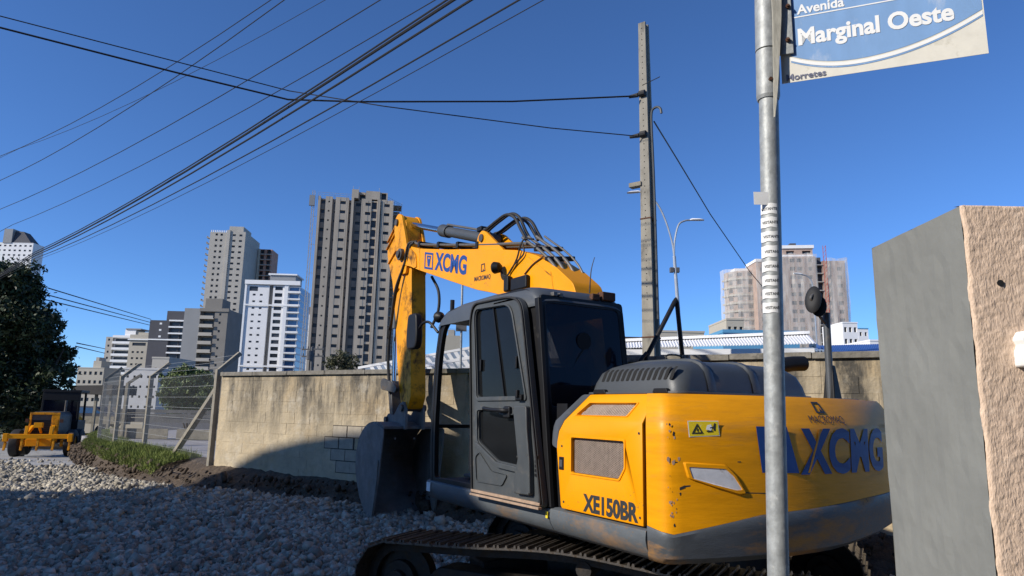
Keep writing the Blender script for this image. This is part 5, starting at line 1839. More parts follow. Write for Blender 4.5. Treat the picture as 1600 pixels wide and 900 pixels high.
tag(hs, 'pale wall closing the end of the street behind the grader', 'wall')
b = MB(); b.box(-9, 6.0, 0, .2, 0, 2.0); b.build('wall_face', M['beige_tower'], hs)
b = MB(); b.box(-9.1, 6.1, -.05, .25, 2.0, 2.1); b.build('coping', M['concrete'], hs)

# ------------------------------------------------------------------ the excavator
from mathutils.geometry import tessellate_polygon
EXC_A = R(121.49)
_F = Vector((math.cos(EXC_A), math.sin(EXC_A), 0)); _Rr = Vector((math.sin(EXC_A), -math.cos(EXC_A), 0))
EXC_P = Vector((.834, 4.248, 0)) + _F * 1.65 + _Rr * 1.25
exc = empty('excavator', EXC_P, EXC_A)
tag(exc, 'yellow crawler excavator with grey cab, arm raised and bucket lowered by the wall', 'excavator')


def UV(u, v, z):            # u forward from the tail corner, v to the right of the left flank
    return (u - 1.65, 1.25 - v, z)


def mbu(): return MB(UV)


def holed(b, outer, holes, d0, d1, f3):
    loops = [outer] + holes
    flat = [p for l in loops for p in l]
    tris = tessellate_polygon([[Vector((x, y, 0)) for x, y in l] for l in loops])
    n = len(flat)
    vs = [f3(x, y, d0) for x, y in flat] + [f3(x, y, d1) for x, y in flat]
    fs = [tuple(t) for t in tris] + [tuple(i + n for i in reversed(t)) for t in tris]
    k = 0
    for l in loops:
        m_ = len(l)
        fs += [(k + i, k + (i + 1) % m_, n + k + (i + 1) % m_, n + k + i) for i in range(m_)]
        k += m_
    return b.add(vs, fs)


S3 = lambda u, z, v: (u, v, z)         # outline on the flank, extruded across
# ---- undercarriage, turned against the house
TH = R(152.0 - 121.49)


def TK(a, b, z):
    return (a * math.cos(TH) - b * math.sin(TH), a * math.sin(TH) + b * math.cos(TH), z)


b = MB(TK)
b.box(-.75, .75, -.62, .62, .40, .70)
for sx in (-1, 1):
    for sy in (-1, 1):
        b.bar((sx * .5, sy * .4, .5), (sx * .95, sy * .95, .42), .34, .24)
b.cyl((0, 0, .70), (0, 0, .88), .56, n=36)
b.build('car_body', M['track'], exc, bevel=.02)
shoe = MB()
PITCH_S = .1725
SW = .56
shoe.prism([(-.082, 0), (.094, 0), (.094, .012), (.082, .014), (.078, .036), (.066, .036), (.060, .014), (.012, .014), (.006, .034), (-.006, .034), (-.012, .014), (-.058, .014), (-.064, .036), (-.076, .036), (-.082, .014)], -SW / 2, SW / 2, lambda a, c, d: (a, d, c))
shoe_me = shoe.mesh('track_shoe'); shoe_me.materials.append(M['grouser'])
for lat in (1.10, -1.10):
    R1, R2, A1, A2 = .315, .325, 1.54, -1.53
    path = []
    for k in range(13):                               # front idler, bottom to top
        t = R(-90 + 180 * k / 12); path.append((A1 + R1 * math.cos(t), .345 + R1 * math.sin(t)))
    for t in np.linspace(0, 1, 26)[1:-1]:             # upper run, held up by the carrier rollers
        a = A1 + (A2 - A1) * t
        z = .66 + .012 * t + .075 * math.sin(math.pi * min(1, t / .92)) ** 1.2 - .018 * math.sin(math.pi * t * 2) ** 2
        path.append((a, z))
    for k in range(13):
        t = R(90 + 180 * k / 12); path.append((A2 + R2 * math.cos(t), .355 + R2 * math.sin(t)))
    for t in np.linspace(0, 1, 26)[1:-1]:
        path.append((A2 + (A1 - A2) * t, .03))
    P = np.array(path + [path[0]])
    s_ = np.concatenate([[0], np.cumsum(np.hypot(*np.diff(P, axis=0).T))])
    L_ = s_[-1]
    NSH = int(round(L_ / PITCH_S)); pt = L_ / NSH
    b = MB(TK)
    for off in (-.09, .09):                           # the chain links
        rings = []
        for (a, z), (a2, z2) in zip(path, path[1:] + path[:1]):
            d = Vector((a2 - a, z2 - z)).normalized(); nrm = Vector((d.y, -d.x))
            rings.append([(a + nrm.x * h, lat + off + w, z + nrm.y * h) for h, w in ((0, -.02), (0, .02), (-.085, .02), (-.085, -.02))])
        rings.append(rings[0])
        b.loft(rings, caps=False)
    trk = b.build('track', M['track'], exc)
    for k in range(NSH):
        s0_ = k * pt
        q = [np.interp(s0_ + e, s_, P[:, 0], ) if 0 <= s0_ + e <= L_ else np.interp((s0_ + e) % L_, s_, P[:, 0]) for e in (-.05, 0, .05)]
        w = [np.interp((s0_ + e) % L_, s_, P[:, 1]) for e in (-.05, 0, .05)]
        d = Vector((q[2] - q[0], 0, w[2] - w[0])).normalized()
        nrm = Vector((d.z, 0, -d.x))
        X_ = Vector(TK(d.x, 0, d.z)); Z_ = Vector(TK(nrm.x, 0, nrm.z)); Y_ = Z_.cross(X_)
        c = Vector(TK(q[1], lat, w[1]))
        o = link(bpy.data.objects.new('track_shoe', shoe_me)); o.parent = trk
        o.matrix_local = Matrix(((X_.x, Y_.x, Z_.x, c.x), (X_.y, Y_.y, Z_.y, c.y), (X_.z, Y_.z, Z_.z, c.z), (0, 0, 0, 1)))
    b = MB(TK); sg = 1 if lat > 0 else -1
    b.prism(round_poly([(-1.25, .22), (1.2, .22), (1.3, .34), (1.15, .50), (-1.1, .50), (-1.3, .38)], .05, 2), lat - .13, lat + .13, lambda a, z, d: (a, d, z))
    fr = b.build('track_frame', M['track'], exc, bevel=.015)
    for nm, a, r, z in (('idler', A1, .285, .345), ('sprocket', A2, .29, .355)):
        b = MB(TK); b.cyl((a, lat - .05, z), (a, lat + .05, z), r, n=28); b.cyl((a, lat - .11, z), (a, lat + .11, z), r * .55, n=20); b.cyl((a, lat - .16, z), (a, lat + .16, z), r * .3, n=14)
        b.build(nm, M['track'], fr, bevel=.008)
    for k in range(7):
        a = -1.08 + k * .36
        b = MB(TK); b.cyl((a, lat - .14, .165), (a, lat + .14, .165), .085, n=16); b.cyl((a, lat - .16, .165), (a, lat + .16, .165), .035, n=10); b.build('roller', M['track'], fr)
    b = MB(TK); b.cyl((-.1, lat - .12, .62), (-.1, lat + .12, .62), .06, n=14); b.box(-.14, -.06, lat - .02, lat + .02, .48, .62); b.build('carrier_roller', M['track'], fr)

# ---- upper frame and skirt
b = mbu(); b.prism([(.1, .06), (3.05, .06), (3.05, 1.0), (2.6, 1.3), (2.3, 2.42), (.1, 2.42)], .90, 1.04, lambda u, v, z: (u, v, z)); b.build('upper_frame', M['black'], exc, bevel=.02)
sec = [(.03, 1.062), (0.0, 1.05), (-.006, 1.0), (.004, .955), (.035, .905), (.10, .868), (.30, .862), (.30, 1.062)]


def skirt(u0, u1, name, ma):
    b = mbu(); us_ = np.linspace(u0, u1, 9)
    b.loft([[(u, v, z) for v, z in sec] for u in us_])
    return b.build(name, ma, exc, bevel=.004)


skirt(.012, 1.012, 'skirt_panel', M['skirt']); skirt(1.018, 3.12, 'skirt_panel', M['skirt'])
b = mbu(); b.box(3.02, 3.10, -.012, -.007, .955, 1.04); b.build('serial_plate', M['white_p'], exc)
b = mbu(); b.box(1.02, 1.045, -.016, -.008, .985, 1.03); b.build('yellow_tag', M['warn'], exc)

# ---- engine side door, with grilles
def flank(u, z, d):                                   # the flank leans in above z = 1.68
    v = 0 if z <= 1.68 else (z - 1.68) * .66
    return (u, v + d, z)


low = [(.034, 1.072), (.868, 1.072), (.883, 1.09), (.935, 1.48), (.930, 1.53), (.908, 1.605), (.843, 1.68), (.034, 1.68)]
g1 = round_poly([(.755, 1.328), (.755, 1.565), (.20, 1.565), (.20, 1.40), (.255, 1.328)], .012, 2)
upp = [(.034, 1.68), (.843, 1.68), (.70, 1.866), (.034, 1.866)]
g2 = round_poly([(.735, 1.722), (.65, 1.806), (.160, 1.807), (.205, 1.722)], .01, 2)


def sheet(b, outer, hole):
    flat = outer + hole
    tris = tessellate_polygon([[Vector((x, y, 0)) for x, y in l] for l in (outer, hole)])
    b.add([flank(u, z, 0) for u, z in flat], [tuple(t) for t in tris])


b = mbu(); sheet(b, low, g1); sheet(b, upp, g2)
eng = b.build('engine_door', M['yellow'], exc)
bm = bmesh.new(); bm.from_mesh(eng.data); bmesh.ops.remove_doubles(bm, verts=bm.verts, dist=.0005); bmesh.ops.recalc_face_normals(bm, faces=bm.faces)
if sum(f.normal.y * f.calc_area() for f in bm.faces) < 0: bmesh.ops.reverse_faces(bm, faces=bm.faces)
bm.to_mesh(eng.data); bm.free()
so = eng.modifiers.new('thick', 'SOLIDIFY'); so.thickness = .028; so.offset = -1
bv = eng.modifiers.new('bevel', 'BEVEL'); bv.width = .006; bv.segments = 2; bv.limit_method = 'ANGLE'; bv.angle_limit = R(50)
eng.data.polygons.foreach_set('use_smooth', [True] * len(eng.data.polygons))
eng.data.set_sharp_from_angle(angle=R(50))
b = mbu(); b.box(-.05, .70, .135, .5, 1.83, 1.865); b.build('deck', M['yellow'], exc)
cor = round_poly([(.937, 1.48), (1.0, 1.50), (.985, 1.64), (.79, 1.866), (.704, 1.866), (.848, 1.684), (.918, 1.604)], [0, .02, .05, .02, 0, 0, 0], 2)
b = mbu(); holed(b, cor, [], .004, .05, flank); b.build('corner_panel', M['grey_paint'], exc, bevel=.005)
b = mbu(); b.box(.89, 1.02, .06, .5, 1.0, 1.80); b.build('bulkhead', M['black'], exc)
b = mbu(); b.prism([(-.02, 1.0), (.06, 1.0), (.06, 1.84), (-.02, 1.84)], .018, .05, flank); b.build('seam_gap', M['void'], exc)
# raised rims and expanded metal behind
for hole in (g1, g2):
    cu_, cz_ = sum(p[0] for p in hole) / len(hole), sum(p[1] for p in hole) / len(hole)
    out_ = [(cu_ + (u - cu_) * 1.055, cz_ + (z - cz_) * 1.11) for u, z in hole]
    b = mbu(); b.ring(out_, hole, -.007, .028, flank); rim = b.build('grille_rim', M['yellow'], eng, bevel=.003)
    b = mbu()
    u0, u1 = min(p[0] for p in hole), max(p[0] for p in hole); z0, z1 = min(p[1] for p in hole), max(p[1] for p in hole)
    stp = .027
    for sgn in (1, -1):
        c = -(z1 - z0) * 1.9
        while c < (u1 - u0):
            # line u = u0 + c + 1.9 t  (mirrored for the other family), clipped to the opening
            pts = []
            for k in range(2):
                ta, tb_ = 0, (z1 - z0)
            lo_t, hi_t = max(0, -c / 1.9), min(z1 - z0, ((u1 - u0) - c) / 1.9)
            if hi_t > lo_t + .004:
                A_ = (c + 1.9 * lo_t, lo_t); B_ = (c + 1.9 * hi_t, hi_t)
                f_ = (lambda p: (u0 + p[0], z0 + p[1])) if sgn > 0 else (lambda p: (u1 - p[0], z0 + p[1]))
                A_, B_ = f_(A_), f_(B_)
                b.bar(flank(A_[0], A_[1], .026), flank(B_[0], B_[1], .026), .0062, .004, up=(0, 1, 0))
            c += stp
    tag(b.build('expanded_metal', M['mesh_metal'], rim), kind='stuff')
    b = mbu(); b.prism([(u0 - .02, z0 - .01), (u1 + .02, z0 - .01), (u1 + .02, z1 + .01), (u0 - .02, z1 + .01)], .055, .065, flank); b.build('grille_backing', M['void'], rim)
b = mbu(); b.box(.845, .90, -.006, .02, 1.335, 1.425); b.build('latch', M['black'], eng, bevel=.004)
b = mbu(); b.box(.856, .89, -.010, -.005, 1.355, 1.405); b.build('latch_pad', M['grey_paint'], eng, bevel=.003)
for (u, z) in ((.845, 1.12), (.06, 1.12), (.06, 1.62), (.50, 1.11), (.87, 1.50)):
    b = mbu(); b.cyl((u, -.004, z), (u, .004, z), .008, n=8); b.build('panel_bolt', M['dark_ink'], eng)
# lettering on the flank
def flank_text(s, u0, z0, size, bold, xs_, ma, name, par, shear=0.0, v=-.002):
    tv, tf = text_shape(s, size, bold, shear, xs_)
    b = mbu(); b.add([flank(u0 - x, z0 + y, v) for x, y in tv], tf)
    return b.build(name, ma, par)


flank_text('XE150BR', .610, 1.092, .150, .0066, .90, M['dark_ink'], 'lettering', eng)

# ---- counterweight
AC, AR = (2.13, 1.25), 2.6
arc_u = lambda v: AC[0] - math.sqrt(AR * AR - (v - AC[1]) ** 2)
plan = [(.0, 0.0), (-.06, 0.0), (-.115, .004), (-.148, .018)]
for v in np.linspace(.045, 2.30, 46): plan.append((arc_u(v), v))
plan += [(-.20, 2.36), (-.15, 2.40), (-.08, 2.42), (0.0, 2.42)]


def cw_zb(u, v):
    if v < .02: return 1.085 + (1.062 - 1.085) * min(1, -u / .15)
    return float(np.interp(v, [0, .04, .25, .56, .9, 1.5, 2.4], [1.062, 1.055, 1.10, 1.163, 1.185, 1.225, 1.255]))


def inset(p, d):
    c = Vector((1.1, 1.22)); q = Vector(p); w = (c - q); return q + w.normalized() * d


def cw_ring(zf, d):
    return [(*inset(p, d), zf(p)) for p in plan]


zt = lambda p: 1.866
b = mbu()
b.loft([cw_ring(lambda p: cw_zb(*p), 0), cw_ring(lambda p: cw_zb(*p) * .5 + .85, 0), cw_ring(lambda p: 1.62, 0), cw_ring(lambda p: 1.665, .004), cw_ring(lambda p: 1.70, .018), cw_ring(lambda p: 1.78, .062), cw_ring(lambda p: 1.84, .10), cw_ring(zt, .125)], closed=True)
cw = b.build('counterweight', M['cw_yellow'], exc, smooth=True)
zlow = lambda p: float(np.interp(p[1], [0, 1.2, 2.4], [.862, .90, .99]))
b = mbu()
b.loft([cw_ring(lambda p: zlow(p), .16), cw_ring(lambda p: zlow(p) + .012, .085), cw_ring(lambda p: zlow(p) + .05, .032), cw_ring(lambda p: (zlow(p) + .07) * .4 + cw_zb(*p) * .6, .000), cw_ring(lambda p: cw_zb(*p) - .016, -.009), cw_ring(lambda p: cw_zb(*p) - .002, -.003), cw_ring(lambda p: cw_zb(*p) + .004, .03)], closed=True)
b.build('counterweight_bumper', M['bumper'], cw, smooth=True)
CWP = lambda v, z, d=0.0: (arc_u(v) - d, v, z)
# dented marker recess with reflector strip
lampo = round_poly([(.125, 1.438), (.335, 1.428), (.385, 1.385), (.437, 1.308), (.40, 1.305), (.27, 1.337), (.145, 1.372)], .008, 2)
b = mbu(); n = len(lampo); cv, cz = .275, 1.37
out_ = [(cv + (v - cv) * 1.17, cz + (z - cz) * 1.45) for v, z in lampo]
rings = [[CWP(v, z, -.002) for v, z in out_], [CWP(cv + (v - cv) * 1.12, cz + (z - cz) * 1.30, .012) for v, z in lampo], [CWP(v, z, .013) for v, z in lampo], [CWP(v, z, .004) for v, z in lampo]]
b.loft(rings, caps=False); b.build('marker_surround', M['cw_yellow'], cw, smooth=True)
b = mbu(); b.add([CWP(v, z, .009) for v, z in lampo], [tuple(range(n))]); b.build('reflector_strip', M['tape'], cw)
for (v0, z0, v1, z1, w) in ((.10, 1.325, .30, 1.345, .0045), (.055, 1.462, .44, 1.468, .003), (.46, 1.29, .60, 1.285, .0025), (.08, 1.312, .11, 1.325, .008)):
    b = mbu(); b.add([CWP(v0, z0 - w, .0016), CWP(v1, z1 - w, .0016), CWP(v1, z1 + w, .0016), CWP(v0, z0 + w, .0016)], [(0, 1, 2, 3)]); b.build('scratch', M['dark_ink'], cw)


rw_ = random.Random(12)
for k in range(26):
    z = rw_.uniform(1.10, 1.70); v = abs(rw_.gauss(.045, .018)); r0 = rw_.uniform(.003, .012) * (1.5 if 1.45 < z < 1.64 else 1)
    n = 9
    pl = [(v + r0 * rw_.uniform(.5, 1.2) * math.cos(2 * math.pi * i / n) * .55, z + r0 * rw_.uniform(.5, 1.4) * math.sin(2 * math.pi * i / n)) for i in range(n)]
    b = mbu(); b.add([CWP(a_, c_, .0016) for a_, c_ in pl], [tuple(range(n))]); b.build('paint_chip', M['primer'] if k % 4 else M['dark_ink'], cw)


def patch_cw(name, ma, poly, d, par):
    b = mbu(); b.add([CWP(v, z, d) for v, z in poly], [tuple(range(len(poly)))]); return b.build(name, ma, par)


wd = patch_cw('warning_label', M['warn'], [(.140, 1.613), (.310, 1.623), (.303, 1.703), (.134, 1.700)], .004, cw)
patch_cw('label_border', M['white_p'], [(.136, 1.609), (.315, 1.619), (.307, 1.707), (.130, 1.704)], .003, wd)
b = mbu(); tri_o = [(.150, 1.628), (.215, 1.632), (.182, 1.690)]; tri_i = [(.163, 1.636), (.204, 1.639), (.183, 1.676)]
holed(b, tri_o, [tri_i], .0050, .0056, lambda v, z, d: CWP(v, z, d)); b.build('warning_triangle', M['dark_ink'], wd)
patch_cw('pictogram', M['dark_ink'], [(.180, 1.643), (.188, 1.643), (.186, 1.662), (.181, 1.662)], .0053, wd)
patch_cw('pictogram', M['white_p'], [(.232, 1.655), (.262, 1.648), (.270, 1.668), (.262, 1.686), (.240, 1.680)], .0050, wd)
patch_cw('pictogram', M['dark_ink'], [(.276, 1.648), (.286, 1.648), (.290, 1.690), (.282, 1.694), (.274, 1.672), (.256, 1.668), (.256, 1.662), (.276, 1.664)], .0053, wd)
patch_cw('pictogram', M['dark_ink'], [(.236, 1.640), (.272, 1.642), (.272, 1.650), (.236, 1.648)], .0053, wd)


def cw_text(s, v0, z0, size, bold, xs_, shear, ma, rise=0.0):
    tv, tf = text_shape(s, size, bold, shear, xs_)
    b = mbu(); b.add([CWP(v0 + x, z0 + y + rise * x, .005) for x, y in tv], tf)
    return b.build('lettering', ma, cw)


# emblem: blue tilted square with the cut-out wedge, then the letters
sqo = [(.575, 1.405), (.845, 1.400), (.765, 1.678), (.545, 1.678)]
sqi = [(.672, 1.475), (.735, 1.475), (.720, 1.560), (.750, 1.620), (.610, 1.625), (.655, 1.560)]
b = mbu(); holed(b, sqo, [round_poly(sqi, .004, 1)], .0045, .0050, lambda v, z, d: CWP(v, z, d)); em = b.build('emblem', M['blue_ink'], cw)
cw_text('XCMG', .885, 1.405, .365, .0150, .86, 0.05, M['blue_ink'])
b = mbu(); b.add([CWP(v, z, .0062) for v, z in ((.915, 1.40), (.932, 1.40), (1.055, 1.665), (1.038, 1.665))], [(0, 1, 2, 3)]); b.build('emblem_stripe', M['cw_yellow'], cw)
for q_ in ([(1.075, 1.738), (1.125, 1.738), (1.125, 1.738)],):
    pass
CWT = lambda v, z, d: (*inset((arc_u(v), v), float(np.interp(z, [1.62, 1.665, 1.70, 1.78, 1.84, 1.866], [0, .004, .018, .062, .10, .125])) - d), z)
tv, tf = text_shape('MACROMAQ', .070, .0, 0, .84, 1.06)
b = mbu(); b.add([CWT(.985 + x, 1.702 + y, .004) for x, y in tv], tf); b.build('lettering', M['dark_ink'], cw)
b = mbu(); holed(b, [(1.085, 1.765), (1.175, 1.765), (1.155, 1.838), (1.085, 1.838)], [[(1.098, 1.775), (1.128, 1.775), (1.135, 1.80), (1.148, 1.78), (1.158, 1.775), (1.144, 1.828), (1.098, 1.828)]], .005, .006, CWT); b.build('emblem', M['dark_ink'], cw)
b = mbu(); b.box(.0, .55, .30, 2.30, 1.55, 1.860); b.build('tail_deck', M['yellow'], exc)
b = mbu(); b.box(.10, 2.2, 1.50, 2.42, 1.05, 1.862); b.build('right_housing', M['yellow'], exc, bevel=.03)
b = mbu(); b.box(-.16, .0, 1.72, 1.98, 1.866, 1.876); b.build('hatch_plate', M['grey_paint'], exc, bevel=.003)

# ---- engine hood: moulded grey cover with louvres
def rrect(u0, u1, v0, v1, r, n=6):
    out = []
    for cx, cy, a0 in ((u1 - r, v1 - r, 0), (u0 + r, v1 - r, 90), (u0 + r, v0 + r, 180), (u1 - r, v0 + r, 270)):
        for k in range(n + 1):
            a = R(a0 + 90 * k / n); out.append((cx + r * math.cos(a), cy + r * math.sin(a)))
    return out


b = mbu()
lv = [(1.872, 0.0, .10), (1.885, 0.0, .10), (1.95, .012, .11), (2.02, .035, .13), (2.06, .075, .15), (2.085, .13, .17), (2.097, .21, .19), (2.10, .30, .20)]
b.loft([[(u, v, z) for u, v in rrect(-.09 + d, .83 - d * 1.2, .20 + d, 1.52 - d, r)] for z, d, r in lv])
hood = b.build('engine_hood', M['hood_grey'], exc, smooth=True)
b = mbu(); b.loft([[(u, v, z) for u, v in rrect(-.115, .85, .175, 1.545, .10)] for z in (1.868, 1.884)]); b.build('hood_flange', M['grey_paint'], hood, bevel=.004)
vf = lambda z: .20 + float(np.interp(z, [1.885, 1.95, 2.02, 2.06, 2.085], [0, .012, .035, .075, .13])) - .003
for k in range(14):
    u = .672 - k * .0520
    b = mbu()
    zs_l = [1.958, 1.964, 1.985, 2.005, 2.02, 2.034, 2.042]
    ws_l = [.010, .0145, .0145, .0145, .0145, .0145, .010]
    vs = []
    for z, w in zip(zs_l, ws_l):
        sh_ = (z - 1.958) * .22
        vs += [(u + w - sh_, vf(z), z), (u - w - sh_, vf(z), z)]
    b.add(vs, [(2 * i, 2 * i + 1, 2 * i + 3, 2 * i + 2) for i in range(len(zs_l) - 1)])
    b.build('louvre', M['void'], hood)
for v in (.50, .93):
    b = mbu()
    zs = [(-.092, 1.90), (-.080, 1.96), (-.058, 2.025), (-.018, 2.066), (.04, 2.090), (.12, 2.102), (.30, 2.106), (.55, 2.106), (.70, 2.09)]
    b.loft([[(u - .004, v - .045 + dv, z + dz) for dv, dz in ((0, -.012), (.012, .008), (.05, .010), (.075, -.012))] for u, z in zs]); b.build('hood_rib', M['hood_grey'], hood, smooth=True)
for u in (.66, .05):
    b = mbu(); b.prism(round_poly([(u + .07, 1.872), (u - .07, 1.872), (u - .055, 1.902), (u + .055, 1.902)], .008, 2), .168, .20, S3); b.build('hinge', M['black'], hood, bevel=.004)
b = mbu(); b.tube(smooth_path([(.45, .62, 2.10), (.45, .62, 2.15), (.45, .66, 2.165), (.45, .74, 2.165), (.45, .78, 2.15), (.45, .78, 2.10)], 4), .007, 6); b.build('hood_handle', M['black'], hood, smooth=True)
# exhaust, rear mirror, rails
b = mbu(); b.tube(smooth_path([(.45, 1.75, 1.85), (.45, 1.75, 2.03), (.44, 1.80, 2.12), (.40, 1.95, 2.16), (.36, 2.08, 2.17)], 5), .062, 16, caps=False); b.build('exhaust_pipe', M['black'], exc, smooth=True)
b = mbu(); b.cyl((.365, 2.06, 2.168), (.358, 2.085, 2.17), .058, n=16); b.build('exhaust_mouth', M['void'], exc)
b = mbu(); b.cyl((.0, 1.875, 1.86), (.0, 1.885, 2.535), .027, n=16); b.build('mirror_post', M['grey_paint'], exc, smooth=True)
b = mbu(); b.loft([[(.0 + du, 1.895 + dv, 1.868) for du, dv in ((-.05, -.045), (.05, -.045), (.05, .055), (-.05, .055))], [(.0 + du, 1.895 + dv, 2.13) for du, dv in ((-.03, -.018), (.03, -.018), (.03, .022), (-.03, .022))]]); b.build('post_foot', M['black'], exc, bevel=.01)
b = mbu(); b.tube(smooth_path([(0, 1.88, 2.44), (0, 1.80, 2.50), (-.02, 1.70, 2.585), (-.03, 1.66, 2.63), (-.03, 1.72, 2.67), (-.02, 1.78, 2.68)], 5), .010, 8); b.build('mirror_arm', M['pipe_grey'], exc, smooth=True)


def dish(name, ma, c, ax, r0, r1, dep, par, sx=1.0):
    d, s, t = basis(Vector(ax)); c = Vector(c)
    prof_ = [(0.02, dep), (.5, dep * .92), (.82, dep * .6), (1, .0), (.97, -.012), (.02, -.012)]
    b = mbu(); n = 24
    b.loft([[c + d * h + s * (r0 * q * math.cos(2 * math.pi * k / n)) + t * (r1 * q * math.sin(2 * math.pi * k / n)) for k in range(n)] for q, h in prof_])
    return b.build(name, ma, par, smooth=True)


dish('rear_mirror', M['rubber'], (-.02, 1.70, 2.62), (-.25, -.93, .28), .062, .112, .03, exc)
dish('rear_mirror', M['black'], (-.02, 1.765, 2.575), (.55, .80, -.1), .058, .085, .02, exc)
b = mbu(); b.tube([(1.3, 1.215, 2.05), (1.3, 1.215, 2.225), (1.3, 1.57, 2.75), (1.3, 1.585, 2.775), (1.3, 1.60, 2.75), (1.3, 1.66, 2.2), (1.3, 1.665, 1.86)], .021, 10); b.build('handrail', M['black'], exc, smooth=True)
b = mbu(); b.box(1.0, 1.8, 1.05, 1.55, 1.2, 1.86); b.build('centre_housing', M['grey_paint'], exc, bevel=.03)
b = mbu(); b.tube(smooth_path([(1.28, 1.20, 2.26), (1.28, 1.13, 2.19), (1.28, 1.10, 2.1)], 4), .018, 8); b.build('handrail', M['black'], exc, smooth=True)
b = mbu(); b.cyl((1.2, 1.60, 2.02), (1.2, 1.60, 2.26), .05, .035, n=14); b.build('air_intake', M['pipe_grey'], exc, smooth=True)

# ---- cab
CW_ = .86
cabo_ = round_poly([(1.0, 1.055), (3.07, 1.03), (3.105, 1.60), (3.075, 2.25), (3.0, 2.60), (2.84, 2.70), (1.42, 2.735), (1.20, 2.62)], [.03, .03, .1, .2, .15, .15, .14, .06], 4)
dopen = round_poly([(2.18, 1.10), (3.00, 1.09), (3.03, 1.60), (2.995, 2.22), (2.92, 2.52), (2.80, 2.60), (2.18, 2.62)], [.02, .04, .1, .2, .1, .08, .02], 3)
b = mbu(); holed(b, cabo_, [dopen], .02, .065, S3); cab = b.build('cab_frame', M['black'], exc, bevel=.008)
rw = round_poly([(1.30, 1.75), (2.95, 1.70), (2.97, 2.2), (2.90, 2.52), (2.80, 2.58), (1.42, 2.60)], .06, 3)
b = mbu(); holed(b, cabo_, [rw], CW_ - .05, CW_, S3); b.build('cab_side', M['black'], cab, bevel=.006)
b = mbu(); b.prism(rw, CW_ - .03, CW_ - .025, S3); b.build('side_window', M['clear_glass'], cab)
# roof
b = mbu()
rt_ = [(1.19, 2.60), (1.225, 2.66), (1.30, 2.715), (1.42, 2.74), (2.0, 2.755), (2.5, 2.745), (2.84, 2.71), (2.95, 2.66), (3.005, 2.60)]
ring = []
for v, dz in ((.0, -.075), (.008, -.045), (.03, -.018), (.075, -.002), (.16, .006), (CW_ - .16, .006), (CW_ - .075, -.002), (CW_ - .03, -.018), (CW_ - .008, -.045), (CW_, -.075)):
    ring.append([(u, v, z + dz) for u, z in rt_] + [(2.95, v, 2.58 + dz * .3), (1.25, v, 2.58 + dz * .3)])
b.loft(ring); b.build('cab_roof', M['grey_paint'], cab, smooth=True)
# front: pillar, windscreen, split bar
b = mbu()
fr_path = [(3.07, 1.05), (3.10, 1.35), (3.105, 1.60), (3.095, 1.95), (3.065, 2.25), (3.0, 2.55)]
gl = [[(u, v, z) for v in (.07, CW_ - .06)] for u, z in fr_path]
b.loft(gl, closed=False, caps=False); b.build('windscreen', M['clear_glass'], cab, smooth=True)
b = mbu(); b.bar((3.09, .03, 1.572), (3.09, CW_ - .03, 1.572), .05, .035); b.build('windscreen_bar', M['black'], cab)
for v in (.045, CW_ - .04):
    b = mbu(); b.loft([[(u - .035, v - .03, z), (u + .012, v - .03, z), (u + .012, v + .03, z), (u - .035, v + .03, z)] for u, z in fr_path]); b.build('front_pillar', M['black'], cab, bevel=.006)
# rear wall with the tinted window
b = mbu()
zb_u = lambda z: 1.0 + (1.20 - 1.0) * (z - 1.055) / (2.62 - 1.055)
rear3 = lambda v, z, d: (zb_u(z) + .012 + d, v, z)
rwin = round_poly([(.055, 1.78), (CW_ - .05, 1.78), (CW_ - .055, 2.585), (.06, 2.585)], .05, 4)
b = mbu(); holed(b, round_poly([(.02, 1.055), (CW_, 1.055), (CW_, 2.65), (.02, 2.65)], .03, 2), [rwin], -.012, .03, rear3); b.build('rear_wall', M['black'], cab, bevel=.006)
b = mbu(); b.add([rear3(v, z, -.005) for v, z in rwin], [tuple(range(len(rwin)))]); b.build('rear_window', M['cab_glass'], cab)
# rear corner post, black
b = mbu(); b.loft([[(zb_u(z) - .005, -.004, z), (zb_u(z) + .05, -.004, z), (zb_u(z) + .05, .03, z), (zb_u(z) - .012, .03, z)] for z in (1.06, 1.6, 2.2, 2.62)]); b.build('rear_pillar', M['black'], cab, bevel=.006)
# door, swung right back against the flank: its inner face shows
do = round_poly([(1.012, 1.052), (2.075, 1.040), (2.205, 2.55), (2.15, 2.685), (1.50, 2.672), (1.335, 2.60)], [.06, .03, .1, .08, .16, .12], 5)
dw = round_poly([(1.275, 1.855), (2.025, 1.850), (2.112, 2.565), (2.08, 2.61), (1.58, 2.592), (1.50, 2.54)], [.03, .03, .06, .03, .05, .08], 4)
dl = round_poly([(1.262, 1.325), (1.665, 1.343), (1.985, 1.478), (2.008, 1.735), (1.70, 1.745), (1.62, 1.70), (1.44, 1.705), (1.405, 1.72)], .03, 3)
b = mbu(); holed(b, do, [dw, dl], -.060, -.012, S3); door = b.build('cab_door', M['door_grey'], cab, bevel=.008)
for pl, nm in ((dw, 'door_window'), (dl, 'lower_door_window')):
    b = mbu(); b.prism(pl, -.040, -.034, S3); b.build(nm, M['door_glass'], door)


def scaled(pl, k):
    cu_, cz_ = sum(p[0] for p in pl) / len(pl), sum(p[1] for p in pl) / len(pl)
    return [(cu_ + (u - cu_) * k, cz_ + (z - cz_) * (k if k > 1 else k)) for u, z in pl]


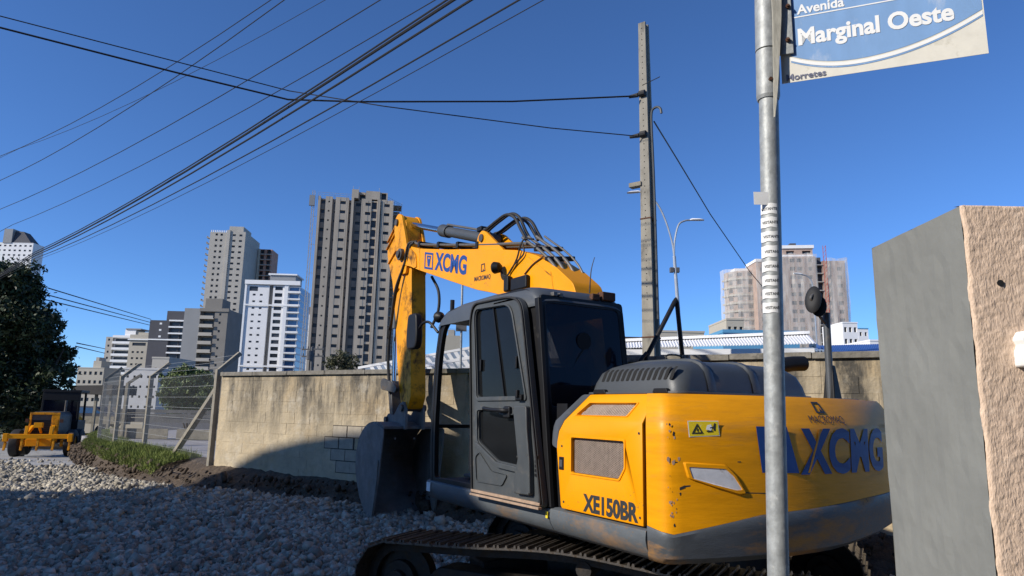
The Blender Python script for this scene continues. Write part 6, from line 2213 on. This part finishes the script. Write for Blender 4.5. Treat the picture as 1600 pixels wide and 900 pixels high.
b = mbu(); b.ring(scaled(dw, 1.075), scaled(dw, 1.02), -.074, -.058, S3); b.build('window_rim', M['door_grey'], door, bevel=.005)
b = mbu(); b.ring(scaled(do, .995), scaled(do, .965), -.078, -.058, S3); b.build('door_seal', M['rubber'], door, bevel=.006)
b = mbu(); b.ring(scaled(dl, 1.09), scaled(dl, 1.03), -.072, -.058, S3); b.build('panel_ridge', M['door_grey'], door, bevel=.004)
pk = round_poly([(1.50, 1.245), (1.58, 1.155), (2.01, 1.15), (2.04, 1.36), (1.97, 1.40), (1.75, 1.255)], .03, 3)
b = mbu(); b.ring(pk, scaled(pk, .93), -.072, -.058, S3); b.build('pocket_ridge', M['door_grey'], door, bevel=.004)
b = mbu(); b.prism(round_poly([(2.02, 1.44), (1.64, 1.29), (1.27, 1.275), (1.26, 1.315), (1.66, 1.335), (2.0, 1.475)], .01, 2), -.085, -.058, S3); b.build('panel_shelf', M['door_grey'], door, bevel=.006)
kp = round_poly([(1.125, 1.135), (1.345, 1.125), (1.355, 1.24), (1.30, 1.38), (1.385, 1.775), (1.195, 1.78), (1.18, 1.6), (1.14, 1.38)], .02, 2)
b = mbu(); b.prism(kp, -.105, -.058, S3); b.build('lock_cover', M['door_grey'], door, bevel=.010)
for (u, z) in ((1.14, 1.15), (1.33, 1.14), (1.37, 1.76), (1.21, 1.765), (1.30, 1.40), (1.17, 1.42)):
    b = mbu(); b.cyl((u, -.108, z), (u, -.104, z), .006, n=8); b.build('screw', M['pipe_grey'], door)
b = mbu(); b.tube(smooth_path([(1.84, -.06, 1.745), (1.83, -.11, 1.755), (1.70, -.12, 1.745), (1.52, -.12, 1.74), (1.47, -.06, 1.735)], 4), .016, 8); b.build('door_handle', M['black'], door, smooth=True)
b = mbu(); b.box(1.46, 1.56, -.09, -.058, 1.68, 1.775); b.build('handle_block', M['black'], door, bevel=.015)
b = mbu(); b.box(1.27, 1.36, -.10, -.058, 1.82, 1.865); b.box(1.30, 1.33, -.12, -.09, 1.84, 1.90); b.build('window_latch', M['black'], door, bevel=.008)
b = mbu(); b.bar((1.815, -.046, 2.60), (1.60, -.046, 1.855), .012, .016, up=(0, 1, 0)); b.build('glazing_bar', M['black'], door)
for u, z in ((2.0, 2.12), (1.42, 2.12)):
    b = mbu(); b.box(u - .012, u + .012, -.062, -.04, z - .05, z + .05); b.build('glass_catch', M['black'], door, bevel=.005)
b = mbu()
for k in range(5): b.box(1.085, 1.115, -.07, -.058, 1.27 + k * .032, 1.29 + k * .032)
b.build('vent_slots', M['black'], door)
for z0, z1, d in ((1.040, 1.058, -.092), (1.066, 1.088, -.082)):
    b = mbu(); b.prism([(1.03, z0 + .004), (2.07, z0 - .006), (2.07, z1 - .006), (1.03, z1 + .004)], d, -.058, S3); b.build('bottom_seal', M['seal'], door, bevel=.004)
for z in (1.35, 2.35):
    b = mbu(); b.cyl((2.16, -.03, z - .05), (2.16, -.03, z + .05), .018, n=10); b.build('hinge', M['black'], cab)
# inside
b = mbu(); b.box(1.05, 3.04, .06, CW_ - .05, 1.03, 1.075); b.build('cab_floor', M['rubber'], cab)
b = mbu(); b.prism(round_poly([(1.45, 1.30), (2.02, 1.30), (2.05, 1.44), (1.62, 1.46), (1.50, 2.10), (1.38, 2.10), (1.40, 1.4)], .05, 3), .22, .68, S3); b.build('seat', M['rubber'], cab, bevel=.03)
for v0, v1 in ((.08, .20), (.70, .80)):
    b = mbu(); b.prism(round_poly([(1.5, 1.1), (2.15, 1.1), (2.28, 1.62), (2.10, 1.70), (1.5, 1.66)], .05, 3), v0, v1, S3); b.build('console', M['black'], cab, bevel=.02)
    b = mbu(); b.tube([(2.2, (v0 + v1) / 2, 1.66), (2.24, (v0 + v1) / 2, 1.82)], [.012, .022], 8); b.build('joystick', M['black'], cab, smooth=True)
for v in (.36, .50):
    b = mbu(); b.tube(smooth_path([(2.72, v, 1.07), (2.68, v, 1.25), (2.58, v, 1.45), (2.55, v, 1.75)], 4), .012, 8); b.build('travel_lever', M['black'], cab, smooth=True)
    b = mbu(); b.box(2.70, 2.95, v - .05, v + .05, 1.09, 1.12); b.build('pedal', M['steel'], cab, bevel=.008)
b = mbu(); b.box(2.30, 2.38, .06, .12, 1.2, 1.72); b.build('door_jamb', M['black'], cab)
# lamps, horn, mirror and aerial on the cab
b = mbu(); b.loft([[(3.03 + a, .05 + r * math.cos(R(k * 30)), 2.665 + r * math.sin(R(k * 30))) for k in range(12)] for a, r in ((0, .02), (.03, .05), (.075, .06), (.09, .045))]); b.build('work_lamp', M['black'], cab, smooth=True)
b = mbu(); b.cyl((2.78, .04, 2.69), (2.78, .04, 2.80), .022, n=10); b.build('lamp_stub', M['black'], cab)
b = mbu(); b.tube(smooth_path([(3.04, .02, 2.50), (3.18, -.01, 2.61), (3.32, -.02, 2.62), (3.44, -.02, 2.56)], 5), .014, 8); b.build('mirror_arm', M['black'], cab, smooth=True)
b = mbu(); b.prism(round_poly([(3.42, 2.36), (3.66, 2.36), (3.68, 2.5), (3.66, 2.74), (3.44, 2.74), (3.40, 2.5)], .06, 3), -.06, .02, S3); b.build('front_mirror', M['black'], cab, bevel=.02)
b = mbu(); b.tube(smooth_path([(1.26, .555, 2.72), (1.26, .562, 2.83), (1.26, .575, 2.93), (1.25, .60, 3.03)], 4), [.007 - .0003 * k for k in range(13)], 6); b.build('aerial', M['black'], cab, smooth=True)
b = mbu(); b.box(1.19, 1.27, .64, .78, 2.66, 2.735); b.box(1.20, 1.25, .54, .62, 2.655, 2.71); b.build('rear_lamp', M['rust'], cab, bevel=.01)
b = mbu(); b.box(1.19, 1.24, .14, .18, 2.645, 2.68); b.box(1.19, 1.24, .20, .235, 2.64, 2.675); b.build('lamp_bracket', M['pipe_grey'], cab, bevel=.006)
b = mbu(); b.cyl((1.165, .42, 2.30), (1.155, .42, 2.30), .07, n=20); b.tube(smooth_path([(1.16, .42, 2.24), (1.15, .34, 2.15), (1.15, .27, 2.02)], 4), .008, 6); b.build('window_disc', M['void'], cab, smooth=True)  # flat dark disc and stalk laid against the rear window

# ---- boom
BV0, BV1 = 1.04, 1.40
bt = [(6.66, 4.26), (6.32, 4.185), (5.98, 4.08), (4.98, 3.875), (3.9, 3.675), (3.17, 3.52), (2.78, 3.385), (2.42, 3.19), (2.14, 2.99), (1.72, 1.95), (1.62, 1.70), (1.72, 1.55), (1.95, 1.56), (2.08, 1.75), (2.55, 2.55), (3.0, 2.90), (3.728, 3.105), (4.127, 3.197), (4.946, 3.442), (5.943, 3.747), (6.30, 3.865), (6.62, 3.94), (6.76, 4.03), (6.78, 4.15)]
b = mbu(); b.prism(round_poly(bt, .05, 2), BV0, BV1, S3); boom = b.build('boom', M['yellow'], exc, bevel=.008)
for pl, d in (([(5.93, 4.085), (5.945, 4.085), (5.915, 3.74), (5.90, 3.74)], .003), ([(2.52, 3.16), (2.535, 3.17), (2.46, 2.86), (2.445, 2.86)], .003), ([(2.95, 3.40), (2.965, 3.405), (2.50, 3.10), (2.485, 3.11)], .003)):
    b = mbu(); b.prism(pl, BV0 - d, BV0 + .01, S3); b.build('weld_seam', M['yellow_worn'], boom)
b = mbu(); b.prism(round_poly([(6.28, 4.15), (6.05, 4.0), (6.0, 3.80), (6.12, 3.80), (6.22, 3.90), (6.36, 4.05)], .03, 2), BV0 - .015, BV0 + .01, S3); b.build('tip_plate', M['yellow_worn'], boom, bevel=.004)
b = mbu(); b.cyl((6.60, BV0 - .06, 4.10), (6.60, BV1 + .06, 4.10), .095, n=24); b.cyl((6.60, BV0 - .09, 4.10), (6.60, BV1 + .09, 4.10), .055, n=16); b.build('boom_pin', M['steel'], boom, bevel=.006)


def boom_text(s, u0, z0, size, bold, xs_, ma, slope, shear=0.0):
    tv, tf = text_shape(s, size, bold, shear, xs_)
    b = mbu(); b.add([(u0 - x, BV0 - .003, z0 + y - x * slope) for x, y in tv], tf)
    return b.build('lettering', ma, boom)


SLP = .235
boom_text('XCMG', 5.36, 3.665, .335, .013, .96, M['blue_ink'], SLP, .08)
sq = lambda k: [(5.735 - x, 3.735 + y - x * SLP) for x, y in k]
b = mbu(); holed(b, sq([(0, 0), (.29, 0), (.29, .245), (0, .245)]), [sq([(.03, .03), (.26, .03), (.26, .215), (.03, .215)])], BV0 - .004, BV0 - .003, S3); b.build('emblem', M['blue_ink'], boom)
b = mbu(); holed(b, sq([(.115, .04), (.175, .04), (.215, .20), (.075, .20)]), [sq([(.125, .15), (.165, .15), (.175, .175), (.115, .175)])], BV0 - .004, BV0 - .003, S3); b.build('emblem', M['blue_ink'], boom)
boom_text('MACROMAQ', 4.20, 3.315, .082, .0015, .86, M['dark_ink'], .06)
b = mbu(); q_ = lambda k: [(4.03 - x, 3.405 + y) for x, y in k]
holed(b, q_([(0, 0), (.11, 0), (.09, .10), (0, .10)]), [q_([(.015, .012), (.045, .012), (.055, .04), (.07, .012), (.092, .012), (.077, .087), (.015, .087)])], BV0 - .004, BV0 - .003, S3); b.build('emblem', M['dark_ink'], boom)
# pipes along the boom and clamps
for k, v in enumerate((1.085, 1.15, 1.29, 1.355)):
    b = mbu()
    pts = [(6.25, v, 4.235 - .0 * k), (5.98, v, 4.15), (4.98, v, 3.945), (3.95, v, 3.745), (3.25, v, 3.62), (3.05, v, 3.575)]
    b.tube(smooth_path(pts, 4), .019, 8); b.build('boom_pipe', M['pipe_grey'], boom, smooth=True)
for u, z in ((6.02, 4.14), (5.35, 4.0), (4.75, 3.88), (4.2, 3.77)):
    b = mbu(); b.box(u - .03, u + .03, 1.05, 1.39, z - .03, z + .06); b.build('pipe_clamp', M['black'], boom, bevel=.008)
for k, v in enumerate((1.06, 1.14, 1.25, 1.36)):
    b = mbu()
    dz = .02 * k
    pts = [(3.12, v, 3.66 + dz), (2.93, v, 3.54 + dz), (2.75, v, 3.43 + dz), (2.55, v, 3.28 + dz), (2.43, v, 3.15 + dz), (2.36, v, 3.0 + dz), (2.28, v, 2.7)]
    b.tube(smooth_path(pts, 4), .018 if k < 3 else .012, 8); b.build('boom_pipe', M['pipe_grey'], boom, smooth=True)
for u, z in ((2.84, 3.47), (2.62, 3.32)):
    b = mbu(); b.bar((u, 1.04, z), (u, 1.41, z + .05), .05, .05); b.build('pipe_clamp', M['black'], boom, bevel=.008)
for k, v in enumerate((1.10, 1.16, 1.27, 1.33)):
    b = mbu(); h = .02 * (k % 2) - .025 * (k // 2)
    pts = [(4.12, v, 3.95), (3.98, v, 3.97 + h), (3.78, v, 4.01 + h), (3.55, v, 4.035 + h), (3.36, v, 3.95 + h), (3.22, v, 3.78), (3.12, v, 3.66)]
    b.tube(smooth_path(pts, 5), .019, 8); b.build('boom_hose', M['rubber'], boom, smooth=True)
# cylinder bracket and arm cylinder
for v in (1.07, 1.33):
    b = mbu(); b.prism(round_poly([(4.25, 3.74), (4.20, 3.90), (4.10, 3.96), (4.0, 3.92), (3.55, 3.60), (3.6, 3.55)], .04, 2), v, v + .04, S3); b.build('cylinder_bracket', M['yellow'], boom, bevel=.005)
b = mbu(); b.cyl((4.09, 1.05, 3.855), (4.09, 1.39, 3.855), .05, n=16); b.build('cylinder_pin', M['steel'], boom)
c0_, c1_ = Vector((4.09, 1.22, 3.855)), Vector((6.90, 1.22, 4.695))
dc = (c1_ - c0_)
b = mbu(); b.cyl(c0_ + dc * .03, c0_ + dc * .47, .072, n=24); b.cyl(c0_ + dc * .44, c0_ + dc * .52, .092, n=24); b.cyl(c0_ - Vector((0, .09, 0)), c0_ + Vector((0, .09, 0)), .085, n=20); b.cyl(c0_ + dc * .02, c0_ + dc * .07, .085, n=20)
ac = b.build('arm_cylinder', M['hood_grey'], exc, bevel=.008)
b = mbu(); b.cyl(c0_ + dc * .52, c0_ + dc * .98, .045, n=20); b.build('cylinder_rod', M['chrome'], ac, smooth=True)
b = mbu(); b.cyl(c1_ - Vector((0, .08, 0)), c1_ + Vector((0, .08, 0)), .08, n=20); b.build('rod_eye', M['steel'], ac, bevel=.006)
b = mbu(); off_ = Vector((-.02, 0, .095)); b.tube([c0_ + dc * .12 + off_, c0_ + dc * .30 + off_, c0_ + dc * .47 + off_], .017, 8); b.tube(smooth_path([c0_ + dc * .12 + off_, c0_ + dc * .06 + Vector((0, 0, .12)), (4.14, 1.22, 3.95)], 4), .017, 8); b.build('cylinder_line', M['pipe_grey'], ac, smooth=True)
b = mbu(); b.box(4.30, 4.42, 1.17, 1.27, 4.02, 4.08); b.build('line_clamp', M['black'], ac, bevel=.008)
# boom lift cylinders
for v in (.985, 1.455):
    b = mbu(); b.cyl((2.6, v, 1.15), (3.1, v, 2.15), .065, n=20); lc = b.build('lift_cylinder', M['yellow_worn'], exc, bevel=.006)
    b = mbu(); b.cyl((3.1, v, 2.15), (3.55, v, 3.02), .04, n=16); b.build('cylinder_rod', M['chrome'], lc, smooth=True)
# work light and its cables
b = mbu(); p_ = Vector((3.44, .985, 3.36)); d_ = Vector((.75, -.55, .0)).normalized()
b.loft([[p_ + d_ * a + Vector((0, 0, 1)) * (r * math.sin(R(k * 30))) + d_.cross(Vector((0, 0, 1))) * (r * 1.15 * math.cos(R(k * 30))) for k in range(12)] for a, r in ((0, .025), (.03, .06), (.09, .072), (.11, .06))]); b.build('boom_lamp', M['black'], boom, smooth=True)
b = mbu(); b.tube(smooth_path([(3.46, .985, 3.33), (3.43, 1.0, 3.27), (3.38, 1.01, 3.25), (3.30, 1.02, 3.30), (3.16, 1.015, 3.42), (3.08, 1.01, 3.56), (3.02, 1.03, 3.62), (2.85, 1.03, 3.58)], 5), .011, 6); b.tube(smooth_path([(3.34, 1.02, 3.28), (3.20, 1.01, 3.36), (3.02, 1.015, 3.45), (3.06, 1.02, 3.58)], 5), .010, 6); b.build('lamp_cable', M['rubber'], boom, smooth=True)
b = mbu(); b.box(3.28, 3.38, .97, 1.04, 3.06, 3.24); b.box(2.92, 3.25, .985, 1.04, 3.05, 3.20); b.build('cable_box', M['black'], boom, bevel=.02)
b = mbu(); b.tube(smooth_path([(3.02, 1.03, 3.22), (2.86, 1.03, 3.30), (2.66, 1.03, 3.35)], 4), .008, 6); b.build('lamp_cable', M['rust'], boom, smooth=True)
# ---- stick
SV0, SV1 = 1.10, 1.34
sp_ = [(6.66, 4.66), (6.80, 4.80), (6.98, 4.80), (7.12, 4.62), (7.42, 4.42), (7.40, 4.22), (7.12, 3.75), (6.90, 3.10), (6.77, 2.49), (6.56, 1.86), (6.44, 1.72), (6.26, 1.72), (6.16, 1.90), (6.22, 2.46), (6.265, 3.04), (6.33, 3.60), (6.36, 3.86), (6.48, 3.98), (6.56, 4.30)]
b = mbu(); b.prism(round_poly(sp_, .05, 2), SV0, SV1, S3); stick = b.build('stick', M['yellow_worn'], exc, bevel=.010)
for v0 in (1.05, 1.35):
    b = mbu(); b.prism(round_poly([(6.45, 3.78), (6.42, 4.12), (6.62, 4.55), (6.74, 4.78), (6.88, 4.84), (7.02, 4.76), (7.02, 4.55), (6.86, 4.2), (6.72, 3.8)], .05, 2), v0, v0 + .045, S3); b.build('side_plate', M['yellow_worn'], stick, bevel=.006)
for (a, c) in (((7.38, 4.46), (7.02, 4.70)), ((7.41, 4.34), (6.98, 4.60)), ((7.30, 4.08), (7.0, 4.24)), ((7.0, 3.5), (6.8, 3.6))):
    b = mbu(); b.bar((a[0], SV0 - .004, a[1]), (c[0], SV0 - .004, c[1]), .014, .05, up=(0, 1, 0)); b.build('reinforcing_rib', M['yellow_worn'], stick)
b = mbu(); b.cyl((6.9, 1.02, 4.69), (6.9, 1.42, 4.69), .055, n=16); b.build('stick_pin', M['steel'], stick)
b = mbu(); b.cyl((7.25, 1.22, 4.30), (7.18, 1.22, 3.0), .06, n=18); bc = b.build('bucket_cylinder', M['hood_grey'], stick, bevel=.005)
b = mbu(); b.cyl((7.18, 1.22, 3.0), (7.13, 1.22, 2.12), .038, n=14); b.build('cylinder_rod', M['chrome'], bc, smooth=True)
for k in range(3):
    b = mbu(); v = 1.06 - .012 * k
    pts = [(6.42, v, 4.12 - .05 * k), (6.55, v, 3.95 - .04 * k), (6.74, v - .03, 3.55), (6.86, v - .03, 3.15 - .05 * k), (6.98, v - .01, 2.86 + .04 * k), (7.12, v + .04, 2.84)]
    b.tube(smooth_path(pts, 5), .020, 8); b.build('stick_hose', M['rubber'], stick, smooth=True)
b = mbu(); b.tube(smooth_path([(7.12, 1.10, 2.84), (7.18, 1.12, 2.5), (7.12, 1.14, 2.1), (7.02, 1.14, 1.95)], 5), .026, 8); b.build('stick_hose', M['rubber'], stick, smooth=True)
b = mbu(); b.tube(smooth_path([(6.30, 1.42, 3.75), (6.12, 1.46, 3.5), (6.10, 1.46, 3.2), (6.24, 1.42, 2.95)], 5), .022, 8); b.build('stick_hose', M['rubber'], stick, smooth=True)
b = mbu(); b.tube(smooth_path([(6.40, 1.06, 3.95), (6.34, 1.04, 4.05), (6.28, 1.03, 4.18), (6.22, 1.06, 4.22)], 4), .02, 8); b.tube(smooth_path([(6.48, 1.04, 3.92), (6.40, 1.02, 4.08), (6.30, 1.02, 4.22), (6.2, 1.10, 4.24)], 4), .02, 8); b.build('joint_hose', M['rubber'], stick, smooth=True)
# links
for v in (1.02, 1.36):
    b = mbu(); b.prism(round_poly([(6.52, 2.02), (6.62, 2.10), (7.16, 2.20), (7.22, 2.12), (7.16, 2.02), (6.60, 1.96)], .04, 2), v, v + .05, S3); b.build('idler_link', M['steel'], exc, bevel=.008)
b = mbu(); b.prism(round_poly([(7.06, 2.16), (7.20, 2.16), (7.02, 1.60), (6.98, 1.46), (6.86, 1.46), (6.90, 1.64)], .04, 2), 1.13, 1.31, S3); b.build('bucket_link', M['steel'], exc, bevel=.012)
# ---- bucket, mouth towards the machine
BQ0, BQ1 = .76, 1.70
back_c = [(6.30, 1.44), (6.62, 1.50), (6.98, 1.45), (7.25, 1.28), (7.36, 1.02), (7.32, .74), (7.12, .44), (6.86, .24), (6.56, .14)]
bs = round_poly([(6.26, 1.44), (6.62, 1.51), (6.98, 1.46), (7.26, 1.29), (7.375, 1.02), (7.33, .73), (7.13, .43), (6.87, .225), (6.54, .125), (6.50, .22), (6.36, .75), (6.27, 1.2)], .05, 2)
b = mbu()
pc = smooth_path([(u, 0, z) for u, z in back_c], 4)
outer_ = []
for i, p in enumerate(pc):
    d = (pc[min(i + 1, len(pc) - 1)] - pc[max(i - 1, 0)]).normalized()
    nrm = Vector((d.z, 0, -d.x))
    outer_.append((p, p - nrm * .035))
b.loft([[(p.x, v, p.z) for v in (BQ0, BQ1)] + [(q.x, v, q.z) for v in (BQ1, BQ0)] for p, q in outer_]); bucket = b.build('bucket', M['bucket'], exc)
for v in (BQ0 - .02, BQ1):
    b = mbu(); b.prism(bs, v, v + .02, S3); b.build('bucket_side', M['bucket'], bucket, bevel=.005)
for v in (BQ0 - .035, BQ1 + .02):
    b = mbu(); b.prism(round_poly([(6.50, .20), (6.62, .16), (6.52, .7), (6.44, 1.0), (6.36, 1.0), (6.38, .72)], .02, 2), v, v + .015, S3); b.build('side_cutter', M['bucket'], bucket, bevel=.004)
b = mbu(); b.box(6.46, 6.66, BQ0 - .02, BQ1 + .02, .10, .14); b.build('bucket_lip', M['bucket'], bucket, bevel=.006)
for k in range(5):
    v = BQ0 + .06 + k * (BQ1 - BQ0 - .12) / 4
    b = mbu(); b.loft([[(6.60, v - .045, .08), (6.60, v + .045, .08), (6.60, v + .045, .17), (6.60, v - .045, .17)], [(6.44, v - .04, .07), (6.44, v + .04, .07), (6.44, v + .04, .15), (6.44, v - .04, .15)], [(6.30, v - .03, .075), (6.30, v + .03, .075), (6.30, v + .03, .09), (6.30, v - .03, .09)]]); b.build('bucket_tooth', M['bucket'], bucket, bevel=.006)
for v in (1.06, 1.34):
    b = mbu(); b.prism(round_poly([(6.22, 1.42), (6.24, 1.72), (6.34, 1.84), (6.48, 1.80), (6.70, 1.62), (6.90, 1.66), (7.02, 1.58), (7.04, 1.40), (6.62, 1.50)], .04, 2), v, v + .04, S3); b.build('bucket_ear', M['bucket'], bucket, bevel=.006)
b = mbu(); b.cyl((6.34, 1.02, 1.74), (6.34, 1.42, 1.74), .05, n=16); b.cyl((6.94, 1.02, 1.56), (6.94, 1.42, 1.56), .045, n=16); b.build('bucket_pin', M['steel'], bucket)
for v in (.96, 1.26):
    b = mbu(); b.cyl((6.345, v, 1.30), (6.335, v, 1.30), .016, n=10); b.build('bolt_hole', M['pipe_grey'], bucket)
